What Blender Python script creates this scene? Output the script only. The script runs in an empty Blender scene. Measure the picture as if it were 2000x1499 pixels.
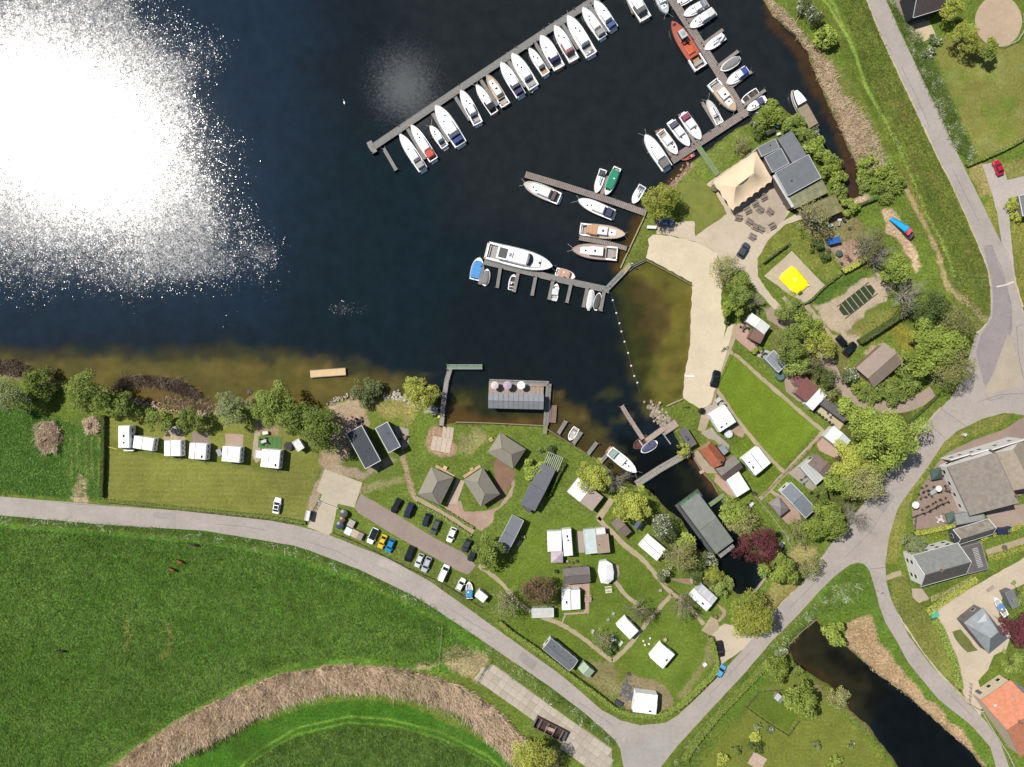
import bpy, math, random
import numpy as np
from mathutils import Vector
random.seed(7)
rng = np.random.default_rng(11)
sc = bpy.context.scene
COL = sc.collection
# ---------------------------------------------------------------- camera, sky, sun, exposure
S = 0.14            # metres per map unit (one map unit = one pixel of the survey photograph)
H = 190.0           # drone height
CX, CY = 1000.0, 749.5
cam_d = bpy.data.cameras.new('camera'); cam = bpy.data.objects.new('camera', cam_d); COL.objects.link(cam)
cam.location = (0, 0, H)
cam_d.sensor_width = 36; cam_d.sensor_fit = 'HORIZONTAL'
cam_d.lens = 36 * H / (2000 * S)
cam_d.clip_start = 1; cam_d.clip_end = 6000
sc.camera = cam
GX, GY = (150 - CX) * S, (CY - 268) * S      # where the sun glitters on the lake
SUN = Vector((GX, GY, H)).normalized()
world = bpy.data.worlds.new("World"); sc.world = world; world.use_nodes = True
wn = world.node_tree; wn.nodes.clear()
wout = wn.nodes.new('ShaderNodeOutputWorld'); wbg = wn.nodes.new('ShaderNodeBackground'); sky = wn.nodes.new('ShaderNodeTexSky')
sky.sky_type = 'NISHITA'; sky.sun_disc = False
sky.sun_elevation = math.asin(SUN.z); sky.sun_rotation = math.atan2(SUN.x, SUN.y)
wbg.inputs['Strength'].default_value = 0.068
tc = wn.nodes.new('ShaderNodeTexCoord')
def wnode(t, **k):
 n = wn.nodes.new(t)
 for a, b in k.items(): setattr(n, a, b)
 return n
cl_prev = sky.outputs[0]
for (dx, dy, rad, val) in ((-29, 80, .05, 110.0), (-24, 72, .035, 60.0)):
 d = Vector((dx, dy, H)).normalized()
 dist = wnode('ShaderNodeVectorMath', operation='DISTANCE'); dist.inputs[1].default_value = d
 wn.links.new(tc.outputs['Generated'], dist.inputs[0])
 nz = wnode('ShaderNodeTexNoise'); nz.inputs['Scale'].default_value = 7; nz.inputs['Detail'].default_value = 6
 wn.links.new(tc.outputs['Generated'], nz.inputs['Vector'])
 ad = wnode('ShaderNodeMath', operation='MULTIPLY_ADD'); ad.inputs[1].default_value = rad * 1.6; wn.links.new(nz.outputs[0], ad.inputs[0]); wn.links.new(dist.outputs['Value'], ad.inputs[2])
 mr = wnode('ShaderNodeMapRange', interpolation_type='SMOOTHERSTEP'); mr.inputs['From Min'].default_value = rad * 2.0; mr.inputs['From Max'].default_value = rad * .8
 wn.links.new(ad.outputs[0], mr.inputs['Value'])
 mx = wnode('ShaderNodeMix', data_type='RGBA'); mx.inputs['B'].default_value = (val, val, val * 1.03, 1)
 wn.links.new(mr.outputs[0], mx.inputs['Factor']); wn.links.new(cl_prev, mx.inputs['A']); cl_prev = mx.outputs['Result']
wn.links.new(cl_prev, wbg.inputs['Color']); wn.links.new(wbg.outputs[0], wout.inputs[0])
sun_d = bpy.data.lights.new('sun', 'SUN'); sun = bpy.data.objects.new('sun', sun_d); COL.objects.link(sun)
sun_d.energy = 5.0; sun_d.angle = math.radians(0.53); sun_d.color = (1.0, .955, .89)
sun.rotation_euler = SUN.to_track_quat('Z', 'Y').to_euler(); sun.location = SUN * 300
sc.view_settings.view_transform = 'Standard'; sc.view_settings.look = 'None'; sc.view_settings.gamma = 1
sc.view_settings.exposure = 0.25; sc.view_settings.use_curve_mapping = False
sc.render.engine = 'CYCLES'
sc.cycles.max_bounces = 5; sc.cycles.diffuse_bounces = 2; sc.cycles.glossy_bounces = 2; sc.cycles.transparent_max_bounces = 4
sc.cycles.sample_clamp_indirect = 3.0
sc.cycles.use_denoising = True
sc.cycles.caustics_reflective = False; sc.cycles.caustics_refractive = False
# ---------------------------------------------------------------- colour and materials
KLIT = 1.5        # how bright a flat sunlit surface of albedo 1 comes out
def lin1(v):
 v = v / 255.0
 return v / 12.92 if v <= .04045 else ((v + .055) / 1.055) ** 2.4
def C(r, g, b):
 return tuple(min(.8, lin1(v) / KLIT) for v in (r, g, b))
MATS = {}
def new_mat(name):
 m = bpy.data.materials.new(name); m.use_nodes = True; nt = m.node_tree; nt.nodes.clear()
 return m, nt
def mat(name, rgb, rough=.6, var=.15, scale=1.5, metallic=0.0, bump=0.0, stripe=None, spec=.4, seam=None):
 key = name
 if key in MATS: return MATS[key]
 m, nt = new_mat(name); N = nt.nodes; L = nt.links
 out = N.new('ShaderNodeOutputMaterial'); p = N.new('ShaderNodeBsdfPrincipled')
 p.inputs['Roughness'].default_value = rough; p.inputs['Metallic'].default_value = metallic
 p.inputs['Specular IOR Level'].default_value = spec
 t = N.new('ShaderNodeTexCoord')
 n1 = N.new('ShaderNodeTexNoise'); n1.inputs['Scale'].default_value = scale; n1.inputs['Detail'].default_value = 5; n1.inputs['Roughness'].default_value = .65
 L.new(t.outputs['Object'], n1.inputs['Vector'])
 mr = N.new('ShaderNodeMapRange'); mr.inputs['From Min'].default_value = .3; mr.inputs['From Max'].default_value = .7
 mr.inputs['To Min'].default_value = 1 - var; mr.inputs['To Max'].default_value = 1 + var
 L.new(n1.outputs[0], mr.inputs['Value'])
 oi = N.new('ShaderNodeObjectInfo'); mo = N.new('ShaderNodeMapRange'); mo.inputs['To Min'].default_value = 1 - var * .35; mo.inputs['To Max'].default_value = 1 + var * .35
 L.new(oi.outputs['Random'], mo.inputs['Value'])
 mu = N.new('ShaderNodeMath'); mu.operation = 'MULTIPLY'; L.new(mr.outputs[0], mu.inputs[0]); L.new(mo.outputs[0], mu.inputs[1])
 fac = mu.outputs[0]
 if stripe:
  axis, freq, amt = stripe
  w = N.new('ShaderNodeTexWave'); w.wave_type = 'BANDS'; w.bands_direction = axis; w.inputs['Scale'].default_value = freq
  w.inputs['Distortion'].default_value = .3
  L.new(t.outputs['Object'], w.inputs['Vector'])
  m2 = N.new('ShaderNodeMapRange'); m2.inputs['To Min'].default_value = 1 - amt; m2.inputs['To Max'].default_value = 1 + amt * .4
  L.new(w.outputs['Fac'], m2.inputs['Value'])
  m3 = N.new('ShaderNodeMath'); m3.operation = 'MULTIPLY'; L.new(fac, m3.inputs[0]); L.new(m2.outputs[0], m3.inputs[1]); fac = m3.outputs[0]
 vm = N.new('ShaderNodeVectorMath'); vm.operation = 'SCALE'; vm.inputs[0].default_value = rgb
 L.new(fac, vm.inputs['Scale']); L.new(vm.outputs[0], p.inputs['Base Color'])
 if bump:
  b = N.new('ShaderNodeBump'); b.inputs['Strength'].default_value = bump; b.inputs['Distance'].default_value = .08
  n2 = N.new('ShaderNodeTexNoise'); n2.inputs['Scale'].default_value = scale * 5; n2.inputs['Detail'].default_value = 3
  L.new(t.outputs['Object'], n2.inputs['Vector']); L.new(n2.outputs[0], b.inputs['Height']); L.new(b.outputs[0], p.inputs['Normal'])
 L.new(p.outputs[0], out.inputs[0])
 MATS[key] = m
 return m
def pm(r, g, b, rough=.5, var=.12, **k):
 return mat('paint_%d_%d_%d_%d' % (r, g, b, int(rough * 10)), C(r, g, b), rough, var, **k)
def glass():
 return mat('window_glass', (.012, .016, .02), .08, .1, 2, spec=.8)
WHITE = lambda: mat('white_gelcoat', (.82, .82, .81), .35, .035, .8)
OFFW = lambda: mat('cream_paint', (.72, .70, .64), .5, .06, .8)
DARKRUB = lambda: mat('black_rubber', (.015, .015, .016), .7, .2, 3)
STEEL = lambda: mat('dull_steel', (.35, .36, .36), .4, .15, 3, metallic=.6)
WOODP = lambda: mat('weathered_wood', C(150, 135, 122), .8, .22, 3, bump=.3, stripe=('X', 6, .15))
# ---------------------------------------------------------------- geometry helpers
def W(px, py, z=0.0):
 k = (H - z) / H
 return ((px - CX) * S * k, (CY - py) * S * k)
class MB:
 def __init__(s): s.v = []; s.f = []
 def add(s, vs, fs):
  o = len(s.v); s.v += [tuple(v) for v in vs]; s.f += [tuple(i + o for i in f) for f in fs]
 def box(s, c, d, r=0.0, taper=1.0):
  x, y, z = c; a, b, h = d[0] / 2, d[1] / 2, d[2] / 2
  co, si = math.cos(r), math.sin(r); vs = []
  for (sx, sy, sz) in ((-1,-1,-1),(1,-1,-1),(1,1,-1),(-1,1,-1),(-1,-1,1),(1,-1,1),(1,1,1),(-1,1,1)):
   k = taper if sz > 0 else 1
   px, py = sx * a * k, sy * b * k
   vs.append((x + px * co - py * si, y + px * si + py * co, z + sz * h))
  s.add(vs, [(3,2,1,0),(4,5,6,7),(0,1,5,4),(1,2,6,5),(2,3,7,6),(3,0,4,7)])
 def prism(s, poly, z0, z1, inset=0.0):
  n = len(poly)
  a = sum(poly[i][0] * poly[(i+1) % n][1] - poly[(i+1) % n][0] * poly[i][1] for i in range(n))
  if a < 0: poly = poly[::-1]
  cx = sum(p[0] for p in poly) / n; cy = sum(p[1] for p in poly) / n
  top = poly
  if inset:
   top = []
   for p in poly:
    d = math.hypot(p[0] - cx, p[1] - cy) or 1; k = max(0, 1 - inset / d)
    top.append((cx + (p[0] - cx) * k, cy + (p[1] - cy) * k))
  vs = [(p[0], p[1], z0) for p in poly] + [(p[0], p[1], z1) for p in top]
  fs = [tuple(range(n - 1, -1, -1)), tuple(range(n, 2 * n))]
  fs += [(i, (i+1) % n, n + (i+1) % n, n + i) for i in range(n)]
  s.add(vs, fs)
 def tube(s, p0, p1, r, n=6, r1=None):
  r1 = r if r1 is None else r1
  p0 = Vector(p0); p1 = Vector(p1); d = (p1 - p0)
  if d.length < 1e-6: return
  d.normalize(); a = d.orthogonal().normalized(); b = d.cross(a)
  vs = []
  for (p, q) in ((p0, r), (p1, r1)):
   for i in range(n):
    t = 2 * math.pi * i / n; vs.append(p + (a * math.cos(t) + b * math.sin(t)) * q)
  fs = [(i, (i+1) % n, n + (i+1) % n, n + i) for i in range(n)] + [tuple(range(n-1, -1, -1)), tuple(range(n, 2*n))]
  s.add(vs, fs)
 def cyl(s, c, r, h, n=16, r1=None):
  s.tube((c[0], c[1], c[2]), (c[0], c[1], c[2] + h), r, n, r1)
 def loft(s, rings, cap=True, closed=True):
  n = len(rings[0]); o = len(s.v)
  for r in rings: s.v += [tuple(p) for p in r]
  for k in range(len(rings) - 1):
   for i in range(n if closed else n - 1):
    j = (i + 1) % n
    s.f.append((o + k*n + i, o + k*n + j, o + (k+1)*n + j, o + (k+1)*n + i))
  if cap:
   s.f.append(tuple(o + i for i in range(n - 1, -1, -1))); s.f.append(tuple(o + (len(rings)-1)*n + i for i in range(n)))
 def build(s, name, m, parent=None, loc=None, smooth=False, rz=None):
  me = bpy.data.meshes.new(name); me.from_pydata(s.v, [], s.f)
  if smooth:
   me.polygons.foreach_set('use_smooth', [True] * len(me.polygons))
  me.materials.append(m)
  o = bpy.data.objects.new(name, me); COL.objects.link(o)
  if parent is not None: o.parent = parent
  if loc is not None: o.location = loc
  if rz is not None: o.rotation_euler = (0, 0, rz)
  return o
def np_mesh(name, V, F, m, smooth=False, parent=None):
 me = bpy.data.meshes.new(name); V = np.ascontiguousarray(V, dtype=np.float32); F = np.ascontiguousarray(F, dtype=np.int32)
 me.vertices.add(len(V)); me.vertices.foreach_set('co', V.ravel())
 k = F.shape[1]; me.loops.add(F.size); me.loops.foreach_set('vertex_index', F.ravel())
 me.polygons.add(len(F)); me.polygons.foreach_set('loop_start', np.arange(0, F.size, k, dtype=np.int32))
 me.polygons.foreach_set('loop_total', np.full(len(F), k, dtype=np.int32))
 if smooth: me.polygons.foreach_set('use_smooth', np.ones(len(F), dtype=bool))
 me.update(calc_edges=True)
 if m: me.materials.append(m)
 if name is None: return me
 o = bpy.data.objects.new(name, me); COL.objects.link(o)
 if parent is not None: o.parent = parent
 return o
def tag(o, label=None, cat=None, group=None, kind=None):
 if label: o['label'] = label
 if cat: o['category'] = cat
 if group: o['group'] = group
 if kind: o['kind'] = kind
 return o
def thing(name, label, cat, loc=(0, 0, 0), rz=0.0, group=None):
 o = bpy.data.objects.new(name, None); COL.objects.link(o); o.empty_display_size = .3
 o.location = loc if len(loc) == 3 else (loc[0], loc[1], 0); o.rotation_euler = (0, 0, rz)
 return tag(o, label, cat, group)
def rect(c4, z=0.0):
 P = [Vector(W(x, y, z)) for x, y in c4]
 c = sum(P, Vector((0, 0))) / 4
 u = ((P[1] - P[0]) + (P[2] - P[3])) / 2; v = ((P[3] - P[0]) + (P[2] - P[1])) / 2
 return c.x, c.y, u.length, v.length, math.atan2(u.y, u.x)
def resample(pts, step, jit=0.0, closed=False, seed=0):
 r = random.Random(seed); out = []
 n = len(pts)
 for i in range(n if closed else n - 1):
  a = pts[i]; b = pts[(i+1) % n]; L = math.hypot(b[0]-a[0], b[1]-a[1]); k = max(1, int(L / step))
  nx, ny = -(b[1]-a[1]) / (L or 1), (b[0]-a[0]) / (L or 1)
  for j in range(k):
   t = j / k; d = r.uniform(-jit, jit) if j or closed else 0
   out.append((a[0] + (b[0]-a[0]) * t + nx * d, a[1] + (b[1]-a[1]) * t + ny * d))
 if not closed: out.append(tuple(pts[-1]))
 return out
def smooth_line(pts, k=6):
 out = []
 P = [pts[0]] + list(pts) + [pts[-1]]
 for i in range(1, len(P) - 2):
  for j in range(k):
   t = j / k; a, b, c, d = P[i-1], P[i], P[i+1], P[i+2]
   out.append(tuple(.5 * ((2*b[q]) + (-a[q] + c[q]) * t + (2*a[q] - 5*b[q] + 4*c[q] - d[q]) * t*t + (-a[q] + 3*b[q] - 3*c[q] + d[q]) * t**3) for q in (0, 1)))
 out.append(tuple(pts[-1]))
 return out
from mathutils.geometry import tessellate_polygon
def sheet(name, poly_px, z, m, jit=.06, step=1.5, kind='structure', thick=0.0, parent=None, smooth=False):
 if smooth: poly_px = smooth_line(list(poly_px) + [poly_px[0]])[:-1]
 P = resample([W(x, y) for x, y in poly_px], step, jit, True, seed=len(poly_px))
 t = tessellate_polygon([[Vector((x, y, 0)) for x, y in P]])
 mb = MB(); n = len(P)
 vs = [(x, y, z) for x, y in P]; fs = []
 for a, b, c in t:
  ar = (P[b][0]-P[a][0]) * (P[c][1]-P[a][1]) - (P[c][0]-P[a][0]) * (P[b][1]-P[a][1])
  fs.append((a, b, c) if ar > 0 else (c, b, a))
 mb.add(vs, fs)
 if thick:
  ar = sum(P[i][0] * P[(i+1) % n][1] - P[(i+1) % n][0] * P[i][1] for i in range(n))
  vs2 = [(x, y, z) for x, y in P] + [(x, y, z - thick) for x, y in P]
  f2 = [(i, (i+1) % n, n + (i+1) % n, n + i) for i in range(n)]
  if ar > 0: f2 = [f[::-1] for f in f2]
  mb.add(vs2, f2)
 o = mb.build(name, m, parent)
 if kind: o['kind'] = kind
 return o
def strip_poly(pts, w):
 L = []; R = []
 n = len(pts)
 for i in range(n):
  a = pts[max(0, i-1)]; b = pts[min(n-1, i+1)]; d = math.hypot(b[0]-a[0], b[1]-a[1]) or 1
  nx, ny = -(b[1]-a[1]) / d, (b[0]-a[0]) / d
  L.append((pts[i][0] + nx*w/2, pts[i][1] + ny*w/2)); R.append((pts[i][0] - nx*w/2, pts[i][1] - ny*w/2))
 return L + R[::-1]
# ---------------------------------------------------------------- land, lake bed and water
_LAT = rng.random((512, 512)).astype(np.float32)
def vnoise(x, y, sc_, seed=0):
 x = x / sc_ + seed * 17.3; y = y / sc_ + seed * 41.7
 xi = np.floor(x).astype(np.int64); yi = np.floor(y).astype(np.int64); fx = x - xi; fy = y - yi
 fx = fx * fx * (3 - 2 * fx); fy = fy * fy * (3 - 2 * fy)
 a = _LAT[xi & 511, yi & 511]; b = _LAT[(xi + 1) & 511, yi & 511]; c = _LAT[xi & 511, (yi + 1) & 511]; d = _LAT[(xi + 1) & 511, (yi + 1) & 511]
 return (a * (1-fx) + b * fx) * (1-fy) + (c * (1-fx) + d * fx) * fy - .5
def fbm(x, y, sc_, seed=0, o=3):
 r = 0; a = 1.0
 for i in range(o): r = r + a * vnoise(x, y, sc_ / 2**i, seed + i * 3); a *= .5
 return r
def seg_dist(x, y, pts, closed):
 d2 = np.full(x.shape, 1e12, dtype=np.float32); n = len(pts)
 for i in range(n if closed else n - 1):
  ax, ay = pts[i]; bx, by = pts[(i+1) % n]; ex, ey = bx-ax, by-ay; L = ex*ex + ey*ey or 1e-9
  t = np.clip(((x-ax)*ex + (y-ay)*ey) / L, 0, 1); dx = x-ax-t*ex; dy = y-ay-t*ey
  np.minimum(d2, dx*dx + dy*dy, out=d2)
 return np.sqrt(d2)
def inside(x, y, pts):
 r = np.zeros(x.shape, dtype=bool); n = len(pts)
 for i in range(n):
  ax, ay = pts[i]; bx, by = pts[(i+1) % n]
  if ay == by: continue
  c = ((ay > y) != (by > y)) & (x < (bx-ax) * (y-ay) / (by-ay) + ax)
  r ^= c
 return r
def sdf(x, y, pts):
 d = seg_dist(x, y, pts, True)
 return np.where(inside(x, y, pts), d, -d)
class Grid:
 def __init__(g, x0, x1, y0, y1, step, far=2500):
  def ax(a, b):
   k = [0]; d = step
   while k[-1] < far: d *= 1.22; k.append(k[-1] + d)
   k = np.array(k[1:]); return np.concatenate([a - k[::-1], np.arange(a, b, step), b + k])
  xs = ax(x0, x1); ys = ax(y0, y1); g.nx, g.ny = len(xs), len(ys)
  X, Y = np.meshgrid(xs, ys); g.X = X.ravel().astype(np.float32); g.Y = Y.ravel().astype(np.float32)
  g.px = g.X / S + CX; g.py = CY - g.Y / S; g.Z = np.zeros_like(g.X)
  g.col = np.zeros((len(g.X), 3), dtype=np.float32); g.shag = np.full(len(g.X), .8, dtype=np.float32)
 def paint(g, rgb, pts, soft=6, amp=6, alpha=1.0, nsc=14, line=None, seed=0):
  xs = [p[0] for p in pts]; ys = [p[1] for p in pts]; m = soft + amp * 2 + (line or 0) + 2
  k = np.nonzero((g.px > min(xs)-m) & (g.px < max(xs)+m) & (g.py > min(ys)-m) & (g.py < max(ys)+m))[0]
  if not len(k): return
  x, y = g.px[k], g.py[k]
  d = (line / 2 - seg_dist(x, y, pts, False)) if line else sdf(x, y, pts)
  if amp: d = d + fbm(x, y, nsc, seed + len(pts)) * amp * 1.6
  a = np.clip(d / soft + .5, 0, 1); a = a * a * (3 - 2*a) * alpha
  g.col[k] = g.col[k] * (1 - a[:, None]) + np.array(rgb, dtype=np.float32) * a[:, None]
 def mesh(g, name, m, smooth=True):
  i = np.arange(g.ny - 1)[:, None] * g.nx + np.arange(g.nx - 1)[None]
  F = np.stack([i, i + 1, i + 1 + g.nx, i + g.nx], -1).reshape(-1, 4)
  o = np_mesh(name, np.stack([g.X, g.Y, g.Z], 1), F, m, smooth)
  a2 = o.data.attributes.new('shag', 'FLOAT', 'POINT'); a2.data.foreach_set('value', g.shag)
  at = o.data.attributes.new('tone', 'FLOAT_COLOR', 'POINT')
  at.data.foreach_set('color', np.concatenate([g.col, np.ones((len(g.col), 1), np.float32)], 1).ravel())
  return o
LAKE = [(-20000, -20000), (1400, -20000), (1440, -300), (1478, -60), (1492, 0), (1512, 30), (1556, 70), (1583, 110), (1598, 150), (1620, 200), (1645, 260), (1668, 310), (1680, 345),
 (1684, 380), (1662, 395), (1648, 380), (1642, 352), (1622, 318), (1600, 280), (1572, 255), (1552, 228), (1528, 206), (1500, 206), (1480, 216), (1466, 236), (1440, 250), (1400, 280), (1372, 300), (1348, 320),
 (1326, 345), (1300, 368), (1270, 395), (1259, 422), (1236, 470), (1210, 525), (1216, 540), (1240, 518), (1262, 507), (1308, 532), (1354, 558), (1355, 600), (1352, 680), (1340, 740), (1333, 778), (1302, 792), (1276, 788), (1270, 800),
 (1288, 818), (1303, 828), (1316, 845), (1330, 872), (1351, 888), (1372, 922), (1390, 942), (1402, 962), (1412, 985), (1430, 1030), (1452, 1062), (1478, 1092), (1497, 1125), (1470, 1163), (1440, 1165), (1425, 1145), (1400, 1118),
 (1384, 1092), (1358, 1060), (1332, 1018), (1300, 990), (1270, 962), (1245, 950), (1222, 938), (1198, 925), (1172, 900), (1120, 870), (1070, 840), (1062, 832), (888, 826), (866, 830), (855, 800), (840, 795), (815, 790), (780, 772),
 (730, 780), (710, 780), (680, 776), (658, 780), (640, 791), (630, 801), (600, 803), (560, 782), (520, 774), (495, 765), (487, 775), (470, 790), (420, 800), (387, 806), (340, 805), (312, 797), (267, 785), (240, 767), (200, 760), (130, 745), (60, 736),
 (0, 722), (-120, 715), (-20000, 700)]
POND = [(1594, 1210), (1612, 1226), (1642, 1254), (1700, 1305), (1798, 1380), (1897, 1470), (1990, 1580), (2400, 2100), (2100, 2300), (1830, 1620), (1747, 1485), (1725, 1457), (1697, 1420), (1660, 1388), (1640, 1357),
 (1615, 1337), (1587, 1320), (1552, 1298), (1541, 1262), (1566, 1232)]
G = Grid(-143, 143, -108.5, 108.5, 0.36)
nearm = (abs(G.X) < 147) & (abs(G.Y) < 112)
dl = sdf(G.px, G.py, LAKE); dp = sdf(G.px, G.py, POND)
dw = np.maximum(dl, dp) * S + np.where(nearm, fbm(G.X, G.Y, 3.2, 2) * .7, 0)
G.Z = np.where(dw < -1.3, 0.0, np.where(dw < 0, -.5 * (dw + 1.3) / 1.3, -.5 - np.minimum(dw * .22, 6))).astype(np.float32)
G.Z += np.where(dw < -1.5, fbm(G.X, G.Y, 9, 4) * .012, 0)
g = G
g.col[:] = C(106, 124, 50)
FIELD_W = [(-20000, 1012), (0, 1012), (200, 1026), (400, 1041), (575, 1070), (700, 1115), (800, 1162), (900, 1215), (960, 1275), (940, 1320), (860, 1315), (780, 1300), (700, 1296), (600, 1310), (500, 1345), (400, 1405), (300, 1470), (150, 1560), (-300, 2500), (-20000, 2500)]
g.paint(C(80, 122, 40), FIELD_W, 6, 2); g.paint(C(94, 134, 42), [(560, 1180), (700, 1150), (800, 1190), (900, 1240), (930, 1280), (840, 1296), (700, 1284), (560, 1296), (470, 1320), (480, 1240)], 70, 20, .75, 40)
for i in range(170):
 x, y = rng.uniform(-100, 880), rng.uniform(1050, 1499); r = rng.uniform(8, 30) if i % 2 else rng.uniform(20, 60)
 bl = [(x + r * math.cos(a) * rng.uniform(.8, 1.9), y + r * math.sin(a) * rng.uniform(.5, 1)) for a in np.linspace(0, 5.6, 8)]
 if y < 1020 + max(0, x - 300) * .32 or y > 1560 - x * .33: continue
 g.paint([C(94, 130, 54), C(62, 98, 32), C(104, 138, 60), C(76, 120, 38)][i % 4], bl, r * .7, 12, .6, 14, seed=i)
for pts, w in (([(247, 1215), (252, 1235), (245, 1270)], 10), ([(330, 1222), (333, 1250), (322, 1285)], 13)):
 g.paint(C(140, 140, 75), pts, 5, 4, .85, 9, line=w)
g.paint(C(122, 130, 52), [(0, 1022), (200, 1036), (400, 1052), (570, 1082), (690, 1130), (800, 1182), (890, 1232), (940, 1272)], 5, 2, .6, 12, line=4)
g.paint(C(96, 128, 44), [(0, 1590), (200, 1499), (330, 1420), (440, 1350), (540, 1305), (640, 1283), (740, 1288), (850, 1306)], 7, 3, .75, 12, line=9)
g.paint(C(70, 100, 36), [(-200, 990), (0, 1010), (300, 1034), (560, 1066), (680, 1105), (800, 1160), (900, 1212), (1000, 1282), (1100, 1362), (1200, 1450)], 5, 3, .9, 8, line=15)
FIELD_S = [(200, 2500), (330, 1499), (400, 1462), (500, 1414), (600, 1380), (700, 1366), (800, 1378), (900, 1425), (1000, 1478), (1040, 1560), (1100, 2500)]
g.paint(C(68, 110, 32), FIELD_S, 8, 3)
for off in (0, 13, 44, 57, 92):
 g.paint(C(120, 156, 60) if off < 40 else C(88, 128, 42), [(440, 1530 + off), (500, 1470 + off), (580, 1422 + off), (680, 1400 + off * .9), (760, 1405 + off * .9), (860, 1430 + off), (950, 1475 + off), (990, 1510 + off)], 3.5, 1, .9, 10, line=4)
for i in range(30):
 x, y = rng.uniform(480, 960), rng.uniform(1425, 1560); r = rng.uniform(14, 40)
 g.paint([C(80, 112, 42), C(54, 86, 28)][i % 2], [(x + r * math.cos(a) * 1.5, y + r * math.sin(a) * .7) for a in np.linspace(0, 5.6, 8)], 22, 10, .5, 16, seed=i)
for k in range(9):
 a_ = 1190 + k * 17; g.paint(C(98, 128, 48) if k % 2 else C(60, 92, 32), [(330 + k * 9, a_ + 150), (520 + k * 6, a_ + 62), (700, a_ + 10), (880 - k * 8, a_ - 10 + k * 3)], 6, 4, .35, 20, line=5, seed=k)
REED = [(180, 1520), (215, 1499), (300, 1440), (333, 1418), (400, 1379), (500, 1334), (560, 1316), (640, 1301), (740, 1302), (830, 1318), (900, 1340), (960, 1380), (1020, 1440), (1090, 1499), (1100, 1540), (1010, 1500), (960, 1450), (900, 1388), (820, 1358), (720, 1346), (640, 1348), (560, 1370), (500, 1397), (400, 1448), (310, 1499), (280, 1520)]
g.paint(C(172, 148, 118), REED, 8, 5)
g.paint(C(106, 84, 66), [(330, 1470), (420, 1412), (520, 1362), (620, 1336), (740, 1334), (840, 1350), (930, 1386), (1010, 1450)], 14, 10, .6, 14, line=20)
g.paint(C(176, 156, 122), [(820, 1298), (860, 1296), (840, 1310), (800, 1308)], 10, 6, .9)
g.paint(C(178, 158, 120), [(865, 1268), (900, 1262), (950, 1280), (948, 1300), (930, 1330), (890, 1312), (862, 1296)], 12, 8, .85)
g.paint(C(182, 164, 128), [(958, 1448), (975, 1455), (992, 1475), (1000, 1490)], 8, 6, .8, line=9)
g.paint(C(62, 98, 36), [(-300, 780), (0, 800), (60, 800), (140, 830), (190, 860), (190, 975), (0, 965), (-300, 960)], 8, 6)
g.paint(C(74, 108, 42), [(120, 830), (190, 840), (195, 975), (130, 975)], 8, 8)
g.paint(C(190, 165, 135), [(140, 985), (146, 950), (158, 925), (170, 950), (172, 985)], 6, 6, .9, 8)
for k in (138, 150, 167, 178): g.paint(C(150, 150, 92), [(k, 850), (k + 2, 935)], 3, 3, .6, 6, line=3)
LAWN = [(203, 815), (260, 800), (420, 815), (560, 800), (660, 870), (625, 920), (605, 1010), (590, 1022), (400, 1000), (203, 976)]
g.paint(C(132, 136, 66), LAWN, 8, 3)
for i in range(26):
 y = 885 + i * 5.2; g.paint(C(142, 142, 78) if i % 2 else C(122, 128, 58), [(210, y + 3), (330, y + 4), (450, y + 2), (600, y + 9)], 4, 2, .5, 10, line=3, seed=i)
g.paint(C(108, 118, 48), [(205, 880), (560, 925), (560, 905), (205, 862)], 9, 6, .8)
g.paint(C(170, 150, 122), [(640, 795), (680, 778), (712, 785), (722, 830), (700, 860), (672, 900), (645, 935), (620, 900), (650, 850), (632, 815)], 8, 5)
g.paint(C(176, 158, 132), [(600, 1010), (610, 960), (628, 915), (660, 908), (700, 915), (712, 925), (760, 890), (775, 900), (720, 940), (640, 925), (625, 960), (612, 1020)], 5, 4)
g.paint(C(176, 160, 132), [(320, 830), (360, 835), (360, 862), (320, 860)], 5, 4, .9)
g.paint(C(176, 150, 125), [(500, 820), (545, 830), (545, 850), (500, 845)], 7, 5, .8)
g.paint(C(150, 122, 88), [(300, 800), (390, 812), (470, 800), (500, 780), (470, 770), (400, 790), (300, 780), (240, 762), (230, 775)], 7, 4, .85)
g.paint(C(160, 140, 100), [(-60, 725), (60, 742), (130, 752), (215, 764)], 6, 4, .7, line=10)
g.paint(C(148, 140, 82), [(715, 790), (790, 780), (820, 800), (800, 830), (735, 810)], 12, 8, .9)
g.paint(C(190, 180, 160), [(752, 772), (790, 780), (820, 795), (852, 806)], 4, 4, .8, 7, line=9)
g.paint(C(106, 124, 52), [(700, 940), (770, 900), (860, 880), (1000, 880), (1060, 850), (1150, 900), (1200, 950), (1180, 1010), (1050, 1020), (1000, 1100), (900, 1060), (800, 990), (700, 960)], 10, 6, .9)
g.paint(C(152, 146, 98), [(895, 850), (935, 840), (950, 860), (915, 890), (895, 880)], 12, 8, .8)
g.paint(C(160, 150, 112), [(700, 960), (760, 942), (790, 935)], 8, 6, .6, line=14)
g.paint(C(168, 140, 116), [(830, 862), (842, 835), (860, 832), (870, 850), (892, 870), (890, 890), (860, 892), (834, 880)], 4, 3)
g.paint(C(172, 148, 122), [(786, 890), (796, 930), (806, 962), (814, 975)], 3, 2, .95, 8, line=10)
g.paint(C(106, 126, 48), [(960, 1100), (1060, 1020), (1180, 1010), (1290, 1120), (1320, 1160), (1390, 1230), (1400, 1300), (1330, 1385), (1290, 1400), (1230, 1395), (1100, 1300), (980, 1210), (930, 1150)], 10, 6)
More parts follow.
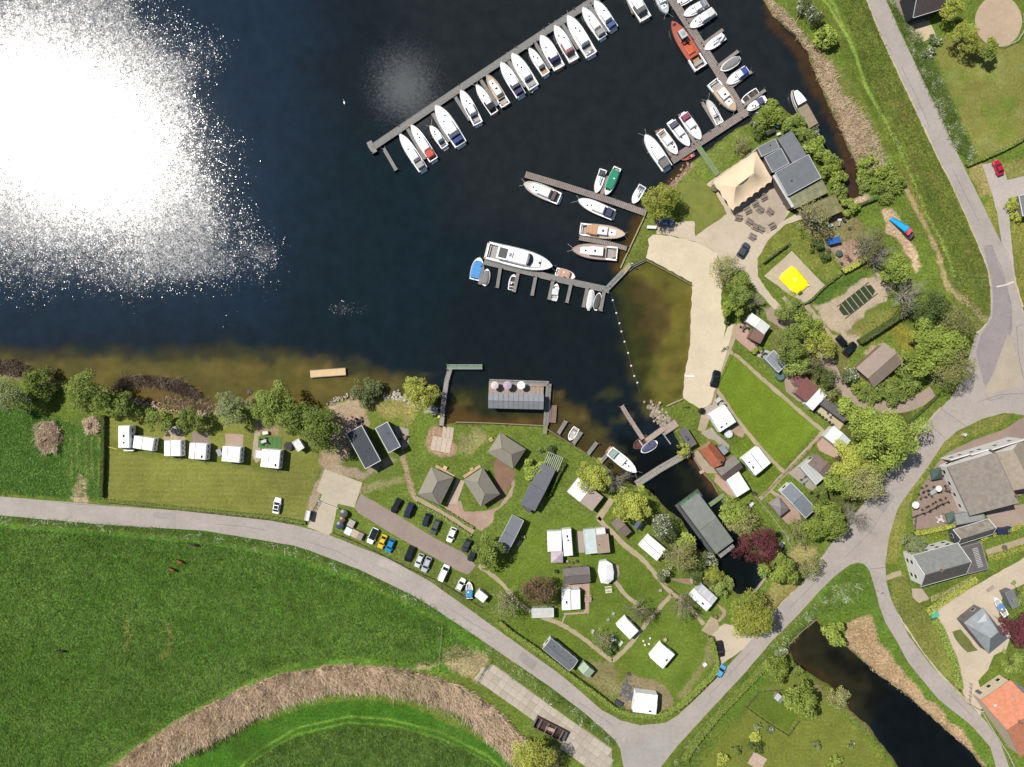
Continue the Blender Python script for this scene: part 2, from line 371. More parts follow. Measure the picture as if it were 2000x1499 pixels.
for i in range(26):
 x, y = rng.uniform(960, 1390), rng.uniform(1030, 1380); r = rng.uniform(10, 26)
 if not (x - 960 > (y - 1220) * .9): continue
 g.paint([C(122, 130, 60), C(84, 114, 38)][i % 2], [(x + r * math.cos(a), y + r * math.sin(a)) for a in np.linspace(0, 5.6, 8)], 16, 10, .5, 14, seed=i)
g.paint(C(150, 140, 96), [(1150, 1290), (1195, 1300), (1215, 1340), (1195, 1370), (1165, 1340), (1140, 1320)], 12, 8, .85)
g.paint(C(150, 134, 104), [(1225, 1315), (1290, 1335), (1320, 1365), (1310, 1390), (1225, 1390), (1205, 1365)], 5, 4, .9)
g.paint(C(146, 138, 96), [(1385, 1230), (1392, 1290), (1345, 1350), (1330, 1370), (1320, 1360), (1370, 1300)], 6, 5, .75)
g.paint(C(150, 142, 98), [(640, 1062), (760, 1115), (880, 1180), (980, 1250), (1100, 1340), (1180, 1400), (1240, 1428), (1310, 1420)], 4, 4, .75, 8, line=9)
g.paint(C(104, 116, 56), [(650, 1030), (720, 1040), (930, 1150), (960, 1190), (900, 1175), (760, 1095), (650, 1048)], 5, 5, .8)
g.paint(C(116, 138, 44), [(1412, 695), (1432, 690), (1600, 830), (1530, 910), (1500, 900), (1400, 760)], 6, 3)
g.paint(C(104, 122, 42), [(1440, 830), (1530, 920), (1500, 960), (1440, 940)], 8, 5)
g.paint(C(124, 132, 60), [(1480, 470), (1530, 430), (1600, 480), (1650, 540), (1615, 555), (1545, 485), (1480, 530)], 8, 6)
g.paint(C(84, 112, 44), [(1590, 585), (1625, 550), (1680, 530), (1690, 545), (1640, 565), (1600, 598)], 6, 5)
g.paint(C(190, 172, 148), [(1590, 600), (1635, 585), (1680, 545), (1715, 532), (1735, 560), (1730, 590), (1690, 610), (1665, 640), (1680, 655), (1675, 680), (1640, 655), (1618, 640)], 5, 5)
g.paint(C(128, 126, 66), [(1650, 650), (1700, 610), (1770, 600), (1760, 640), (1700, 670)], 8, 6, .8)
g.paint(C(178, 160, 132), [(1690, 690), (1720, 668), (1745, 680), (1770, 710), (1760, 730)], 6, 5, .9)
g.paint(C(132, 130, 54), [(1740, 645), (1760, 630), (1800, 660), (1785, 700), (1760, 690)], 5, 4)
g.paint(C(146, 130, 96), [(1560, 440), (1640, 400), (1720, 470), (1730, 520), (1680, 520), (1620, 500)], 14, 10, .7)
g.paint(C(176, 148, 128), [(1620, 480), (1665, 470), (1700, 505), (1650, 530), (1640, 520)], 6, 5, .95)
g.paint(C(208, 178, 146), [(1722, 412), (1742, 408), (1762, 440), (1778, 470), (1800, 520), (1790, 530), (1760, 480), (1730, 450)], 6, 5, .9)
g.paint(C(184, 160, 140), [(1660, 392), (1690, 378), (1712, 388), (1676, 406)], 5, 4, .95)
g.paint(C(150, 134, 100), [(1845, 590), (1880, 600), (1920, 640), (1905, 650), (1860, 610)], 8, 6, .8)
g.paint(C(150, 142, 98), [(1560, 340), (1590, 360)], 8, 8, .5, line=20)
g.paint(C(124, 136, 66), [(1400, 285), (1460, 250), (1480, 270), (1420, 320), (1380, 340), (1350, 380), (1330, 360), (1360, 310)], 8, 6, .7)
g.paint(C(172, 148, 122), [(1345, 322), (1330, 345), (1300, 372), (1292, 385)], 6, 6, .8, line=12)
g.paint(C(120, 126, 60), [(1320, 360), (1370, 350), (1420, 410), (1400, 440), (1360, 450), (1330, 410)], 8, 6)
g.paint(C(112, 122, 56), [(1262, 425), (1275, 440), (1262, 500), (1215, 530), (1240, 470)], 5, 4)
g.paint(C(110, 124, 52), [(1300, 790), (1335, 780), (1368, 800), (1360, 830), (1335, 835)], 5, 4)
REEDE = [(1492, -5), (1530, 20), (1570, 70), (1600, 105), (1628, 130), (1640, 180), (1690, 230), (1720, 290), (1740, 340), (1700, 330), (1684, 350), (1668, 310), (1645, 260), (1620, 200), (1598, 150), (1583, 110), (1556, 70), (1512, 30)]
g.paint(C(176, 156, 120), REEDE, 8, 7); g.paint(C(132, 132, 72), [(1580, 70), (1640, 130), (1710, 240), (1745, 330), (1715, 330), (1680, 250), (1630, 170)], 14, 10, .6)
g.paint(C(108, 128, 56), [(1672, 300), (1710, 280), (1760, 320), (1770, 370), (1700, 400), (1680, 360)], 10, 10)
DIKE = [(1575, -80), (1694, -60), (1694, 0), (1720, 66), (1770, 174), (1828, 298), (1864, 370), (1916, 494), (1934, 545), (1934, 612), (1900, 640), (1850, 590), (1825, 500), (1780, 410), (1740, 300), (1680, 180), (1610, 60), (1585, 0)]
g.paint(C(108, 122, 50), DIKE, 6, 5)
for k in range(-6, 7):
 g.paint(C(126, 134, 58) if k % 2 else C(88, 108, 42), [(1650 + k * 11, -20), (1690 + k * 11, 66), (1738 + k * 9, 174), (1792 + k * 8, 298), (1830 + k * 7, 380), (1880 + k * 6, 494), (1900 + k * 5, 560)], 6, 4, .5, 20, line=7, seed=k + 9)
for i in range(60):
 t = rng.random(); x = 1640 + t * 260 + rng.uniform(-35, 35); y = t * 560 + rng.uniform(-20, 20); r = rng.uniform(8, 24)
 g.paint([C(136, 124, 64), C(82, 106, 38), C(118, 130, 52)][i % 3], [(x + r * .6 * math.cos(a) + r * .5 * math.sin(a), y + r * 1.3 * math.sin(a)) for a in np.linspace(0, 5.6, 8)], 12, 8, .5, 10, seed=i)
g.paint(C(146, 172, 80), [(1590, -20), (1618, 10), (1650, 65), (1670, 105), (1690, 170), (1720, 220), (1760, 300), (1790, 370), (1810, 420), (1838, 470), (1855, 510), (1860, 530)], 3, 1, .95, 10, line=4.5)
g.paint(C(140, 166, 76), [(1600, -20), (1630, 10), (1648, 55), (1672, 105), (1690, 165), (1712, 205), (1745, 262), (1770, 305)], 3, 1, .9, 10, line=4)
for k in range(3): g.paint(C(140, 160, 84), [(1852 + k * 2, 512 + k * 12), (1862, 528 + k * 11), (1885, 536 + k * 10), (1932, 540 + k * 9)], 2.5, 1, .75, 10, line=2.5)
g.paint(C(178, 158, 118), [(1768, 366), (1790, 410), (1812, 450), (1832, 495), (1842, 535), (1850, 565)], 4, 3, .85, 9, line=8)
g.paint(C(176, 156, 120), [(1848, 550), (1870, 575), (1900, 600), (1925, 625)], 6, 5, .8, 9, line=12)
g.paint(C(92, 122, 44), [(1735, -10), (1800, 60), (1830, 120), (1870, 240), (1905, 310), (1890, 320), (1860, 285), (1800, 170), (1760, 70)], 5, 4)
g.paint(C(132, 132, 68), [(1828, 110), (1850, 70), (1990, 90), (2100, 80), (2100, 250), (1912, 308), (1870, 220)], 7, 4)
for i in range(16):
 x, y = rng.uniform(1850, 2000), rng.uniform(120, 290); r = rng.uniform(10, 26)
 g.paint([C(138, 144, 82), C(104, 128, 48)][i % 2], [(x + r * math.cos(a), y + r * math.sin(a)) for a in np.linspace(0, 5.6, 8)], 16, 10, .5, 14, seed=i)
g.paint(C(160, 148, 92), [(1890, 320), (1925, 315), (1945, 380), (1915, 385), (1900, 350)], 5, 5, .95)
g.paint(C(140, 138, 76), [(1955, 320), (2100, 290), (2100, 350), (1968, 352)], 5, 5, .9)
g.paint(C(136, 136, 66), [(1920, 400), (1938, 385), (1955, 470), (1948, 470)], 4, 3, .9)
g.paint(C(136, 136, 66), [(1972, 420), (2100, 400), (2100, 620), (1995, 600), (1982, 540)], 5, 4, .9)
g.paint(C(134, 136, 68), [(1805, 905), (1850, 850), (1895, 838), (1890, 855), (1830, 890), (1785, 960), (1770, 1000), (1764, 1060), (1750, 1100), (1728, 1100), (1732, 1055), (1750, 1000)], 4, 3)
g.paint(C(130, 134, 66), [(1895, 830), (1930, 815), (1975, 808), (1955, 830), (1900, 855)], 4, 3)
g.paint(C(128, 134, 66), [(1735, 1115), (1765, 1120), (1790, 1180), (1830, 1200), (1870, 1300), (1880, 1350), (1830, 1305), (1775, 1240), (1745, 1180)], 5, 4)
g.paint(C(100, 128, 48), [(1660, 1102), (1690, 1104), (1706, 1140), (1720, 1186), (1750, 1250), (1798, 1322), (1835, 1366), (1900, 1420), (1936, 1470), (1945, 1540), (1920, 1540), (1890, 1440), (1800, 1360), (1720, 1260), (1690, 1200), (1640, 1210), (1590, 1210), (1540, 1260), (1440, 1400), (1400, 1420), (1560, 1210), (1620, 1135)], 5, 4)
g.paint(C(176, 150, 112), [(1652, 1215), (1700, 1202), (1715, 1250), (1790, 1345), (1880, 1430), (1925, 1500), (1925, 1550), (1900, 1540), (1895, 1470), (1798, 1382), (1700, 1307), (1650, 1255)], 7, 6)
g.paint(C(150, 140, 84), [(1500, 1150), (1530, 1120), (1560, 1130), (1545, 1160), (1505, 1200), (1480, 1170)], 6, 5, .9)
g.paint(C(170, 152, 108), [(1530, 1090), (1560, 1060), (1600, 1070), (1590, 1110), (1550, 1120)], 8, 6, .7)
g.paint(C(120, 128, 56), [(1330, 1540), (1420, 1430), (1540, 1300), (1580, 1330), (1640, 1390), (1720, 1470), (1760, 1540)], 6, 4)
g.paint(C(92, 116, 40), [(1458, 1378), (1480, 1350), (1530, 1348), (1560, 1370), (1550, 1410), (1538, 1432)], 4, 3, .8)
g.paint(C(150, 128, 98), [(1590, 1336), (1640, 1370), (1700, 1430)], 7, 6, .4, line=14)
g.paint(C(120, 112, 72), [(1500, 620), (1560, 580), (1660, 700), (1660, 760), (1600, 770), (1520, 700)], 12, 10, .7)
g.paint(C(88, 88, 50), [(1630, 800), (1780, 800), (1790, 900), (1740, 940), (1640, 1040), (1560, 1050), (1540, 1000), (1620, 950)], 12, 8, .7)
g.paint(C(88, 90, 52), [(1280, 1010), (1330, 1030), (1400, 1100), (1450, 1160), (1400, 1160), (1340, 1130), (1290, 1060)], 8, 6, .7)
g.paint(C(150, 146, 108), [(1175, 900), (1200, 930), (1225, 950), (1210, 965), (1180, 930)], 6, 5, .8)
for pl, v_ in ((LAWN, .38), ([(1412, 690), (1440, 690), (1610, 830), (1530, 915), (1500, 905), (1400, 760)], .4), ([(1828, 110), (1850, 70), (2100, 90), (2100, 250), (1912, 308), (1870, 220)], .45), ([(960, 1100), (1060, 1020), (1180, 1010), (1320, 1160), (1400, 1300), (1290, 1400), (930, 1150)], .55), (FIELD_W, 1.0), ([(1420, 1430), (1540, 1300), (1640, 1390), (1760, 1540), (1330, 1540)], .45), ([(1585, 600), (1635, 585), (1715, 528), (1740, 560), (1730, 595), (1665, 650), (1675, 685), (1615, 645)], .3), ([(600, 1020), (610, 900), (640, 780), (720, 780), (790, 890), (780, 960), (720, 950), (640, 1000)], .5)):
 d_ = sdf(g.px, g.py, pl); g.shag = np.where(d_ > 0, v_, g.shag).astype(np.float32)
bed = np.clip(dw / 3, 0, 1)[:, None]; inw = (dw > 0)[:, None]
g.col = np.where(inw, np.array(C(120, 105, 60)) * (1 - bed) + np.array(C(70, 66, 44)) * bed, g.col).astype(np.float32)
wet = ((dw <= 0) & (dw > -.5))[:, None]
g.col = np.where(wet, g.col * .6 + np.array(C(90, 76, 52)) * .4, g.col).astype(np.float32)
dr = (1 + .22 * fbm(g.X, g.Y, 18, 9) + .16 * fbm(g.X, g.Y, 4, 21))[:, None]; g.col = (g.col * dr).astype(np.float32)
def ground_mat():
 m, nt = new_mat('ground_cover'); N = nt.nodes; L = nt.links
 out = N.new('ShaderNodeOutputMaterial'); p = N.new('ShaderNodeBsdfPrincipled'); p.inputs['Roughness'].default_value = .95; p.inputs['Specular IOR Level'].default_value = .1
 a = N.new('ShaderNodeAttribute'); a.attribute_name = 'tone'; t = N.new('ShaderNodeTexCoord')
 def noise(scale, det, r=.6):
  n = N.new('ShaderNodeTexNoise'); n.inputs['Scale'].default_value = scale; n.inputs['Detail'].default_value = det; n.inputs['Roughness'].default_value = r
  L.new(t.outputs['Object'], n.inputs['Vector']); return n
 f = noise(1.7, 5, .75); mr = N.new('ShaderNodeMapRange'); mr.inputs['From Min'].default_value = .35; mr.inputs['From Max'].default_value = .65; mr.inputs['To Min'].default_value = .42; mr.inputs['To Max'].default_value = 1.62
 L.new(f.outputs[0], mr.inputs['Value'])
 f2 = noise(.35, 4, .6); m2 = N.new('ShaderNodeMapRange'); m2.inputs['From Min'].default_value = .35; m2.inputs['From Max'].default_value = .65; m2.inputs['To Min'].default_value = .82; m2.inputs['To Max'].default_value = 1.18
 L.new(f2.outputs[0], m2.inputs['Value'])
 mu = N.new('ShaderNodeMath'); mu.operation = 'MULTIPLY'; L.new(mr.outputs[0], mu.inputs[0]); L.new(m2.outputs[0], mu.inputs[1])
 sh_ = N.new('ShaderNodeAttribute'); sh_.attribute_name = 'shag'; mx_ = N.new('ShaderNodeMix'); mx_.inputs['A'].default_value = 1.0; L.new(sh_.outputs['Fac'], mx_.inputs['Factor']); L.new(mu.outputs[0], mx_.inputs['B'])
 vm = N.new('ShaderNodeVectorMath'); vm.operation = 'SCALE'; L.new(a.outputs['Color'], vm.inputs[0]); L.new(mx_.outputs[0], vm.inputs['Scale'])
 f3 = noise(.8, 3, .6); hs = N.new('ShaderNodeHueSaturation'); m3 = N.new('ShaderNodeMapRange'); m3.inputs['To Min'].default_value = .482; m3.inputs['To Max'].default_value = .515; hs.inputs['Saturation'].default_value = 1.0
 L.new(f3.outputs[0], m3.inputs['Value']); L.new(m3.outputs[0], hs.inputs['Hue']); L.new(vm.outputs[0], hs.inputs['Color']); L.new(hs.outputs[0], p.inputs['Base Color'])
 b = N.new('ShaderNodeBump'); b.inputs['Strength'].default_value = .55; b.inputs['Distance'].default_value = .25; L.new(f.outputs[0], b.inputs['Height']); L.new(b.outputs[0], p.inputs['Normal'])
 L.new(p.outputs[0], out.inputs[0]); return m
ground = G.mesh('ground', ground_mat()); ground['kind'] = 'structure'
def water_mat():
 m, nt = new_mat('lake_water'); N = nt.nodes; L = nt.links
 out = N.new('ShaderNodeOutputMaterial'); a = N.new('ShaderNodeAttribute'); a.attribute_name = 'tone'
 t = N.new('ShaderNodeTexCoord')
 def noise(scale, det, r=.6, dim='3D'):
  n = N.new('ShaderNodeTexNoise'); n.inputs['Scale'].default_value = scale; n.inputs['Detail'].default_value = det; n.inputs['Roughness'].default_value = r
  L.new(t.outputs['Object'], n.inputs['Vector']); return n
 n0 = noise(.25, 5, .65); mr = N.new('ShaderNodeMapRange'); mr.inputs['From Min'].default_value = .3; mr.inputs['From Max'].default_value = .7; mr.inputs['To Min'].default_value = .8; mr.inputs['To Max'].default_value = 1.2
 L.new(n0.outputs[0], mr.inputs['Value'])
 vm = N.new('ShaderNodeVectorMath'); vm.operation = 'SCALE'; L.new(a.outputs['Color'], vm.inputs[0]); L.new(mr.outputs[0], vm.inputs['Scale'])
 di = N.new('ShaderNodeBsdfDiffuse'); L.new(vm.outputs[0], di.inputs['Color'])
 def vec(node_out, k):
  s = N.new('ShaderNodeVectorMath'); s.operation = 'SUBTRACT'; L.new(node_out, s.inputs[0]); s.inputs[1].default_value = (.5, .5, .5)
  q = N.new('ShaderNodeVectorMath'); q.operation = 'MULTIPLY'; L.new(s.outputs[0], q.inputs[0]); q.inputs[1].default_value = (k * 1.25, k, 0); return q
 rough = N.new('ShaderNodeAttribute'); rough.attribute_name = 'chop'
 rr_ = N.new('ShaderNodeMath'); rr_.operation = 'MULTIPLY_ADD'; rr_.inputs[1].default_value = .165; rr_.inputs[2].default_value = .07; L.new(rough.outputs['Fac'], rr_.inputs[0])
 v1 = N.new('ShaderNodeTexVoronoi'); v1.inputs['Scale'].default_value = 5.2; L.new(t.outputs['Object'], v1.inputs['Vector'])
 v2 = N.new('ShaderNodeTexVoronoi'); v2.inputs['Scale'].default_value = 3.1; L.new(t.outputs['Object'], v2.inputs['Vector'])
 n1 = noise(.55, 3, .6)
 q1 = vec(v1.outputs['Color'], .07); q2 = vec(v2.outputs['Color'], .045); q3 = vec(n1.outputs['Color'], .10)
 ad = N.new('ShaderNodeVectorMath'); L.new(q1.outputs[0], ad.inputs[0]); L.new(q2.outputs[0], ad.inputs[1])
 ad2 = N.new('ShaderNodeVectorMath'); L.new(ad.outputs[0], ad2.inputs[0]); L.new(q3.outputs[0], ad2.inputs[1])
 sx = N.new('ShaderNodeSeparateXYZ'); L.new(v1.outputs['Color'], sx.inputs[0])
 pw = N.new('ShaderNodeMath'); pw.operation = 'POWER'; pw.inputs[1].default_value = 3.0; L.new(sx.outputs['Z'], pw.inputs[0])
 pm_ = N.new('ShaderNodeMath'); pm_.operation = 'MULTIPLY_ADD'; pm_.inputs[1].default_value = 3.0; pm_.inputs[2].default_value = .26; L.new(pw.outputs[0], pm_.inputs[0])
 pq = N.new('ShaderNodeMath'); pq.operation = 'MULTIPLY'; L.new(pm_.outputs[0], pq.inputs[0]); L.new(rough.outputs['Fac'], pq.inputs[1])
 sc_ = N.new('ShaderNodeVectorMath'); sc_.operation = 'SCALE'; L.new(ad2.outputs[0], sc_.inputs[0]); L.new(pq.outputs[0], sc_.inputs['Scale'])
 n4 = noise(1.5, 2); q4 = vec(n4.outputs['Color'], .022); ad4 = N.new('ShaderNodeVectorMath'); L.new(sc_.outputs[0], ad4.inputs[0]); L.new(q4.outputs[0], ad4.inputs[1])
 up = N.new('ShaderNodeVectorMath'); up.inputs[1].default_value = (0, 0, 1); L.new(ad4.outputs[0], up.inputs[0])
 nr = N.new('ShaderNodeVectorMath'); nr.operation = 'NORMALIZE'; L.new(up.outputs[0], nr.inputs[0])
 gl = N.new('ShaderNodeBsdfGlossy'); gl.distribution = 'BECKMANN'; L.new(rr_.outputs[0], gl.inputs['Roughness']); L.new(nr.outputs[0], gl.inputs['Normal'])
 gl2 = N.new('ShaderNodeBsdfGlossy'); gl2.distribution = 'BECKMANN'; gl2.inputs['Roughness'].default_value = .22
 sw = N.new('ShaderNodeMath'); sw.operation = 'MULTIPLY'; sw.use_clamp = True; sw.inputs[1].default_value = .16; L.new(rough.outputs['Fac'], sw.inputs[0])
 gm = N.new('ShaderNodeMixShader'); L.new(sw.outputs[0], gm.inputs[0]); L.new(gl.outputs[0], gm.inputs[1]); L.new(gl2.outputs[0], gm.inputs[2])
 fr = N.new('ShaderNodeFresnel'); fr.inputs['IOR'].default_value = 1.333
 mx = N.new('ShaderNodeMixShader'); L.new(fr.outputs[0], mx.inputs[0]); L.new(di.outputs[0], mx.inputs[1]); L.new(gm.outputs[0], mx.inputs[2])
 L.new(mx.outputs[0], out.inputs[0]); return m
WG = Grid(-143, 143, -108.5, 108.5, 1.0)
WG.Z[:] = -.5
w = WG
w.col[:] = C(24, 34, 40)
w.paint(C(27, 47, 66), [(-2000, -2000), (560, -2000), (600, 200), (620, 480), (500, 640), (0, 650), (-2000, 650)], 220, 30, .8, 60)  # bluish sky reflection and glint haze painted into the open water colour
w.paint(C(18, 38, 46), [(640, 250), (900, 300), (900, 600), (760, 700), (560, 660), (560, 400)], 160, 30, .55, 60)
w.paint(C(36, 41, 43), [(760, -100), (1500, -100), (1650, 380), (1200, 520), (900, 420), (820, 250)], 120, 30, .9, 50)
w.paint(C(24, 33, 33), [(900, 560), (1200, 560), (1260, 800), (1050, 830), (860, 720)], 90, 30, .8, 50)
w.paint(C(62, 62, 40), [(-2000, 690), (0, 682), (150, 684), (300, 680), (430, 676), (560, 684), (640, 700), (720, 712), (780, 730), (840, 752), (860, 840), (-2000, 900)], 34, 16, .9, 40)
w.paint(C(94, 88, 44), [(-2000, 702), (0, 700), (150, 706), (300, 704), (430, 700), (560, 706), (640, 720), (700, 735), (780, 750), (840, 772), (860, 840), (-2000, 900)], 22, 14, .95, 30)
w.paint(C(118, 92, 52), [(230, 745), (390, 750), (420, 790), (520, 770), (620, 790), (640, 850), (230, 850)], 16, 8, .55, 20)
w.paint(C(44, 48, 30), [(880, 760), (1060, 770), (1070, 850), (870, 850)], 26, 12, .9, 24)
w.paint(C(88, 68, 34), [(866, 790), (900, 786), (925, 812), (1070, 815), (1075, 840), (860, 840)], 16, 8, .85, 16)
w.paint(C(76, 66, 34), [(1070, 775), (1100, 772), (1140, 800), (1160, 830), (1200, 870), (1230, 945), (1180, 915), (1060, 845)], 20, 8, .85, 18)
w.paint(C(60, 62, 26), [(1196, 560), (1262, 500), (1360, 556), (1360, 690), (1338, 790), (1258, 800), (1235, 740), (1215, 650)], 30, 12, .85, 24)
w.paint(C(106, 102, 44), [(1225, 530), (1262, 500), (1362, 552), (1364, 690), (1342, 790), (1270, 806), (1262, 760), (1290, 660), (1275, 590)], 34, 14, .95, 28)
w.paint(C(140, 122, 62), [(1350, 556), (1353, 620), (1350, 690), (1338, 770)], 14, 4, .7, 16, line=10)
w.paint(C(84, 70, 40), [(1240, 560), (1300, 560), (1310, 620), (1290, 690), (1262, 660)], 40, 22, .75, 16); w.paint(C(122, 112, 48), [(1316, 590), (1330, 600), (1322, 680), (1300, 740), (1290, 740), (1308, 660)], 26, 12, .7, 16)
w.paint(C(88, 66, 24), [(1262, 425), (1240, 470), (1214, 520)], 18, 8, .9, 14, line=34)
w.paint(C(80, 62, 34), [(1345, 325), (1300, 372), (1275, 392)], 14, 8, .85, 14, line=24)
w.paint(C(76, 56, 34), [(1480, -60), (1510, 40), (1570, 110), (1610, 190), (1650, 280), (1670, 330)], 14, 10, .8, 16, line=24)
w.paint(C(72, 52, 42), [(1655, 320), (1672, 385)], 16, 8, .9, 12, line=30)
w.paint(C(15, 18, 16), [(1210, 850), (1330, 880), (1480, 1100), (1470, 1180), (1380, 1110), (1240, 960)], 20, 6, .9, 20)
w.paint(C(84, 62, 34), [(1352, 890), (1375, 925), (1400, 962)], 12, 5, .8, 12, line=18)
w.paint(C(38, 42, 26), [(1310, 900), (1370, 930), (1390, 970), (1340, 960)], 20, 8, .6, 18)
w.paint(C(46, 44, 26), [(1541, 1240), (1600, 1210), (1690, 1290), (1740, 1350), (1700, 1420), (1560, 1310)], 30, 12, .9, 20)
w.paint(C(64, 50, 30), [(1560, 1230), (1552, 1290), (1610, 1330), (1660, 1385)], 10, 8, .7, 12, line=20)
w.paint(C(14, 16, 15), [(1700, 1300), (1800, 1380), (1900, 1470), (2000, 1600), (1800, 1600), (1720, 1450), (1690, 1380)], 30, 10, .8, 20)
w.paint(C(12, 14, 14), [(1610, 1255), (1700, 1310), (1680, 1330), (1620, 1300)], 20, 8, .7, 14)
for i in range(150):
 if i % 3 == 0: x, y, r = rng.uniform(1225, 1345), rng.uniform(530, 790), rng.uniform(4, 16)
 elif i % 3 == 1: x, y, r = rng.uniform(0, 850), rng.uniform(700, 790), rng.uniform(6, 26)
 else: x, y, r = rng.uniform(880, 1230), rng.uniform(770, 930), rng.uniform(4, 18)
 base_ = ((66, 58, 34), (128, 108, 58), (84, 82, 36))[i % 3 if i % 2 else (i // 3) % 3]
 w.paint(C(*base_), [(x + r * 1.5 * math.cos(a), y + r * .7 * math.sin(a)) for a in np.linspace(0, 5.6, 7)], r * .9, 6, .3 * (1 if y > 690 + (i % 3 == 2) * (200 - (x - 880) * .1 - 120) else .3), 12, seed=i)
water = WG.mesh('water', water_mat()); water['kind'] = 'structure'
openw = np.clip((470 + .30 * WG.py + 90 * fbm(WG.X, WG.Y, 14, 12) - WG.px) / 190, 0, 1) * np.clip((655 - WG.py - 50 * fbm(WG.X, WG.Y, 16, 31)) / 120, .12, 1); openw = np.clip(openw, .07, 1)
gust = 1 + .45 * fbm(WG.X, WG.Y, 26, 5); patch = 0
for gx_, gy_, gr_, ga_ in ((668, 602, 30, 1.5), (712, 606, 16, 1.3), (440, 642, 50, .5), (520, 490, 26, .5)): patch = patch + ga_ * np.exp(-((WG.px - gx_) ** 2 + ((WG.py - gy_) * 1.5) ** 2) / gr_ ** 2)
at = water.data.attributes.new('chop', 'FLOAT', 'POINT'); at.data.foreach_set('value', (openw * gust + patch).astype(np.float32))
# ---------------------------------------------------------------- roads, yards, paths
def paved(name, rgb, scale=.5, var=.09, rough=.85, bump=.12, stripe=None):
 if name in MATS: return MATS[name]
 m, nt = new_mat(name); N = nt.nodes; L = nt.links
 out = N.new('ShaderNodeOutputMaterial'); p = N.new('ShaderNodeBsdfPrincipled'); p.inputs['Roughness'].default_value = rough; p.inputs['Specular IOR Level'].default_value = .2
 t = N.new('ShaderNodeTexCoord'); fac = None
 for s_, amt, det in ((scale * .25, var, 3), (scale * 2.2, var, 4), (scale * 14, var * .9, 2)):
  n = N.new('ShaderNodeTexNoise'); n.inputs['Scale'].default_value = s_; n.inputs['Detail'].default_value = det; n.inputs['Roughness'].default_value = .7; L.new(t.outputs['Object'], n.inputs['Vector'])
  mr = N.new('ShaderNodeMapRange'); mr.inputs['From Min'].default_value = .3; mr.inputs['From Max'].default_value = .7; mr.inputs['To Min'].default_value = 1 - amt; mr.inputs['To Max'].default_value = 1 + amt; L.new(n.outputs[0], mr.inputs['Value'])
  if fac is None: fac = mr.outputs[0]
  else:
   mu = N.new('ShaderNodeMath'); mu.operation = 'MULTIPLY'; L.new(fac, mu.inputs[0]); L.new(mr.outputs[0], mu.inputs[1]); fac = mu.outputs[0]
 vm = N.new('ShaderNodeVectorMath'); vm.operation = 'SCALE'; vm.inputs[0].default_value = rgb; L.new(fac, vm.inputs['Scale']); L.new(vm.outputs[0], p.inputs['Base Color'])
 b = N.new('ShaderNodeBump'); b.inputs['Strength'].default_value = bump * 2; b.inputs['Distance'].default_value = .05; L.new(n.outputs[0], b.inputs['Height']); L.new(b.outputs[0], p.inputs['Normal'])
 L.new(p.outputs[0], out.inputs[0]); MATS[name] = m; return m
ASPH = paved('old_asphalt', C(178, 168, 160))
ASPH2 = paved('asphalt_patch', C(158, 148, 148))
ASPHL = paved('bleached_asphalt', C(192, 182, 170))
BRICKP = paved('clay_paving', C(172, 152, 138), scale=.9, var=.12)
BRICKR = paved('red_clay_paving', C(178, 152, 134), scale=.9, var=.14)
SANDB = paved('beach_sand', C(220, 205, 176), scale=.6, var=.07)
SANDP = paved('packed_gravel', C(206, 190, 168), scale=.6, var=.08)
CONC = paved('pale_concrete', C(196, 184, 162), scale=.5, var=.07)
PATHM = paved('gravel_path', C(180, 164, 136), scale=1.2, var=.12)
SOIL = paved('bare_soil', C(150, 128, 104), scale=1.2, var=.16)
ROAD = [(-400, 962), (-60, 967), (0, 970), (200, 987), (400, 1001), (500, 1012), (575, 1026), (640, 1044), (680, 1060), (760, 1092), (840, 1136), (950, 1214), (1100, 1322), (1175, 1387), (1212, 1407), (1250, 1417), (1300, 1412), (1325, 1397),
 (1400, 1325), (1452, 1268), (1524, 1182), (1568, 1138), (1602, 1092), (1640, 1040), (1690, 980), (1722, 930), (1770, 890), (1790, 854), (1812, 826), (1838, 797), (1855, 780), (1880, 740), (1905, 655), (1924, 638), (1936, 612), (1937, 570), (1933, 542), (1924, 507), (1918, 494),
 (1890, 428), (1864, 370), (1828, 298), (1800, 232), (1770, 174), (1720, 66), (1694, 0), (1660, -80), (1698, -90), (1730, 0), (1766, 80), (1814, 180), (1844, 240), (1870, 300), (1916, 394), (1954, 472), (1972, 500), (1980, 547), (1994, 593), (2012, 640), (2300, 900), (2300, 1000),
 (2000, 812), (1980, 808), (1960, 807), (1920, 818), (1892, 832), (1870, 842), (1844, 864), (1812, 912), (1766, 974), (1752, 996), (1736, 1050), (1729, 1100), (1731, 1136), (1740, 1170), (1760, 1214), (1774, 1241), (1820, 1302), (1873, 1356), (1926, 1409), (1955, 1454), (1971, 1499), (1980, 1600),
 (1952, 1600), (1945, 1499), (1934, 1460), (1900, 1420), (1833, 1366), (1798, 1324), (1772, 1292), (1750, 1250), (1728, 1214), (1718, 1186), (1706, 1140), (1698, 1115), (1688, 1102), (1676, 1099), (1660, 1103), (1630, 1126), (1600, 1156), (1560, 1200), (1508, 1252), (1450, 1320), (1375, 1400), (1325, 1455), (1290, 1499), (1240, 1600),
 (1210, 1600), (1218, 1499), (1211, 1462), (1200, 1445), (1150, 1400), (1075, 1342), (950, 1257), (850, 1190), (800, 1160), (700, 1112), (600, 1074), (575, 1066), (400, 1037), (200, 1025), (0, 1007), (-60, 1004), (-400, 1000)]
sheet('road', ROAD, .03, ASPH, .05, 2.0)
sheet('road_patch', [(1920, 484), (1936, 480), (1956, 530), (1974, 590), (1978, 640), (1960, 700), (1938, 760), (1926, 766), (1906, 690), (1915, 655), (1938, 620), (1940, 575), (1936, 545), (1926, 508)], .034, ASPH2, .03)
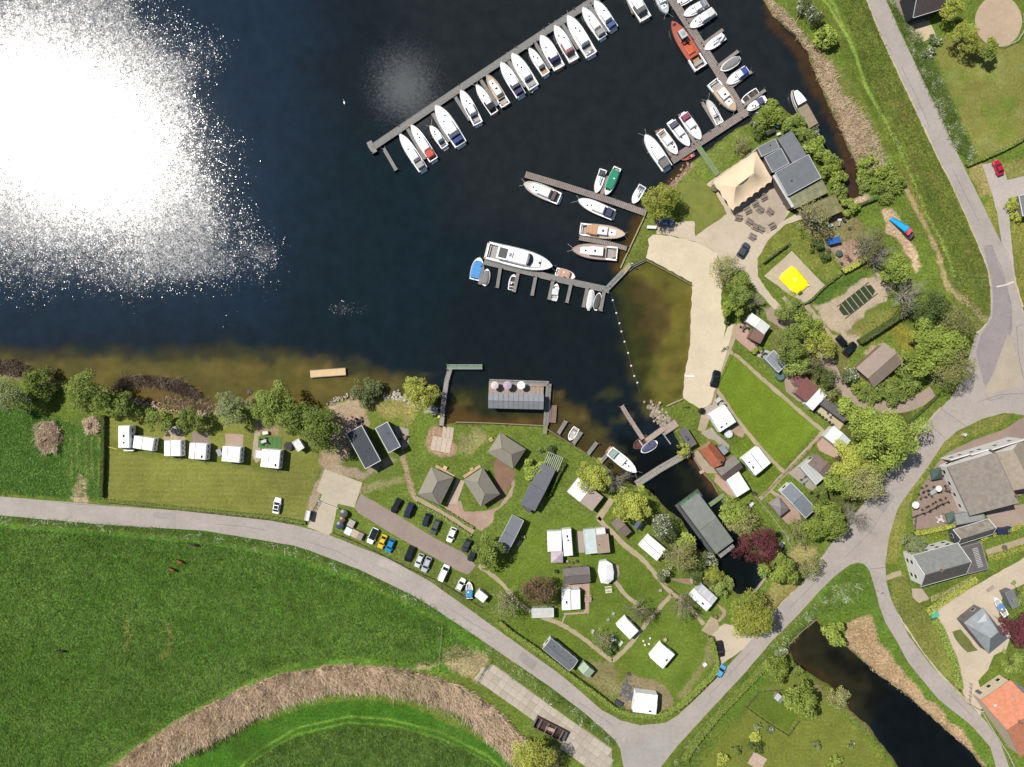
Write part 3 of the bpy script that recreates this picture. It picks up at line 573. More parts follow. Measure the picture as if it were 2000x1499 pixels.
sheet('traffic_island_paving', [(1968, 652), (1975, 660), (1996, 740), (1998, 752), (1940, 768), (1920, 766), (1940, 730)], .038, paved('island_paving', C(184, 172, 152), scale=.8), .03)
sheet('road_patch', [(1218, 1462), (1300, 1430), (1330, 1430), (1290, 1490), (1270, 1530), (1220, 1530)], .034, paved('grey_patch', C(172, 168, 160)), .05)
def crack(name, pts, w=.09):
 P = resample([W(x, y) for x, y in pts], .7, .05, seed=len(pts)); o = strip_poly(P, w); n = len(P)
 mb = MB(); vs = [(x, y, .042) for x, y in o]
 mb.add(vs, [(i, i + 1, 2*n - 2 - i, 2*n - 1 - i) for i in range(n - 1)])
 ob = mb.build(name, paved('tar_seam', C(110, 104, 104))); ob['kind'] = 'structure'
for pts in ([(1918, 482), (1937, 480)], [(1937, 480), (1958, 530), (1976, 600), (1972, 650)], [(1985, 640), (1990, 700), (1999, 740)], [(1812, 826), (1845, 856)], [(1910, 786), (1950, 772), (1999, 768)], [(1832, 795), (1890, 835)], [(1985, 640), (1999, 633)], [(1925, 772), (1934, 783), (1960, 775)], [(1700, 1112), (1729, 1108)]):
 crack('tar_seam', pts)
ob = sheet('road_marking', [(1946, 559), (1962, 556), (1979, 549), (1980, 553), (1962, 559), (1946, 562)], .045, pm(225, 215, 200), .02)
for k_, pt in enumerate(([(300, 1000), (344, 1003), (343, 1016), (299, 1012)], [(742, 1088), (780, 1106), (774, 1120), (736, 1102)], [(1020, 1272), (1050, 1296), (1040, 1310), (1010, 1286)], [(1486, 1236), (1510, 1210), (1522, 1220), (1498, 1246)], [(1788, 216), (1802, 246), (1812, 242), (1798, 212)], [(1712, 990), (1735, 960), (1748, 970), (1726, 1002)])):
 sheet('road_patch', pt, .034, paved('patch_%d' % (k_ % 3), C(*((168, 160, 154), (186, 176, 168), (162, 154, 150))[k_ % 3])), .05)
for pts in ([(100, 980), (160, 986), (240, 990)], [(420, 1024), (470, 1028), (520, 1036)], [(600, 1058), (660, 1078), (700, 1100)], [(880, 1190), (930, 1222), (960, 1240)], [(1130, 1372), (1170, 1398), (1200, 1420)], [(1390, 1352), (1430, 1312), (1470, 1268)], [(1540, 1190), (1580, 1150), (1610, 1120)], [(1760, 130), (1790, 190), (1815, 250)], [(1860, 330), (1890, 390), (1915, 440)], [(1650, 1090), (1700, 1040), (1730, 990)], [(1750, 1180), (1790, 1250)], [(1850, 1350), (1900, 1400)]):
 crack('tar_seam', pts, .07)
EDGES = [('verge_sand', [(1694, 0), (1720, 66), (1770, 174), (1828, 298), (1864, 370), (1890, 428), (1918, 494), (1934, 545), (1937, 610), (1925, 636), (1907, 652)], 4.5), ('verge_sand', [(1838, 797), (1812, 826), (1790, 854), (1772, 886)], 5), ('verge_sand', [(1974, 500), (1982, 547), (1998, 600)], 4),
         ('verge_sand', [(1505, 1206), (1524, 1184), (1566, 1142)], 5), ('verge_sand', [(1738, 1172), (1762, 1214), (1822, 1300), (1874, 1354), (1900, 1380)], 3)]
for nm, pts, w_ in EDGES: sheet(nm, strip_poly(smooth_line(pts), w_), .02, paved('verge_sand', C(202, 188, 156)), .12, .8)
sheet('side_road', [(1918, 322), (1938, 318), (1946, 312), (1960, 330), (1967, 352), (2000, 344), (2100, 320), (2100, 372), (2000, 380), (1969, 388), (1971, 424), (1982, 540), (1980, 547), (1972, 500), (1956, 474), (1948, 420), (1938, 380)], .022, paved('side_asphalt', C(188, 178, 170)), .05)
sheet('parking_lane', [(692, 992), (705, 965), (740, 985), (790, 1015), (850, 1052), (905, 1080), (930, 1105), (915, 1122), (900, 1118), (840, 1085), (760, 1040), (700, 1002)], .022, paved('parking_surface', C(160, 144, 134), scale=1), .05)
sheet('yard', [(635, 917), (708, 943), (692, 992), (660, 984), (648, 1040), (640, 1047), (612, 1034), (600, 1030), (624, 978), (629, 966), (618, 960)], .024, CONC, .05)
sheet('parking_yard', [(1404, 1302), (1388, 1240), (1400, 1228), (1415, 1218), (1432, 1222), (1445, 1240), (1480, 1235), (1498, 1212), (1455, 1266)], .024, SANDP, .1)
sheet('parking_yard', [(1370, 1232), (1388, 1205), (1402, 1212), (1404, 1228), (1388, 1242)], .026, PATHM, .1)
sheet('beach', [(1352, 552), (1262, 504), (1268, 480), (1266, 468), (1275, 458), (1300, 460), (1340, 468), (1370, 476), (1400, 495), (1412, 540), (1408, 590), (1418, 640), (1412, 660), (1420, 640), (1432, 632), (1436, 640), (1418, 700), (1400, 750), (1388, 790), (1368, 800), (1340, 782), (1334, 778), (1336, 740), (1347, 680), (1350, 600)], .02, SANDB, .15, 1.0)
sheet('beach_track', [(1434, 632), (1445, 640), (1426, 690), (1405, 740), (1395, 790), (1376, 845), (1362, 840), (1372, 800), (1388, 788), (1400, 750), (1416, 700)], .026, PATHM, .1)
sheet('terrace_yard', [(1282, 438), (1356, 432), (1358, 462), (1420, 418), (1394, 370), (1370, 368), (1385, 355), (1400, 345), (1440, 318), (1480, 288), (1508, 345), (1545, 410), (1530, 432), (1560, 415), (1568, 428), (1535, 438), (1500, 470), (1480, 505), (1480, 540), (1500, 570), (1560, 640), (1548, 645), (1490, 580), (1470, 560), (1452, 530), (1410, 520), (1400, 495), (1370, 476), (1300, 458), (1282, 458)], .03, SANDP, .12, 1.0)
sheet('dining_terrace', [(1436, 420), (1505, 355), (1540, 407), (1530, 432), (1500, 458), (1452, 432)], .036, paved('terrace_tiles', C(186, 170, 150), scale=1.4, var=.1), .05)
sheet('garden_strip', [(1356, 432), (1322, 360), (1375, 352), (1395, 376), (1418, 414), (1360, 458)], .034, paved('terrace_lawn', C(126, 132, 62), scale=1.6, var=.16), .3, .8)
sheet('track', smooth_line(strip_poly([(1560, 575), (1585, 610), (1620, 655), (1640, 665)], 12)), .026, PATHM, .2)
sheet('lane', strip_poly(smooth_line([(1598, 670), (1612, 700), (1640, 750), (1680, 782), (1730, 796), (1780, 790), (1822, 765)]), 24), .022, BRICKP, .1)
sheet('lane', [(1490, 600), (1510, 600), (1560, 640), (1590, 690), (1575, 690), (1540, 650), (1500, 625)], .028, paved('shady_lane', C(168, 150, 128), scale=1), .15)
PATHS = [([(1400, 760), (1416, 785), (1440, 820), (1480, 870), (1524, 915), (1532, 922)], 7), ([(1424, 686), (1450, 705), (1500, 750), (1560, 802), (1610, 845)], 7), ([(1608, 842), (1575, 880), (1545, 912), (1500, 960), (1484, 975)], 8), ([(1500, 955), (1540, 985), (1560, 1010)], 7),
 ([(935, 1105), (975, 1135), (1010, 1175), (1050, 1202), (1100, 1222), (1140, 1248), (1165, 1268), (1196, 1292)], 8), ([(1196, 1292), (1230, 1260), (1265, 1215), (1312, 1162)], 8), ([(1168, 1012), (1190, 1035), (1220, 1065), (1260, 1098), (1290, 1135), (1312, 1158)], 9), ([(1168, 1015), (1185, 990), (1195, 975)], 12), ([(1312, 1160), (1345, 1185), (1375, 1220)], 8),
 ([(1200, 1135), (1225, 1165), (1245, 1180)], 8), ([(1097, 1220), (1104, 1200)], 3), ([(812, 972), (860, 1000), (925, 1040)], 8), ([(1530, 580), (1560, 610), (1600, 620)], 8), ([(1730, 1130), (1760, 1118)], 10)]
for pts, w_ in PATHS: sheet('path', strip_poly(smooth_line(pts, 4), w_), .018 + .002 * (w_ % 3), PATHM, .14, .8)
sheet('courtyard', [(868, 990), (900, 978), (906, 1000), (925, 1000), (945, 998), (975, 990), (990, 968), (1000, 950), (975, 905), (995, 920), (1006, 945), (1000, 968), (975, 995), (966, 1000), (962, 1020), (940, 1038), (880, 1008)], .024, BRICKR, .12)
sheet('courtyard', [(892, 935), (908, 940), (892, 985), (872, 985)], .03, paved('pale_paving', C(196, 176, 152)), .06)
sheet('courtyard', [(964, 900), (975, 895), (1008, 925), (1005, 935), (975, 985), (960, 975), (968, 940)], .028, paved('brown_gravel', C(142, 112, 92), scale=1.4, var=.15), .15)
sheet('sand_court', [(1492, 539), (1546, 491), (1612, 558), (1572, 597)], .03, paved('court_sand', C(198, 182, 158)), .12)
sheet('riding_ring', [(1950 + 46 * math.cos(a), 42 + 50 * math.sin(a)) for a in np.linspace(0, 2 * math.pi, 40)[:-1]], .03, paved('ring_sand', C(192, 170, 144)), .05)
sheet('patio', [(1768, 52), (1815, 40), (1828, 70), (1792, 88)], .03, paved('sand_patio', C(206, 188, 156)), .05)
sheet('driveway', [(1740, -10), (1785, -10), (1800, 30), (1810, 42), (1770, 52)], .026, paved('drive_pavers', C(160, 140, 132)), .05)
sheet('farmyard', [(1822, 1190), (1860, 1170), (1920, 1135), (2000, 1090), (2100, 1060), (2100, 1140), (2000, 1140), (1960, 1160), (1950, 1200), (1975, 1240), (1965, 1270), (1940, 1280), (1930, 1310), (1910, 1330), (1920, 1370), (1915, 1400), (1880, 1355), (1878, 1320), (1865, 1290), (1850, 1240), (1830, 1215)], .026, SANDP, .12)
sheet('farm_garden_bed', [(1860, 1235), (1875, 1230), (1895, 1250), (1910, 1270), (1890, 1275), (1870, 1255)], .034, paved('garden_bed', C(112, 118, 62), scale=2, var=.25), .25)
sheet('inn_terrace', [(1780, 990), (1785, 1000), (1800, 950), (1830, 905), (1850, 885), (1900, 860), (1960, 840), (2000, 815), (2100, 830), (2100, 920), (1900, 1010), (1865, 1025), (1785, 1035)], .026, paved('inn_pavers', C(156, 136, 124), scale=1), .06)
sheet('inn_courtyard', [(1925, 1000), (1965, 990), (2000, 985), (2100, 960), (2100, 1030), (2000, 1030), (1945, 1030), (1930, 1015)], .028, BRICKP, .06)
sheet('garden_path', [(1925, 1075), (1960, 1062), (2000, 1050), (2000, 1062), (1965, 1078), (1930, 1088)], .032, PATHM, .1)
sheet('patio', [(1780, 1150), (1800, 1150), (1815, 1170), (1795, 1178), (1782, 1168)], .03, paved('stone_patio', C(186, 170, 150)), .1)
sheet('patio', [(1440, 632), (1462, 632), (1462, 665), (1485, 672), (1470, 690), (1445, 670), (1435, 660)], .028, paved('pink_tiles', C(190, 160, 144)), .06)
sheet('patio', [(1476, 694), (1492, 682), (1512, 690), (1495, 704)], .03, paved('light_tiles', C(196, 190, 176)), .04)
sheet('patio', [(1530, 735), (1550, 730), (1552, 765), (1575, 785), (1560, 785), (1535, 765)], .03, BRICKP, .06)
sheet('patio', [(1594, 802), (1605, 795), (1650, 825), (1640, 840), (1612, 822)], .03, paved('cream_gravel', C(200, 186, 152)), .06)
sheet('patio', [(1592, 858), (1608, 850), (1645, 886), (1630, 895), (1600, 880)], .03, paved('pink_tiles', C(186, 160, 140)), .08)
sheet('patio', [(1540, 925), (1580, 890), (1586, 900), (1562, 915), (1598, 948), (1585, 960)], .03, paved('grey_tiles', C(172, 160, 148)), .06)
sheet('patio', [(1496, 985), (1530, 965), (1560, 1000), (1565, 1015), (1535, 1025)], .03, BRICKR, .1)
sheet('patio', [(1352, 888), (1372, 872), (1398, 915), (1402, 925), (1380, 925), (1372, 918)], .03, paved('quay_paving', C(176, 164, 140)), .06)
sheet('patio', [(1368, 846), (1390, 835), (1400, 848), (1425, 870), (1420, 885), (1395, 860), (1384, 858)], .03, paved('grey_tiles', C(168, 158, 142)), .06)
sheet('patio', [(1398, 925), (1420, 940), (1442, 972), (1430, 975), (1395, 940)], .032, paved('pink_tiles', C(190, 160, 140)), .06)
sheet('patio', [(670, 830), (696, 808), (712, 830), (690, 840), (676, 846)], .03, paved('pink_tiles', C(190, 160, 140)), .06)
sheet('patio', [(768, 832), (798, 838), (798, 870), (785, 880), (778, 860)], .03, paved('grey_tiles', C(160, 146, 132)), .05)
sheet('patio', [(1125, 1038), (1142, 1038), (1142, 1080), (1128, 1080)], .03, paved('grey_tiles', C(160, 146, 132)), .05)
sheet('patio', [(1100, 1142), (1152, 1138), (1150, 1198), (1102, 1202), (1100, 1198), (1140, 1195), (1145, 1155), (1100, 1150)], .03, paved('pink_tiles', C(188, 162, 140)), .05)
sheet('patio', [(1196, 1100), (1209, 1106), (1210, 1122), (1202, 1136)], .03, BRICKP, .05)
sheet('patio', [(1300, 1130), (1352, 1130), (1352, 1142), (1345, 1142)], .03, SOIL, .05)
sheet('patio', [(1400, 1180), (1418, 1192), (1418, 1202), (1405, 1216), (1402, 1212), (1412, 1198)], .03, BRICKR, .06)
sheet('patio', [(1368, 806), (1390, 785), (1412, 785), (1388, 812)], .03, paved('grey_tiles', C(170, 160, 150)), .05)
sheet('patio', [(1425, 838), (1440, 830), (1455, 845), (1450, 855), (1438, 850)], .03, BRICKR, .06)
sheet('deck_patio', [(375, 845), (409, 845), (408, 868), (375, 866)], .03, paved('grey_deck', C(150, 134, 122)), .03)
sheet('deck_patio', [(440, 847), (476, 849), (474, 876), (440, 872)], .03, paved('grey_deck_light', C(178, 156, 138)), .03)
sheet('gravel_patio', [(497, 843), (508, 845), (508, 900), (500, 905), (493, 890)], .03, PATHM, .1)
yard = sheet('slab_yard', [(957, 1297), (968, 1300), (1010, 1330), (1080, 1382), (1150, 1430), (1195, 1462), (1196, 1499), (1230, 1540), (1165, 1540), (1140, 1490), (1080, 1440), (1030, 1398), (930, 1330)], .02, paved('slab_joint_dirt', C(156, 148, 128)), .08)
slab_mats = [paved('slab_%d' % i, C(*c), scale=.8, var=.07) for i, c in enumerate(((192, 180, 164), (187, 176, 160), (196, 185, 168), (182, 170, 154)))]
YP = [(957, 1297), (968, 1300), (1010, 1330), (1080, 1382), (1150, 1430), (1195, 1462), (1196, 1540), (1150, 1505), (1080, 1440), (1030, 1398), (930, 1330)]
ang = math.atan2(-(1430 - 1330), 1150 - 1010); u = Vector((math.cos(ang), math.sin(ang))); v = Vector((-u.y, u.x))
o0 = Vector(W(945, 1312)); sm = []
for q in slab_mats:
 mb = MB(); mb.box((0, 0, .03), (1.93, 1.93, .06)); sm.append(mb)
meshes = [m_.build('slab', slab_mats[i]) for i, m_ in enumerate(sm)]
for o_ in meshes: COL.objects.unlink(o_)
k = 0
for i in range(-2, 24):
 for j in range(-8, 4):
  c = o0 + u * (i * 2.0) + v * (j * 2.0); px_, py_ = c.x / S + CX, CY - c.y / S
  if not bool(inside(np.array([px_]), np.array([py_]), YP)[0]): continue
  q = meshes[rng.integers(0, 4)].copy(); COL.objects.link(q); q.name = 'slab'; q.parent = yard
  q.location = (c.x, c.y, rng.uniform(-.012, .012) + .005); q.rotation_euler = (rng.uniform(-.004, .004), rng.uniform(-.004, .004), ang); k += 1
for o_ in meshes: bpy.data.objects.remove(o_)
# ---------------------------------------------------------------- trees, shrubs, hedges, reeds
def leaf_mat(name, rgb, rgb2, flower=None, trans=.3):
 m, nt = new_mat(name); N = nt.nodes; L = nt.links
 out = N.new('ShaderNodeOutputMaterial'); a = N.new('ShaderNodeAttribute'); a.attribute_name = 'tint'
 oi = N.new('ShaderNodeObjectInfo')
 rp = N.new('ShaderNodeMix'); rp.data_type = 'RGBA'; rp.inputs['A'].default_value = (*rgb, 1); rp.inputs['B'].default_value = (*rgb2, 1)
 mr = N.new('ShaderNodeMath'); mr.operation = 'MULTIPLY_ADD'; mr.inputs[1].default_value = .3; L.new(oi.outputs['Random'], mr.inputs[0]); 
 sub = N.new('ShaderNodeMath'); sub.operation = 'SUBTRACT'; sub.inputs[1].default_value = .15; L.new(a.outputs['Fac'], sub.inputs[0]); L.new(sub.outputs[0], mr.inputs[2]); mr.use_clamp = True
 L.new(mr.outputs[0], rp.inputs['Factor']); colr = rp.outputs['Result']
 if flower:
  gt = N.new('ShaderNodeMath'); gt.operation = 'GREATER_THAN'; gt.inputs[1].default_value = flower[1]; L.new(a.outputs['Fac'], gt.inputs[0])
  f = N.new('ShaderNodeMix'); f.data_type = 'RGBA'; L.new(gt.outputs[0], f.inputs['Factor']); L.new(colr, f.inputs['A']); f.inputs['B'].default_value = (*flower[0], 1); colr = f.outputs['Result']
 hv = N.new('ShaderNodeHueSaturation'); m5 = N.new('ShaderNodeMapRange'); m5.inputs['To Min'].default_value = .9; m5.inputs['To Max'].default_value = 1.18; L.new(oi.outputs['Random'], m5.inputs['Value']); L.new(m5.outputs[0], hv.inputs['Value']); hv.inputs['Saturation'].default_value = .94; L.new(colr, hv.inputs['Color']); colr = hv.outputs['Color']
 d = N.new('ShaderNodeBsdfDiffuse'); tr = N.new('ShaderNodeBsdfTranslucent'); L.new(colr, d.inputs['Color']); L.new(colr, tr.inputs['Color'])
 mx = N.new('ShaderNodeMixShader'); mx.inputs[0].default_value = trans; L.new(d.outputs[0], mx.inputs[1]); L.new(tr.outputs[0], mx.inputs[2]); L.new(mx.outputs[0], out.inputs[0]); return m
BARK = mat('bark', (.11, .09, .07), .9, .25, 4, bump=.3)
TWIG = mat('grey_twigs', (.27, .24, .20), .9, .2, 4)
KINDS = {   # colours low/high, leaf size, leaves per square metre of crown, blobs, height ratio
 'bright':  (leaf_mat('bright_green_leaves', (.13, .185, .026), (.37, .455, .075)), .46, 1.0, 26, .85),
 'green':   (leaf_mat('mid_green_leaves', (.10, .145, .028), (.30, .375, .075)), .40, 1.0, 24, .85),
 'dark':    (leaf_mat('dark_green_leaves', (.05, .075, .024), (.17, .22, .06)), .38, 1.0, 22, .8),
 'grey':    (leaf_mat('grey_green_willow_leaves', (.12, .155, .06), (.29, .33, .14)), .36, .9, 30, .75),
 'yellow':  (leaf_mat('yellow_green_leaves', (.19, .22, .03), (.54, .56, .09)), .36, .85, 30, .85),
 'olive':   (leaf_mat('olive_young_leaves', (.17, .175, .06), (.40, .39, .14)), .30, .55, 30, .8),
 'sparse':  (leaf_mat('sparse_spring_leaves', (.13, .135, .05), (.30, .30, .12)), .28, .26, 30, .8),
 'bare':    (leaf_mat('budding_twigs', (.2, .18, .13), (.36, .33, .23)), .22, .10, 26, .75),
 'copper':  (leaf_mat('copper_leaves', (.08, .05, .03), (.25, .17, .09)), .32, .9, 26, .9),
 'maroon':  (leaf_mat('maroon_leaves', (.06, .018, .022), (.20, .055, .065)), .36, .85, 26, .85),
 'blossom': (leaf_mat('white_blossom_leaves', (.09, .12, .05), (.24, .27, .11), ((.62, .62, .52), .62)), .34, .8, 22, .8),
}
def crown_mesh(kind, R, seed, flat=.8, ht=None):
 m, ls, dens, nb, hr = KINDS[kind]; r = np.random.default_rng(seed)
 if ht: hr = ht
 nb = int(nb * max(.6, (R / 4.5) ** 1.1)) if R > 2 else max(6, int(nb * .4))
 th = r.uniform(0, 2 * np.pi, nb); u = r.random(nb) ** .55; ph = r.uniform(.05, 1, nb)
 lob = 1 + .16 * np.sin(th * 3 + r.uniform(0, 6)) + .10 * np.sin(th * 5 + r.uniform(0, 6))
 bx = np.cos(th) * u * R * .78 * lob; by = np.sin(th) * u * R * .78 * lob * flat / .8 * r.uniform(.9, 1.05)
 bz = R * hr * 1.2 * np.sqrt(np.clip(1 - (u * .93) ** 2, 0, 1)) * r.uniform(.72, 1.06, nb)
 sp_ = 1 + (r.random(nb) < .16) * r.uniform(.08, .26, nb); bx *= sp_; by *= sp_
 br = R * r.uniform(.17, .33, nb) * (26 / nb) ** .25
 n = int(dens * R * R * 150 * (.34 / ls) ** 1.2); n = min(max(n, 160), 9000)
 w_ = br ** 2; b = r.choice(nb, n, p=w_ / w_.sum())
 d = r.normal(size=(n, 3)); d[:, 2] = d[:, 2] * .8 + .35; d /= np.linalg.norm(d, axis=1)[:, None]
 rad = br[b] * (1 - .55 * r.random(n) ** 2.2)
 if kind in ('sparse', 'bare', 'olive'): rad = br[b] * (r.random(n) ** .5 * 1.25)
 P = np.stack([bx[b], by[b], bz[b]], 1) + d * rad[:, None] * np.array([1, 1, .85])
 P[:, 2] = np.maximum(P[:, 2], .25)
 nr = d * .5 + np.array([-.12, .08, .5]) + r.normal(size=(n, 3)) * .38; nr /= np.linalg.norm(nr, axis=1)[:, None]
 t = np.cross(nr, r.normal(size=(n, 3))); t /= np.linalg.norm(t, axis=1)[:, None] + 1e-9; s = np.cross(nr, t)
 sz = ls * r.uniform(.55, 1.25, n) * (.5 if kind == 'bare' else 1)
 asp = 2.6 if kind in ('grey', 'yellow', 'bare') else 1.5
 a = t * (sz * asp ** .5 / 2)[:, None]; c = s * (sz / asp ** .5 / 2)[:, None]
 V = np.stack([P - a, P - c * 1.0, P + a, P + c * 1.0], 1).reshape(-1, 3); F = np.arange(4 * n).reshape(-1, 4)
 bt = r.uniform(.15, .85, nb)[b]; tint = np.clip(bt * .6 + r.random(n) * .45, 0, 1)
 if kind == 'blossom': tint = np.clip(r.random(n) * .6 + (bx[b] / R > -.1) * .4 * r.random(n), 0, 1)
 o = np_mesh('crown', V, F, m); COL.objects.unlink(o); me = o.data
 at = me.attributes.new('tint', 'FLOAT', 'POINT'); at.data.foreach_set('value', np.repeat(tint, 4).astype(np.float32))
 bpy.data.objects.remove(o)
 return me, (bx, by, bz, hr)
def trunk_mesh(R, info, seed, twiggy):
 bx, by, bz, hr = info; r = random.Random(seed); mb = MB(); h = R * hr * .75
 tr = max(.07, R * .055)
 mb.tube((0, 0, -.1), (r.uniform(-.1, .1), r.uniform(-.1, .1), h * .5), tr, 7, tr * .75)
 mb.tube((0, 0, h * .45), (0, 0, h), tr * .75, 6, tr * .4)
 for i in range(min(len(bx), 16 if not twiggy else 26)):
  z0 = r.uniform(.25, .9) * h; p1 = Vector((bx[i], by[i], bz[i] * .95)); p0 = Vector((0, 0, z0))
  mid = p0.lerp(p1, .5) + Vector((r.uniform(-.3, .3), r.uniform(-.3, .3), r.uniform(-.1, .4))) * R * .12
  mb.tube(p0, mid, tr * .38, 5, tr * .26); mb.tube(mid, p1, tr * .26, 4, tr * .1)
  if twiggy:
   for k in range(twiggy):
    q0 = mid.lerp(p1, r.random()); q1 = q0 + Vector((q0.x * .25 + r.uniform(-1, 1) * R * .22, q0.y * .25 + r.uniform(-1, 1) * R * .22, r.uniform(0, .3) * R))
    mb.tube(q0, q1, .035, 3, .015)
    for j in range(2):
     q2 = q0.lerp(q1, r.uniform(.3, .8)); mb.tube(q2, q2 + Vector((r.uniform(-1, 1), r.uniform(-1, 1), r.uniform(0, .6))) * R * .14, .024, 3, .012)
 return mb
_PROTO = {}
def tree(px, py, r, kind, label, name='tree', cat='tree', group=None, flat=.8, ht=None, z=None):
 R = r * S * 1.13
 lift = R * .7 if name == 'tree' and not ht else 0
 if z is None: z = R * (ht or KINDS[kind][4]) * .7 + lift
 x, y = W(px, py, z)
 bucket = (kind, round(math.log(max(R, .3)) * 2.6), ht, round(flat, 1))
 lst = _PROTO.setdefault(bucket, [])
 if len(lst) < 2:
  Rb = R; seed = len(_PROTO) * 31 + len(lst) * 7 + 3
  me, info = crown_mesh(kind, Rb, seed, flat, ht)
  tw = {'bare': 7, 'sparse': 3, 'olive': 1}.get(kind, 0)
  tm = trunk_mesh(Rb, info, seed, tw).build('trunk', TWIG if tw else BARK); tme = tm.data; bpy.data.objects.remove(tm)
  lst.append((me, tme, Rb)); pick = lst[-1]
 else: pick = lst[int(px * 7 + py * 3) % len(lst)]
 me, tme, Rb = pick; k = R / Rb
 rz = (px * 13.7 + py * 7.1) % 6.28 if flat >= .75 else 0
 t = thing(name, label, cat, (x, y, -.02), rz, group)
 for nm, d in (('crown', me), ('trunk', tme)):
  o = bpy.data.objects.new(nm, d); COL.objects.link(o); o.parent = t; o.scale = (k, k, k)
  if nm == 'crown': o.location = (0, 0, lift)
  elif lift: o.scale = (k, k, k * 1.5)
 return t
def shrub(px, py, r, kind, label, group=None, ht=.7, **kw): return tree(px, py, r, kind, label, 'shrub', 'shrub', group, ht=ht, **kw)
def leafy_strip(mb_pts, w, h, kind, seed, dens=26, ls=.22, name='foliage', parent=None):
 m = KINDS[kind][0]; r = np.random.default_rng(seed); V = []; tint = []
 for i in range(len(mb_pts) - 1):
  a = np.array(mb_pts[i]); b = np.array(mb_pts[i+1]); L = np.linalg.norm(b - a)
  if L < 1e-3: continue
  n = int(L * dens * (w + 2 * h) * .8) + 3; t = r.random(n); dv = (b - a) / L; nv = np.array([-dv[1], dv[0]])
  s = r.random(n) * (w + 1.6 * h) - (w / 2 + .8 * h)
  off = np.clip(s, -w/2, w/2); z = np.where(abs(s) > w/2, h - (abs(s) - w/2), h) + r.normal(size=n) * .05
  off = off + r.normal(size=n) * .07
  P = np.stack([a[0] + dv[0] * t * L + nv[0] * off, a[1] + dv[1] * t * L + nv[1] * off, np.maximum(z, .05)], 1)
  nr = np.stack([nv[0] * np.sign(s) * (abs(s) > w/2), nv[1] * np.sign(s) * (abs(s) > w/2), (abs(s) <= w/2) * 1.0 + .3], 1) + r.normal(size=(n, 3)) * .35
  nr /= np.linalg.norm(nr, axis=1)[:, None]; tt = np.cross(nr, r.normal(size=(n, 3))); tt /= np.linalg.norm(tt, axis=1)[:, None] + 1e-9; ss = np.cross(nr, tt)
  q = ls * r.uniform(.6, 1.3, n)[:, None] / 2
  V.append(np.stack([P - tt * q * 1.3, P - ss * q, P + tt * q * 1.3, P + ss * q], 1).reshape(-1, 3)); tint.append(np.repeat(np.clip(r.random(n) * .8 + .15, 0, 1), 4))
 V = np.concatenate(V); o = np_mesh(name, V, np.arange(len(V)).reshape(-1, 4), m, parent=parent)
 at = o.data.attributes.new('tint', 'FLOAT', 'POINT'); at.data.foreach_set('value', np.concatenate(tint).astype(np.float32))
 return o
HEDGE_CORE = mat('hedge_core', (.06, .085, .022), .9, .3, 5, bump=.5)
def hedge(pts, w_m, h_m, kind, label, smooth=True, dens=44, ls=.24, name='hedge', closed=False):
 P = smooth_line(pts, 4) if smooth and len(pts) > 2 else pts
 P = resample([W(x, y, h_m) for x, y in P], 1.2, .05, seed=int(pts[0][0]))
 t = thing(name, label, 'hedge', (P[0][0], P[0][1], 0)); L = [(p[0] - P[0][0], p[1] - P[0][1]) for p in P]
 o = strip_poly(L, w_m * .85); n = len(L); mb = MB()
 vs = [(x, y, -.05) for x, y in o] + [(x, y, h_m * .93) for x, y in o]; m2 = 2 * n
 fs = [(m2 + i, m2 + i + 1, m2 + 2*n - 2 - i, m2 + 2*n - 1 - i) for i in range(n - 1)]
 fs += [(i, (i+1) % m2, m2 + (i+1) % m2, m2 + i) for i in range(m2)]
 mb.add(vs, fs); mb.build('stem_core', HEDGE_CORE, t)
 leafy_strip(L, w_m, h_m, kind, int(pts[0][0] + pts[0][1]), dens, ls, 'foliage', t)
 return t
def blades(name, region, n, h, wid, m, label, seed=1, lean=(.0, .0), spread=.35, z0=0.0, dens_noise=None, kind='stuff'):
 r = np.random.default_rng(seed); xs = [p[0] for p in region]; ys = [p[1] for p in region]
 x = r.uniform(min(xs), max(xs), n * 5); y = r.uniform(min(ys), max(ys), n * 5); k = inside(x, y, region)
 if dens_noise is not None: k &= (fbm(x, y, dens_noise, seed) + .15 > r.random(len(x)) * .8 - .3)
 x, y = x[k][:n], y[k][:n]; n = len(x); X = (x - CX) * S; Y = (CY - y) * S
 hh = h * r.uniform(.55, 1.2, n); th = r.uniform(0, np.pi, n)
 clump = fbm(x, y, 10, seed + 3) ; clump2 = fbm(x, y, 10, seed + 8)
 lx = lean[0] + clump * .9 + r.normal(size=n) * spread; ly = lean[1] + clump2 * .9 + r.normal(size=n) * spread
 dx = np.cos(th) * wid / 2; dy = np.sin(th) * wid / 2; Z = np.full(n, z0)
 V = np.stack([np.stack([X - dx, Y - dy, Z], 1), np.stack([X + dx, Y + dy, Z], 1), np.stack([X + lx * hh + dx * .4, Y + ly * hh + dy * .4, Z + hh], 1), np.stack([X + lx * hh - dx * .4, Y + ly * hh - dy * .4, Z + hh], 1)], 1).reshape(-1, 3)
 o = np_mesh(name, V, np.arange(4 * n).reshape(-1, 4), m)
 at = o.data.attributes.new('tint', 'FLOAT', 'POINT'); tt = np.clip(r.random(n) * .7 + .2 + clump * .5, 0, 1)
 tv = np.repeat(tt, 4).reshape(-1, 4); at.data.foreach_set('value', tv.ravel().astype(np.float32))
 return tag(o, label, 'reeds' if 'reed' in name else 'grass', kind=kind)
STRAW = leaf_mat('dry_reed_stalks', (.23, .165, .105), (.72, .56, .39), trans=.15)
STRAWD = leaf_mat('brown_reed_stalks', (.12, .08, .06), (.44, .34, .26), trans=.15)
VERGE = leaf_mat('verge_grass_blades', (.055, .08, .018), (.22, .26, .065), trans=.2)
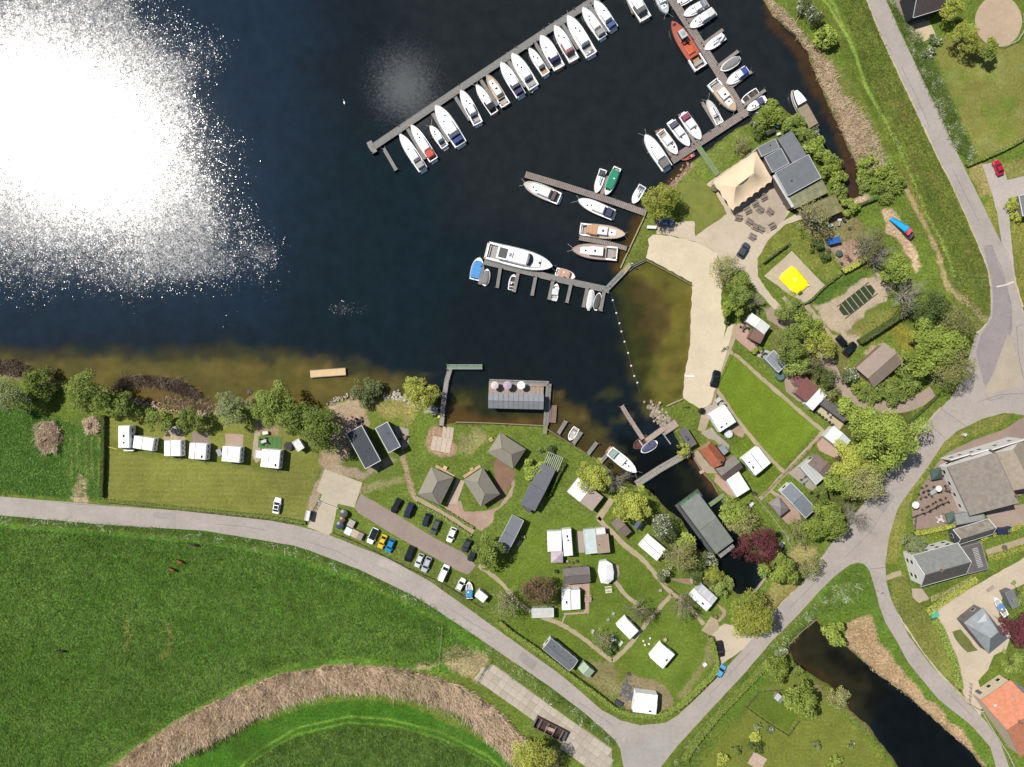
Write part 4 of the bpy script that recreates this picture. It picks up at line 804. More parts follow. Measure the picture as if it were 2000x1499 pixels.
PASTURE = leaf_mat('pasture_grass_blades', (.045, .09, .016), (.20, .31, .06), trans=.2)
FLOWERG = leaf_mat('cow_parsley', (.04, .07, .015), (.22, .30, .06), ((.6, .62, .5), .88), trans=.2)
blades('reed_bed', REED, 52000, 1.5, .10, STRAW, 'curved bed of dry tan reeds between two green pastures', 3, (.25, -.15), .55)
blades('reed_bed', [(300, 1480), (400, 1410), (520, 1358), (620, 1334), (740, 1338), (840, 1352), (940, 1390), (1040, 1460), (1090, 1510), (1060, 1520), (960, 1440), (860, 1382), (740, 1352), (620, 1356), (500, 1396), (380, 1460)], 9000, 1.1, .09, STRAWD, 'darker brown reeds along the wet middle of the ditch', 8, (.3, -.3), .8)
blades('reed_bed', REEDE, 8000, .7, .10, STRAW, 'dry tan reeds on the bank below the grassy dike', 5, (-.25, .1), 1.0)
blades('reed_bed', [(225, 742), (260, 734), (310, 736), (350, 744), (385, 762), (395, 778), (380, 780), (340, 766), (300, 754), (262, 752), (230, 756), (218, 752)], 3600, 1.4, .09, STRAWD, 'arc of red-brown reeds standing in the shallow lake water', 6, (.2, -.1), .5, -.6)
blades('reed_bed', [(0, 704), (25, 702), (55, 716), (56, 738), (20, 736), (-20, 730), (-60, 700)], 2400, 1.4, .09, STRAWD, 'brown reeds at the left end of the lake shore', 7, (.2, 0), .5, -.5)
blades('reed_bed', [(300, 785), (400, 805), (430, 796), (400, 776), (380, 785), (330, 770)], 1300, 1.0, .08, STRAW, 'thin pale reeds in the brown shallows by the bushes', 9, (.2, 0), .5, -.5)
blades('reed_bed', [(1652, 1215), (1700, 1202), (1720, 1255), (1790, 1345), (1880, 1430), (1905, 1470), (1897, 1470), (1798, 1382), (1700, 1307), (1650, 1255)], 3000, .3, .08, STRAW, 'dry tan grass on the bank beside the dark pond', 10, (0, 0), .8)
blades('verge_grass', [(-60, 1008), (0, 1009), (300, 1030), (560, 1066), (680, 1106), (800, 1160), (860, 1192), (860, 1204), (800, 1176), (680, 1122), (560, 1082), (300, 1044), (0, 1022), (-60, 1020)], 13000, .45, .09, FLOWERG, 'rough green verge along the south side of the lake road', 11, (0, 0), 1.4)
blades('verge_grass', [(860, 1192), (940, 1250), (960, 1290), (1010, 1330), (1100, 1390), (1190, 1455), (1208, 1450), (1150, 1402), (1075, 1344), (950, 1260)], 7000, .45, .09, FLOWERG, 'dark green verge between the lake road and the concrete yard', 12, (0, 0), 1.1)
blades('verge_grass', [(1735, -10), (1752, 20), (1800, 75), (1850, 180), (1905, 308), (1892, 318), (1862, 285), (1818, 190), (1772, 85), (1734, 5)], 13000, .45, .09, FLOWERG, 'flowery green verge right of the dike road', 13, (0, 0), 1.4)
blades('verge_grass', [(1300, 1510), (1330, 1465), (1380, 1405), (1455, 1325), (1512, 1258), (1568, 1200), (1640, 1130), (1680, 1110), (1700, 1150), (1640, 1190), (1590, 1208), (1540, 1262), (1500, 1300), (1400, 1410), (1345, 1510)], 13000, .4, .09, FLOWERG, 'long green verge between the road and the dark pond', 14, (0, 0), 1.4)
blades('pasture_grass', [(-10, 1030), (400, 1062), (560, 1092), (700, 1140), (870, 1225), (930, 1280), (840, 1300), (700, 1284), (560, 1298), (440, 1350), (300, 1430), (180, 1505), (-10, 1505)], 110000, .3, .17, PASTURE, 'lush pasture grass below the lake road', 15, (0, 0), 1.1)
blades('pasture_grass', [(470, 1505), (560, 1445), (680, 1418), (790, 1424), (900, 1462), (980, 1505)], 22000, .3, .17, PASTURE, 'dark green grass of the small field inside the reed bend', 16, (0, 0), 1.1)
blades('pasture_grass', [(-10, 800), (110, 810), (185, 850), (190, 972), (-10, 966)], 9000, .3, .13, PASTURE, 'rank grass of the meadow left of the camp fence', 17, (0, 0), 1.1)
blades('dike_grass', [(1640, -10), (1690, 0), (1765, 174), (1822, 298), (1860, 372), (1912, 494), (1930, 545), (1928, 612), (1905, 630), (1860, 560), (1800, 400), (1740, 280), (1690, 150)], 9000, .22, .16, VERGE, 'coarse grass slope of the dike beside the road', 18, (0, 0), 1.6)
blades('reed_growth', [(760, 1306), (812, 1312), (845, 1340), (870, 1372), (820, 1366), (770, 1340)], 1500, 1.1, .12, VERGE, 'green growth in the middle of the curved reed bed', 41, (0, 0), .8)
blades('reed_growth', [(330, 1470), (420, 1424), (520, 1396), (470, 1428), (390, 1475)], 1500, 1.0, .12, VERGE, 'green growth at the lower left edge of the reed bed', 42, (0, 0), .8)
TREES = [
 (18, 772, 34, 'grey', 'grey-green willow at the left edge of the photo by the lake shore', {}),
 (75, 752, 34, 'green', 'dense green bush on the shore right of the grey-green willow', {}),
 (168, 768, 40, 'green', 'large green tree on the shore above the dry hay heaps', {}),
 (238, 795, 26, 'green', 'low spreading green tree at the top of the camp lawn fence', {}),
 (307, 822, 24, 'green', 'small green tree behind the gap between two caravans', {}),
 (372, 820, 24, 'green', 'rounded green tree behind the third camper plot with the grey deck', {}),
 (448, 800, 32, 'grey', 'pale olive willow standing in front of the shallow brown water', {}),
 (530, 792, 40, 'green', 'broad green tree left of a darker pair beside the lake', {}),
 (572, 812, 36, 'green', 'dark green tree between the camp kitchen lawn and the lake', {}),
 (627, 838, 42, 'green', 'tall green tree casting shade on the black-roofed cabin plot', {}),
 (712, 762, 30, 'grey', 'wide grey-green willow bush overhanging the lake near the cabins', {'flat': .7}),
 (820, 770, 32, 'yellow', 'yellow-green round tree left of the long pale jetty', {}),
 (1042, 916, 22, 'bright', 'light green bush between the upper tent roof and the slatted pergola', {}),
 (1070, 876, 14, 'dark', 'small dark bush above the slatted pergola', {}),
 (950, 1075, 30, 'green', 'dense green tree at the end of the car park lane', {}),
 (985, 1182, 32, 'sparse', 'thinly leaved spring tree beside the small caravan and the road', {}),
 (1050, 1156, 33, 'copper', 'copper brown round tree over a white shed roof', {}),
 (1160, 930, 30, 'yellow', 'yellow tree leaning over a white caravan roof by the canal', {}),
 (1205, 945, 28, 'bare', 'bare grey twigged tree between two yellow trees at the canal', {}),
 (1236, 985, 33, 'yellow', 'yellow tree beside the brown shed at the canal bend', {}),
 (1294, 1030, 28, 'blossom', 'tree with white blossom on its right side near the houseboat', {}),
 (1340, 1055, 20, 'bright', 'fresh green tree next to the houseboat roof', {}),
 (1330, 1085, 30, 'olive', 'olive tree with bare twigs right of the white awning caravan', {}),
 (1385, 1092, 14, 'blossom', 'small white blossoming tree at the tip of the houseboat', {}),
 (1395, 1120, 22, 'yellow', 'yellow-green bush on the canal bank', {}),
 (1362, 1118, 20, 'dark', 'dark green bush in the shade of the canal bank', {}),
 (1412, 1148, 20, 'green', 'green bush above the big yellow tree', {}),
 (1298, 1122, 16, 'blossom', 'small lilac white blossoming tree by the gravel path', {}),
 (1335, 1190, 28, 'sparse', 'thin spring tree left of the caravan with the striped awning', {}),
 (1246, 1197, 28, 'sparse', 'thin spring tree above the white tent on the slope', {}),
 (1175, 1252, 24, 'sparse', 'twiggy spring tree above the garden chairs', {}),
 (1185, 1268, 16, 'dark', 'dark bush beside the white garden chairs', {}),
 (1465, 1203, 44, 'yellow', 'big round yellow tree overhanging the road near the yard', {}),
 (1487, 1070, 38, 'maroon', 'dark red maple beside the houseboat canal', {}),
 (1522, 1106, 36, 'bright', 'bright green chestnut right of the dark red maple', {}),
 (1584, 1108, 24, 'olive', 'ring shaped olive tree at the road edge', {}),
 (1432, 1002, 28, 'bright', 'green tree behind the canal house', {}),
 (1452, 1022, 30, 'olive', 'olive twiggy tree above the dark red maple', {}),
 (1615, 1018, 38, 'bright', 'bright green tree beside the grey mobile home', {}),
 (1565, 1040, 24, 'olive', 'olive tree left of the bare tree on the road side', {}),
 (1600, 968, 18, 'green', 'small green tree between two mobile homes', {}),
 (1680, 1018, 32, 'bare', 'bare grey tree spreading over the road', {}),
 (1735, 862, 60, 'bright', 'largest bright green chestnut overhanging the road bend', {}),
 (1692, 826, 32, 'bright', 'bright green tree on the upper left flank of the largest chestnut', {}),
 (1650, 795, 20, 'bright', 'small bright tree between red-roofed bungalow and lane', {}),
 (1660, 900, 38, 'yellow', 'yellow-green tree below left of the largest chestnut', {}),
 (1694, 938, 42, 'olive', 'olive yellow tree on the lower side of the park belt', {}),
 (1640, 942, 32, 'bright', 'mid green tree behind the brown-roofed bungalow', {}),
 (1548, 676, 34, 'green', 'dense green tree left of the sandy drive', {}),
 (1577, 638, 30, 'bright', 'bright green tree beside the sandy pit court', {}),
 (1555, 712, 24, 'green', 'green tree behind the grey-roofed chalet', {}),
 (1604, 672, 28, 'yellow', 'yellow-green tree left of the parked black cars', {}),
 (1582, 712, 22, 'sparse', 'thin spring tree above the red-brown roof', {}),
 (1610, 738, 20, 'dark', 'small dark green tree at the red-brown roof corner', {}),
 (1622, 768, 16, 'olive', 'small olive tree at the lane bend', {}),
 (1544, 600, 26, 'green', 'green tree at the lower corner of the yellow court', {}),
 (1416, 526, 28, 'olive', 'grey-olive tree on the beach edge below the parked car', {}),
 (1448, 570, 30, 'green', 'dark green tree behind the beach', {}),
 (1432, 600, 22, 'bright', 'bright green tree above the white-roofed chalet', {}),
 (1475, 590, 24, 'bare', 'bare twiggy tree right of the beach trees', {}),
 (1597, 482, 14, 'dark', 'small dark shrub on the lawn above the sand court', {}),
 (1614, 500, 12, 'dark', 'dark round shrub at the edge of the cluttered yard', {}),
 (1290, 390, 33, 'yellow', 'yellow willow at the shore end of the wooden jetty', {}),
 (1595, 424, 34, 'sparse', 'thin spring tree beside the mossy flat roofs', {}),
 (1700, 470, 34, 'sparse', 'thin spring tree left of the blue slide', {}),
 (1722, 496, 32, 'bare', 'bare twiggy tree below the blue slide', {}),
 (1754, 526, 28, 'bright', 'bright green tree between two bare trees', {}),
 (1780, 576, 40, 'bare', 'widest bare grey tree right of the sandy pit', {}),
 (1828, 596, 30, 'dark', 'dark green tree at the foot of the dike', {}),
 (1790, 606, 26, 'dark', 'dark green tree beside the clipped hedge end', {}),
 (1866, 634, 38, 'olive', 'olive green tree at the road bend below the dike', {}),
 (1806, 668, 36, 'bright', 'bright green tree left of the olive canopy group', {}),
 (1845, 676, 40, 'bright', 'bright green domed tree in the park corner', {}),
 (1862, 716, 42, 'olive', 'brownish olive tree shading the junction', {}),
 (1800, 706, 32, 'bright', 'bright tree right of the barn with the glazed roof', {}),
 (1775, 742, 30, 'green', 'green bushy tree at the lane curve', {'ht': .6}),
 (1740, 766, 28, 'green', 'green bushy tree below the barn with the glazed roof', {'ht': .6}),
 (1702, 766, 24, 'green', 'green bushy tree left of the two along the lane curve', {'ht': .6}),
 (1676, 748, 18, 'bright', 'small bushy tree at the barn porch', {'ht': .6}),
 (1655, 732, 18, 'blossom', 'small tree with white flowers at the lane', {}),
 (1630, 1238, 24, 'bright', 'lone bright green tree at the top of the dark pond', {}),
 (1514, 1308, 26, 'bright', 'bright green tree at the start of the pond garden hedge', {}),
 (1530, 1275, 16, 'blossom', 'white flowering bush at the pond corner', {}),
 (1552, 1308, 16, 'green', 'green bush between two garden trees at the pond', {}),
 (1562, 1372, 34, 'bright', 'big green tree over the small garden pen', {}),
 (1638, 1362, 22, 'olive', 'olive bush leaning over the pond', {}),
 (1040, 1478, 40, 'yellow', 'yellow tree at the lower edge beside the steel frame', {}),
 (1075, 1490, 26, 'sparse', 'brown twiggy tree at the lower edge of the photo', {}),
 (1784, 1066, 22, 'grey', 'round grey-green tree at the corner of the white gabled house', {}),
 (1990, 1230, 34, 'maroon', 'dark maroon tree at the right edge above the farm yard', {}),
 (1978, 1292, 20, 'green', 'green bush between the garage and the orange roof', {}),
 (1888, 70, 27, 'yellow', 'larger round yellow-green garden tree beside the riding ring', {}),
 (1930, 96, 20, 'bright', 'smaller bright green garden tree beside the riding ring', {}),
 (1862, 16, 22, 'yellow', 'yellow-green garden tree at the dark-roofed house', {}),
 (1570, 12, 18, 'blossom', 'white flowering bush at the top of the dike reeds', {}),
 (1590, 36, 20, 'blossom', 'larger white flowering bush on the dike bank', {}),
 (1613, 70, 24, 'bright', 'bright green bush on the dike bank', {}),
 (1510, 222, 25, 'bright', 'bright green bush at the corner of the landing stage', {}),
 (1548, 246, 22, 'green', 'green bush beside the moored barge', {}),
 (1570, 268, 20, 'green', 'green bush between the barge and the grey café roof', {}),
 (1596, 290, 24, 'bright', 'bright bush along the channel behind the café', {}),
 (1590, 262, 12, 'blossom', 'white flowering bush at the stern of the barge', {}),
 (1618, 320, 26, 'bright', 'bright green bush halfway along the café wall', {}),
 (1636, 348, 20, 'bright', 'bright green bush at the café roof corner', {}),
 (1642, 376, 16, 'green', 'round green bush below the café roof corner', {}),
 (1660, 404, 18, 'bright', 'last bright bush of the row behind the café', {}),
 (1482, 258, 14, 'green', 'small green bush on the landing bank', {}),
 (1448, 284, 18, 'olive', 'olive bush on the bank by the café', {}),
 (1472, 244, 8, 'blossom', 'tiny white flowering bush at the jetty root', {}),
 (1700, 330, 22, 'bright', 'low green bush at the reeds end', {'ht': .35}),
 (1738, 346, 26, 'bright', 'low green thicket beside the dike track', {'ht': .35}),
 (1730, 378, 22, 'green', 'low green thicket above the garden fence', {'ht': .35}),
 (1692, 360, 18, 'green', 'low green bush right of the dry channel', {'ht': .35}),
 (1978, 400, 14, 'yellow', 'clipped oval yellow-green bush beside the driveway', {'ht': .9}),
 (1986, 424, 13, 'yellow', 'clipped yellow bush with orange tips beside the driveway', {'ht': .7}),
 (1825, 82, 14, 'blossom', 'white flowering bush below the sand patio', {'ht': .4}),
 (1812, 100, 14, 'blossom', 'white flowering bush on the road verge', {'ht': .4}),
 (1922, 1050, 10, 'yellow', 'low clipped bush beside the parked dark blue car', {'ht': .6}),
 (1990, 1160, 20, 'green', 'green bush behind the boat trailer', {}),
 (1472, 1438, 12, 'yellow', 'round yellow-green shrub on the pond garden lawn', {'ht': .8}),
 (1436, 1466, 12, 'green', 'dark green shrub left of the round yellow-green one', {'ht': .8}),
 (1478, 1458, 14, 'dark', 'blue-green shrub near the curved garden deck', {'ht': .6}),
 (1412, 1484, 12, 'yellow', 'yellow shrub at the lower edge of the pond garden', {'ht': .8}),
 (1480, 1420, 9, 'grey', 'tiny grey shrub at the pen corner', {'ht': .7}),
 (1504, 1425, 9, 'blossom', 'tiny pale flowering shrub at the pen corner', {'ht': .7}),
 (1595, 1455, 11, 'grey', 'grey-green shrub in the middle of the pond garden lawn', {'ht': .7}),
 (1662, 1456, 8, 'blossom', 'pale tiny shrub near the pond bank', {'ht': .7}),
 (1632, 1488, 13, 'bright', 'bright shrub at the lower edge of the lawn', {'ht': .7}),
 (1336, 880, 14, 'yellow', 'small yellow-green tree at the bridge landing', {}),
]
for px, py, r, kind, label, kw in TREES:
 if r == 0: continue
 nm = 'shrub' if ('bush' in label or 'shrub' in label or 'thicket' in label) else 'tree'
 tree(px, py, r, kind, label, nm, nm, **kw)
HEDGES = [
 ([(200, 812), (199, 900), (196, 972)], .9, 1.3, 'dark', 'dark hedge along the left side of the camp lawn'),
 ([(200, 978), (300, 988), (420, 1000), (520, 1010), (596, 1022)], .8, .7, 'green', 'low green hedge between the camp lawn and the lake road'),
 ([(975, 1216), (1000, 1238), (1050, 1272), (1110, 1318), (1170, 1362), (1205, 1388), (1240, 1398), (1290, 1398), (1328, 1382), (1370, 1344), (1400, 1310), (1397, 1275), (1389, 1246)], 1.1, 1.5, 'bright', 'clipped hedge enclosing the lower campsite at the road corner'),
 ([(1338, 1488), (1352, 1462), (1400, 1402), (1440, 1360), (1480, 1318), (1500, 1296)], 1.6, 1.1, 'bright', 'long ragged hedge on the road side of the pond garden'),
 ([(1682, 668), (1726, 640), (1768, 612)], 1.3, 2.2, 'dark', 'tall dark clipped hedge behind the glazed barn'),
 ([(1648, 530), (1672, 518), (1694, 504)], 1.2, 1.4, 'yellow', 'yellow-green hedge below the cluttered yard'),
 ([(812, 966), (860, 992), (925, 1032)], .5, .7, 'green', 'thin low hedge between the tents and the car park'),
 ([(812, 985), (850, 1003), (880, 1022), (920, 1048)], .9, .6, 'green', 'low planting behind the upper row of cars'),
 ([(1788, 1044), (1830, 1036), (1868, 1026)], .9, 1.3, 'yellow', 'yellow-green hedge on the lower side of the inn terrace'),
 ([(1826, 1210), (1840, 1232), (1852, 1262), (1864, 1290), (1872, 1322), (1876, 1346)], 1.8, 1.1, 'bright', 'green hedge along the farmyard track'),
 ([(1812, 1198), (1850, 1172), (1880, 1152), (1908, 1132)], 1.6, .8, 'yellow', 'planted bed hedge along the upper farmyard edge'),
 ([(1818, 1172), (1850, 1160), (1905, 1130)], 1.2, .7, 'olive', 'low shrub border below the white gabled house'),
 ([(1890, 322), (1925, 308), (1965, 290), (2005, 268)], .8, 1.0, 'green', 'thin hedge at the lower edge of the east garden'),
 ([(1676, 402), (1710, 388), (1760, 366), (1772, 360)], .6, 1.0, 'dark', 'dark fence hedge above the slide garden'),
 ([(1545, 598), (1580, 590), (1612, 560), (1645, 535)], .35, .8, 'dark', 'thin dark hedge between the two sand courts'),
 ([(1492, 514), (1520, 492), (1540, 478)], .4, .9, 'dark', 'short dark hedge behind the yellow court'),
 ([(1772, 828), (1800, 805), (1836, 770)], .4, .8, 'dark', 'thin hedge on the grass wedge at the junction'),
 ([(1470, 690), (1480, 682)], 1.0, 1.3, 'yellow', 'short yellow-green hedge beside the grey-roofed chalet'),
 ([(1424, 618), (1420, 632)], 1.0, 1.4, 'dark', 'short dark hedge on the beach side'),
 ([(1500, 985), (1530, 1020), (1545, 1040)], .5, .9, 'green', 'narrow hedge beside the pyramid tent plot'),
 ([(1940, 1046), (1975, 1036), (2000, 1026)], .9, .9, 'yellow', 'yellow-green hedge below the parked dark blue car'),
 ([(1930, 1092), (1965, 1082), (2000, 1070)], 1.6, .8, 'yellow', 'broad clipped hedge below the garden basin'),
 ([(1560, 575), (1566, 570)], .6, .5, 'dark', 'tuft of dark planting at the track start'),
]
for pts, w_, h_, kind, label in HEDGES: hedge(pts, w_, h_, kind, label)
# ---------------------------------------------------------------- jetties
PLANKG = lambda: mat('grey_deck_boards', C(142, 138, 132), .85, .18, 1.2, stripe=('X', 2.2, .25), bump=.3)
PLANKW = lambda: mat('brown_deck_boards', C(160, 146, 138), .85, .2, 1.2, stripe=('X', 2.2, .22), bump=.3)
GRATE = lambda: mat('steel_grating', C(140, 138, 134), .7, .15, 2, stripe=('X', 4, .25))
PILE = lambda: mat('mooring_pile_wood', C(96, 84, 74), .9, .2, 3)
def jetty(name, pts, w_m, m, label, z=.15, piles=True, rails=False, group=None, boards=None, grates=0):
 P = [W(x, y, z) for x, y in pts]; t = thing(name, label, 'jetty', (P[0][0], P[0][1], 0), 0, group)
 for i in range(len(P) - 1):
  a = Vector(P[i]); b = Vector(P[i+1]); d = b - a; L = d.length; r = math.atan2(d.y, d.x); mid = (a + b) / 2 - Vector(P[0])
  mb = MB(); n = max(1, int(L / .5)) if boards else 0
  if boards:
   for k in range(n):
    mb.box((-L/2 + (k + .5) * L / n, random.uniform(-.03, .03), z + random.uniform(-.008, .008)), (L / n * .86, w_m, .06), random.uniform(-.01, .01))
  else: mb.box((0, 0, z), (L, w_m * .9, .08))
  mb.build('deck', m, t, (mid.x, mid.y, 0), rz=r)
  e = MB()
  for s in (-1, 1): e.box((0, s * w_m * .5, z - .05), (L, .12, .22))
  e.build('edge_beam', mat('silvery_timber', C(150, 146, 140), .8, .15, 2), t, (mid.x, mid.y, 0), rz=r)
  if rails:
   rb = MB()
   for s in (-1, 1):
    for k in range(int(L / 2) + 1): rb.tube((-L/2 + k * L / max(1, int(L/2)), s * w_m * .46, z), (-L/2 + k * L / max(1, int(L/2)), s * w_m * .46, z + 1), .04, 5)
    rb.tube((-L/2, s * w_m * .46, z + 1), (L/2, s * w_m * .46, z + 1), .035, 5)
   rb.build('railing', STEEL(), t, (mid.x, mid.y, 0), rz=r)
  if grates:
   for k in range(grates):
    gb = MB(); gb.box((-L/2 + (k + .5) * L / grates, 0, z + .05), (L / grates * .9, w_m * .45, .03)); gb.build('grating', GRATE(), t, (mid.x, mid.y, 0), rz=r)
  if piles:
   k = max(1, int(L / 9))
   for j in range(k + 1):
    for s in (-1, 1):
     if random.random() < .25: continue
     pb = MB(); pb.tube((-L/2 + L * j / k + random.uniform(-.3, .3), s * (w_m / 2 + .16), -2.2), (-L/2 + L * j / k, s * (w_m / 2 + .16), z + random.uniform(.5, .9)), .13, 8); pb.build('pile', PILE(), t, (mid.x, mid.y, 0), rz=r)
 return t
jetty('jetty', [(722, 292), (900, 172), (1066, 62), (1240, -52)], 1.75, GRATE(), 'long grey main jetty running up from the lake end to the top edge', .3, grates=26)
FG = 'narrow finger piers of the long grey jetty'
for i, (a, b, lab) in enumerate([((749, 290), (774, 333), 'empty finger pier at the lake end of the long grey jetty'), ((796, 252), (830, 311), 'finger pier between the plain white cruiser and the red-covered one'), ((845, 222), (877, 277), 'finger pier beside the small dinghy cruiser and the navy-topped yacht'),
 ((889, 190), (918, 235), 'finger pier left of the slim cruiser with grey mid cover'), ((939, 157), (972, 206), 'finger pier beside the teak-stern classic boat'), ((993, 120), (1026, 170), 'finger pier between two cruisers, a dinghy at its outer end'), ((1045, 84), (1076, 134), 'finger pier between the short cruiser and the navy-covered cruiser'),
 ((1098, 47), (1130, 96), 'finger pier right of the red-brown topped cruiser'), ((1150, 10), (1186, 62), 'finger pier below the top edge boats'), ((1218, -20), (1238, 28), 'finger pier cut by the top edge of the photo')]):
 jetty('finger_pier', [a, b], .8, GRATE(), lab, .22, group=FG)
b_ = thing('pontoon', 'small square pontoon head at the lake end of the grey jetty', 'jetty', (*W(727, 289), 0)); mb = MB(); mb.box((0, 0, .36), (1.5, 3.4, .5), .5); mb.build('float', mat('silvery_timber', C(150, 146, 140), .8, .15, 2), b_)
mb = MB(); mb.box((0, .2, .64), (.7, 1.9, .05), .5); mb.build('hatch', GRATE(), b_)
jetty('jetty', [(1304, -14), (1360, 72), (1410, 152), (1456, 226)], 2.1, PLANKW(), 'brown boardwalk jetty passing the red tug', .3, boards=True)
jetty('jetty', [(1458, 219), (1390, 263), (1312, 314)], 2.0, PLANKW(), 'brown boardwalk arm meeting the green gangway', .3, boards=True)
for a, b, lab in [((1342, 43), (1366, 27), 'finger pier between the two upper cruisers right of the boardwalk'), ((1371, 88), (1412, 58), 'finger pier above the lone white sloop'), ((1402, 130), (1442, 100), 'finger pier above the grey-tarped boat'), ((1427, 171), (1468, 140), 'finger pier below the blue-covered boat'), ((1452, 207), (1495, 176), 'finger pier between two small boats near the island'),
 ((1401, 249), (1371, 200), 'finger pier left of the slim yacht by the cabin cruiser'), ((1357, 280), (1326, 224), 'finger pier between the pink-topped and the navy-topped cruiser'), ((1311, 304), (1281, 256), 'finger pier beside the largest white boat of the arm')]:
 jetty('finger_pier', [a, b], .75, PLANKW(), lab, .22, group='finger piers of the brown boardwalk')
jetty('gangway', [(1364, 287), (1388, 322), (1402, 342)], 1.3, mat('green_algae_boards', C(128, 150, 98), .9, .2, 2, stripe=('X', 3, .15)), 'algae-green gangway from the boardwalk to the café bank', .35, piles=False)
jetty('jetty', [(1026, 341), (1100, 363), (1200, 395), (1262, 417)], 1.6, PLANKW(), 'wooden jetty ending at the yellow willow', .3, boards=True)
jetty('finger_pier', [(1175, 380), (1186, 344)], .8, PLANKW(), 'short finger pier between the dark sloop and the green-covered boat', .22)
jetty('jetty', [(1131, 465), (1190, 476), (1224, 486)], 1.1, PLANKW(), 'short wooden jetty between two long white cruisers', .3, boards=True)
jetty('jetty', [(946, 511), (1020, 529), (1100, 548), (1190, 567)], 1.6, PLANKG(), 'grey jetty below the big motor yacht', .3, grates=18)
for a, b, lab in [((977, 524), (971, 563), 'empty grey finger pier next to the grey inflatable boats'), ((1012, 533), (1004, 571), 'grey finger pier right of the black inflatable'), ((1046, 541), (1039, 578), 'empty grey finger pier in the middle of the row'), ((1080, 548), (1072, 586), 'grey finger pier left of the white sport boat'),
 ((1115, 556), (1107, 592), 'empty grey finger pier right of the white sport boat'), ((1147, 563), (1139, 601), 'grey finger pier left of the white covered sloop'), ((1180, 569), (1173, 608), 'last grey finger pier right of the dark covered sloop'), ((943, 521), (937, 556), 'first grey finger pier between the blue boat and the grey launch')]:
 jetty('finger_pier', [a, b], .75, PLANKG(), lab, .22, group='finger piers of the lower grey jetty')
jetty('gangway', [(1186, 564), (1218, 531)], 1.3, GRATE(), 'railed steel gangway up to the beach corner', .45, piles=False, rails=True)
jetty('gangway', [(1217, 533), (1231, 516)], 1.2, pm(178, 165, 120, .85), 'sandy wooden landing plate at the end of the steel gangway', .5, piles=False)
jetty('jetty', [(862, 832), (866, 790), (872, 745), (879, 721)], 1.15, mat('bleached_boards', C(176, 166, 160), .85, .2, 1.5, stripe=('X', 2.5, .2)), 'pale boarded L-shaped jetty stem from the boat ramp', .5, boards=True)
jetty('jetty', [(873, 717), (942, 717)], 1.2, mat('green_jetty_paint', C(122, 148, 126), .8, .2, 1.5), 'green painted cross arm at the lake end of the pale jetty', .55, rails=True)
jetty('raft', [(606, 731), (675, 726)], 2.0, mat('new_pine_boards', C(228, 196, 146), .7, .08, 1, stripe=('X', 2, .08)), 'new yellow pine bathing raft floating off the south shore', .25, piles=False)
jetty('jetty', [(1214, 793), (1236, 828), (1256, 858)], 1.1, mat('pinkish_boards', C(180, 160, 146), .85, .2, 1.5, stripe=('X', 2.5, .2)), 'straight tan jetty in the middle of the inner harbour', .4, boards=True)
jetty('jetty', [(1262, 862), (1300, 834)], 1.4, mat('pinkish_boards', C(180, 160, 146), .85, .2, 1.5), 'tan landing deck linking the harbour jetty to the shed', .42)
jetty('jetty', [(1297, 842), (1322, 826)], 2.2, mat('pinkish_boards', C(180, 160, 146), .85, .2, 1.5), 'broad tan deck corner beside the dark-roofed shed', .44, piles=False)
jetty('mooring_boom', [(1294, 846), (1310, 868)], .2, pm(190, 185, 178), 'thin white mooring boom in the little harbour basin', .2, piles=False)
jetty('footbridge', [(1242, 946), (1290, 915), (1338, 888)], 1.7, mat('bridge_planks', C(178, 172, 160), .85, .15, 1.5, stripe=('X', 2, .2)), 'pale footbridge across the canal mouth', .6, boards=True, piles=False, rails=True)
jetty('footbridge', [(1352, 880), (1338, 890)], 1.4, pm(120, 110, 104, .8), 'shaded bridge ramp below the small yellow-green tree', .62, piles=False)
jetty('jetty', [(1081, 792), (1079, 826)], 1.7, mat('brown_boards', C(140, 112, 98), .85, .2, 1.5, stripe=('X', 2.5, .2)), 'brown floating deck right of the boathouse walkway', .25, piles=False)
for a, b, lab in [((1106, 822), (1090, 848), 'first wooden finger jetty right of the boathouse'), ((1136, 844), (1119, 868), 'wooden finger jetty beside the small white console boat'), ((1166, 864), (1148, 888), 'third wooden finger jetty on the canal bank'), ((1188, 886), (1172, 904), 'short crooked finger jetty before the white sloop')]:
 jetty('finger_jetty', [a, b], .9, PLANKG(), lab, .35, group='finger jetties along the canal bank')
jetty('gangway', [(1386, 987), (1415, 966)], 1.0, mat('green_algae_boards', C(128, 150, 98), .9, .2, 2), 'mossy gangway to the grey-roofed houseboat', .4, piles=False)
jetty('quay_boom', [(1216, 538), (1238, 520), (1262, 508)], .5, mat('dark_fender', C(50, 52, 50), .8), 'dark floating boom closing the swimming bay', .0, piles=False)
def wall(pts, w_m, h, label, rgb=(150, 140, 110), name='quay_wall', z0=-1.5, rail=False):
 P = resample([W(x, y, h) for x, y in pts], 2.5); t = thing(name, label, 'wall', (P[0][0], P[0][1], 0)); L = [(p[0] - P[0][0], p[1] - P[0][1]) for p in P]
 for i in range(len(L) - 1):
  a = Vector(L[i]); b = Vector(L[i+1]); d = b - a; mid = (a + b) / 2; mb = MB(); mb.box((0, 0, (z0 + h) / 2), (d.length * .985, w_m, h - z0)); mb.build('wall_panel', pm(*rgb, .85, .18), t, (mid.x, mid.y, 0), rz=math.atan2(d.y, d.x))
 mb = MB()
 for i in range(len(L) - 1):
  a = Vector(L[i]); b = Vector(L[i+1]); mb.tube((*a, h + .03), (*b, h + .03), .06, 5)
 mb.build('capping', pm(170, 160, 130), t)
 return t
wall([(890, 825), (960, 827), (1062, 832)], .25, .25, 'timber bulkhead between the mown grass and the boathouse basin')
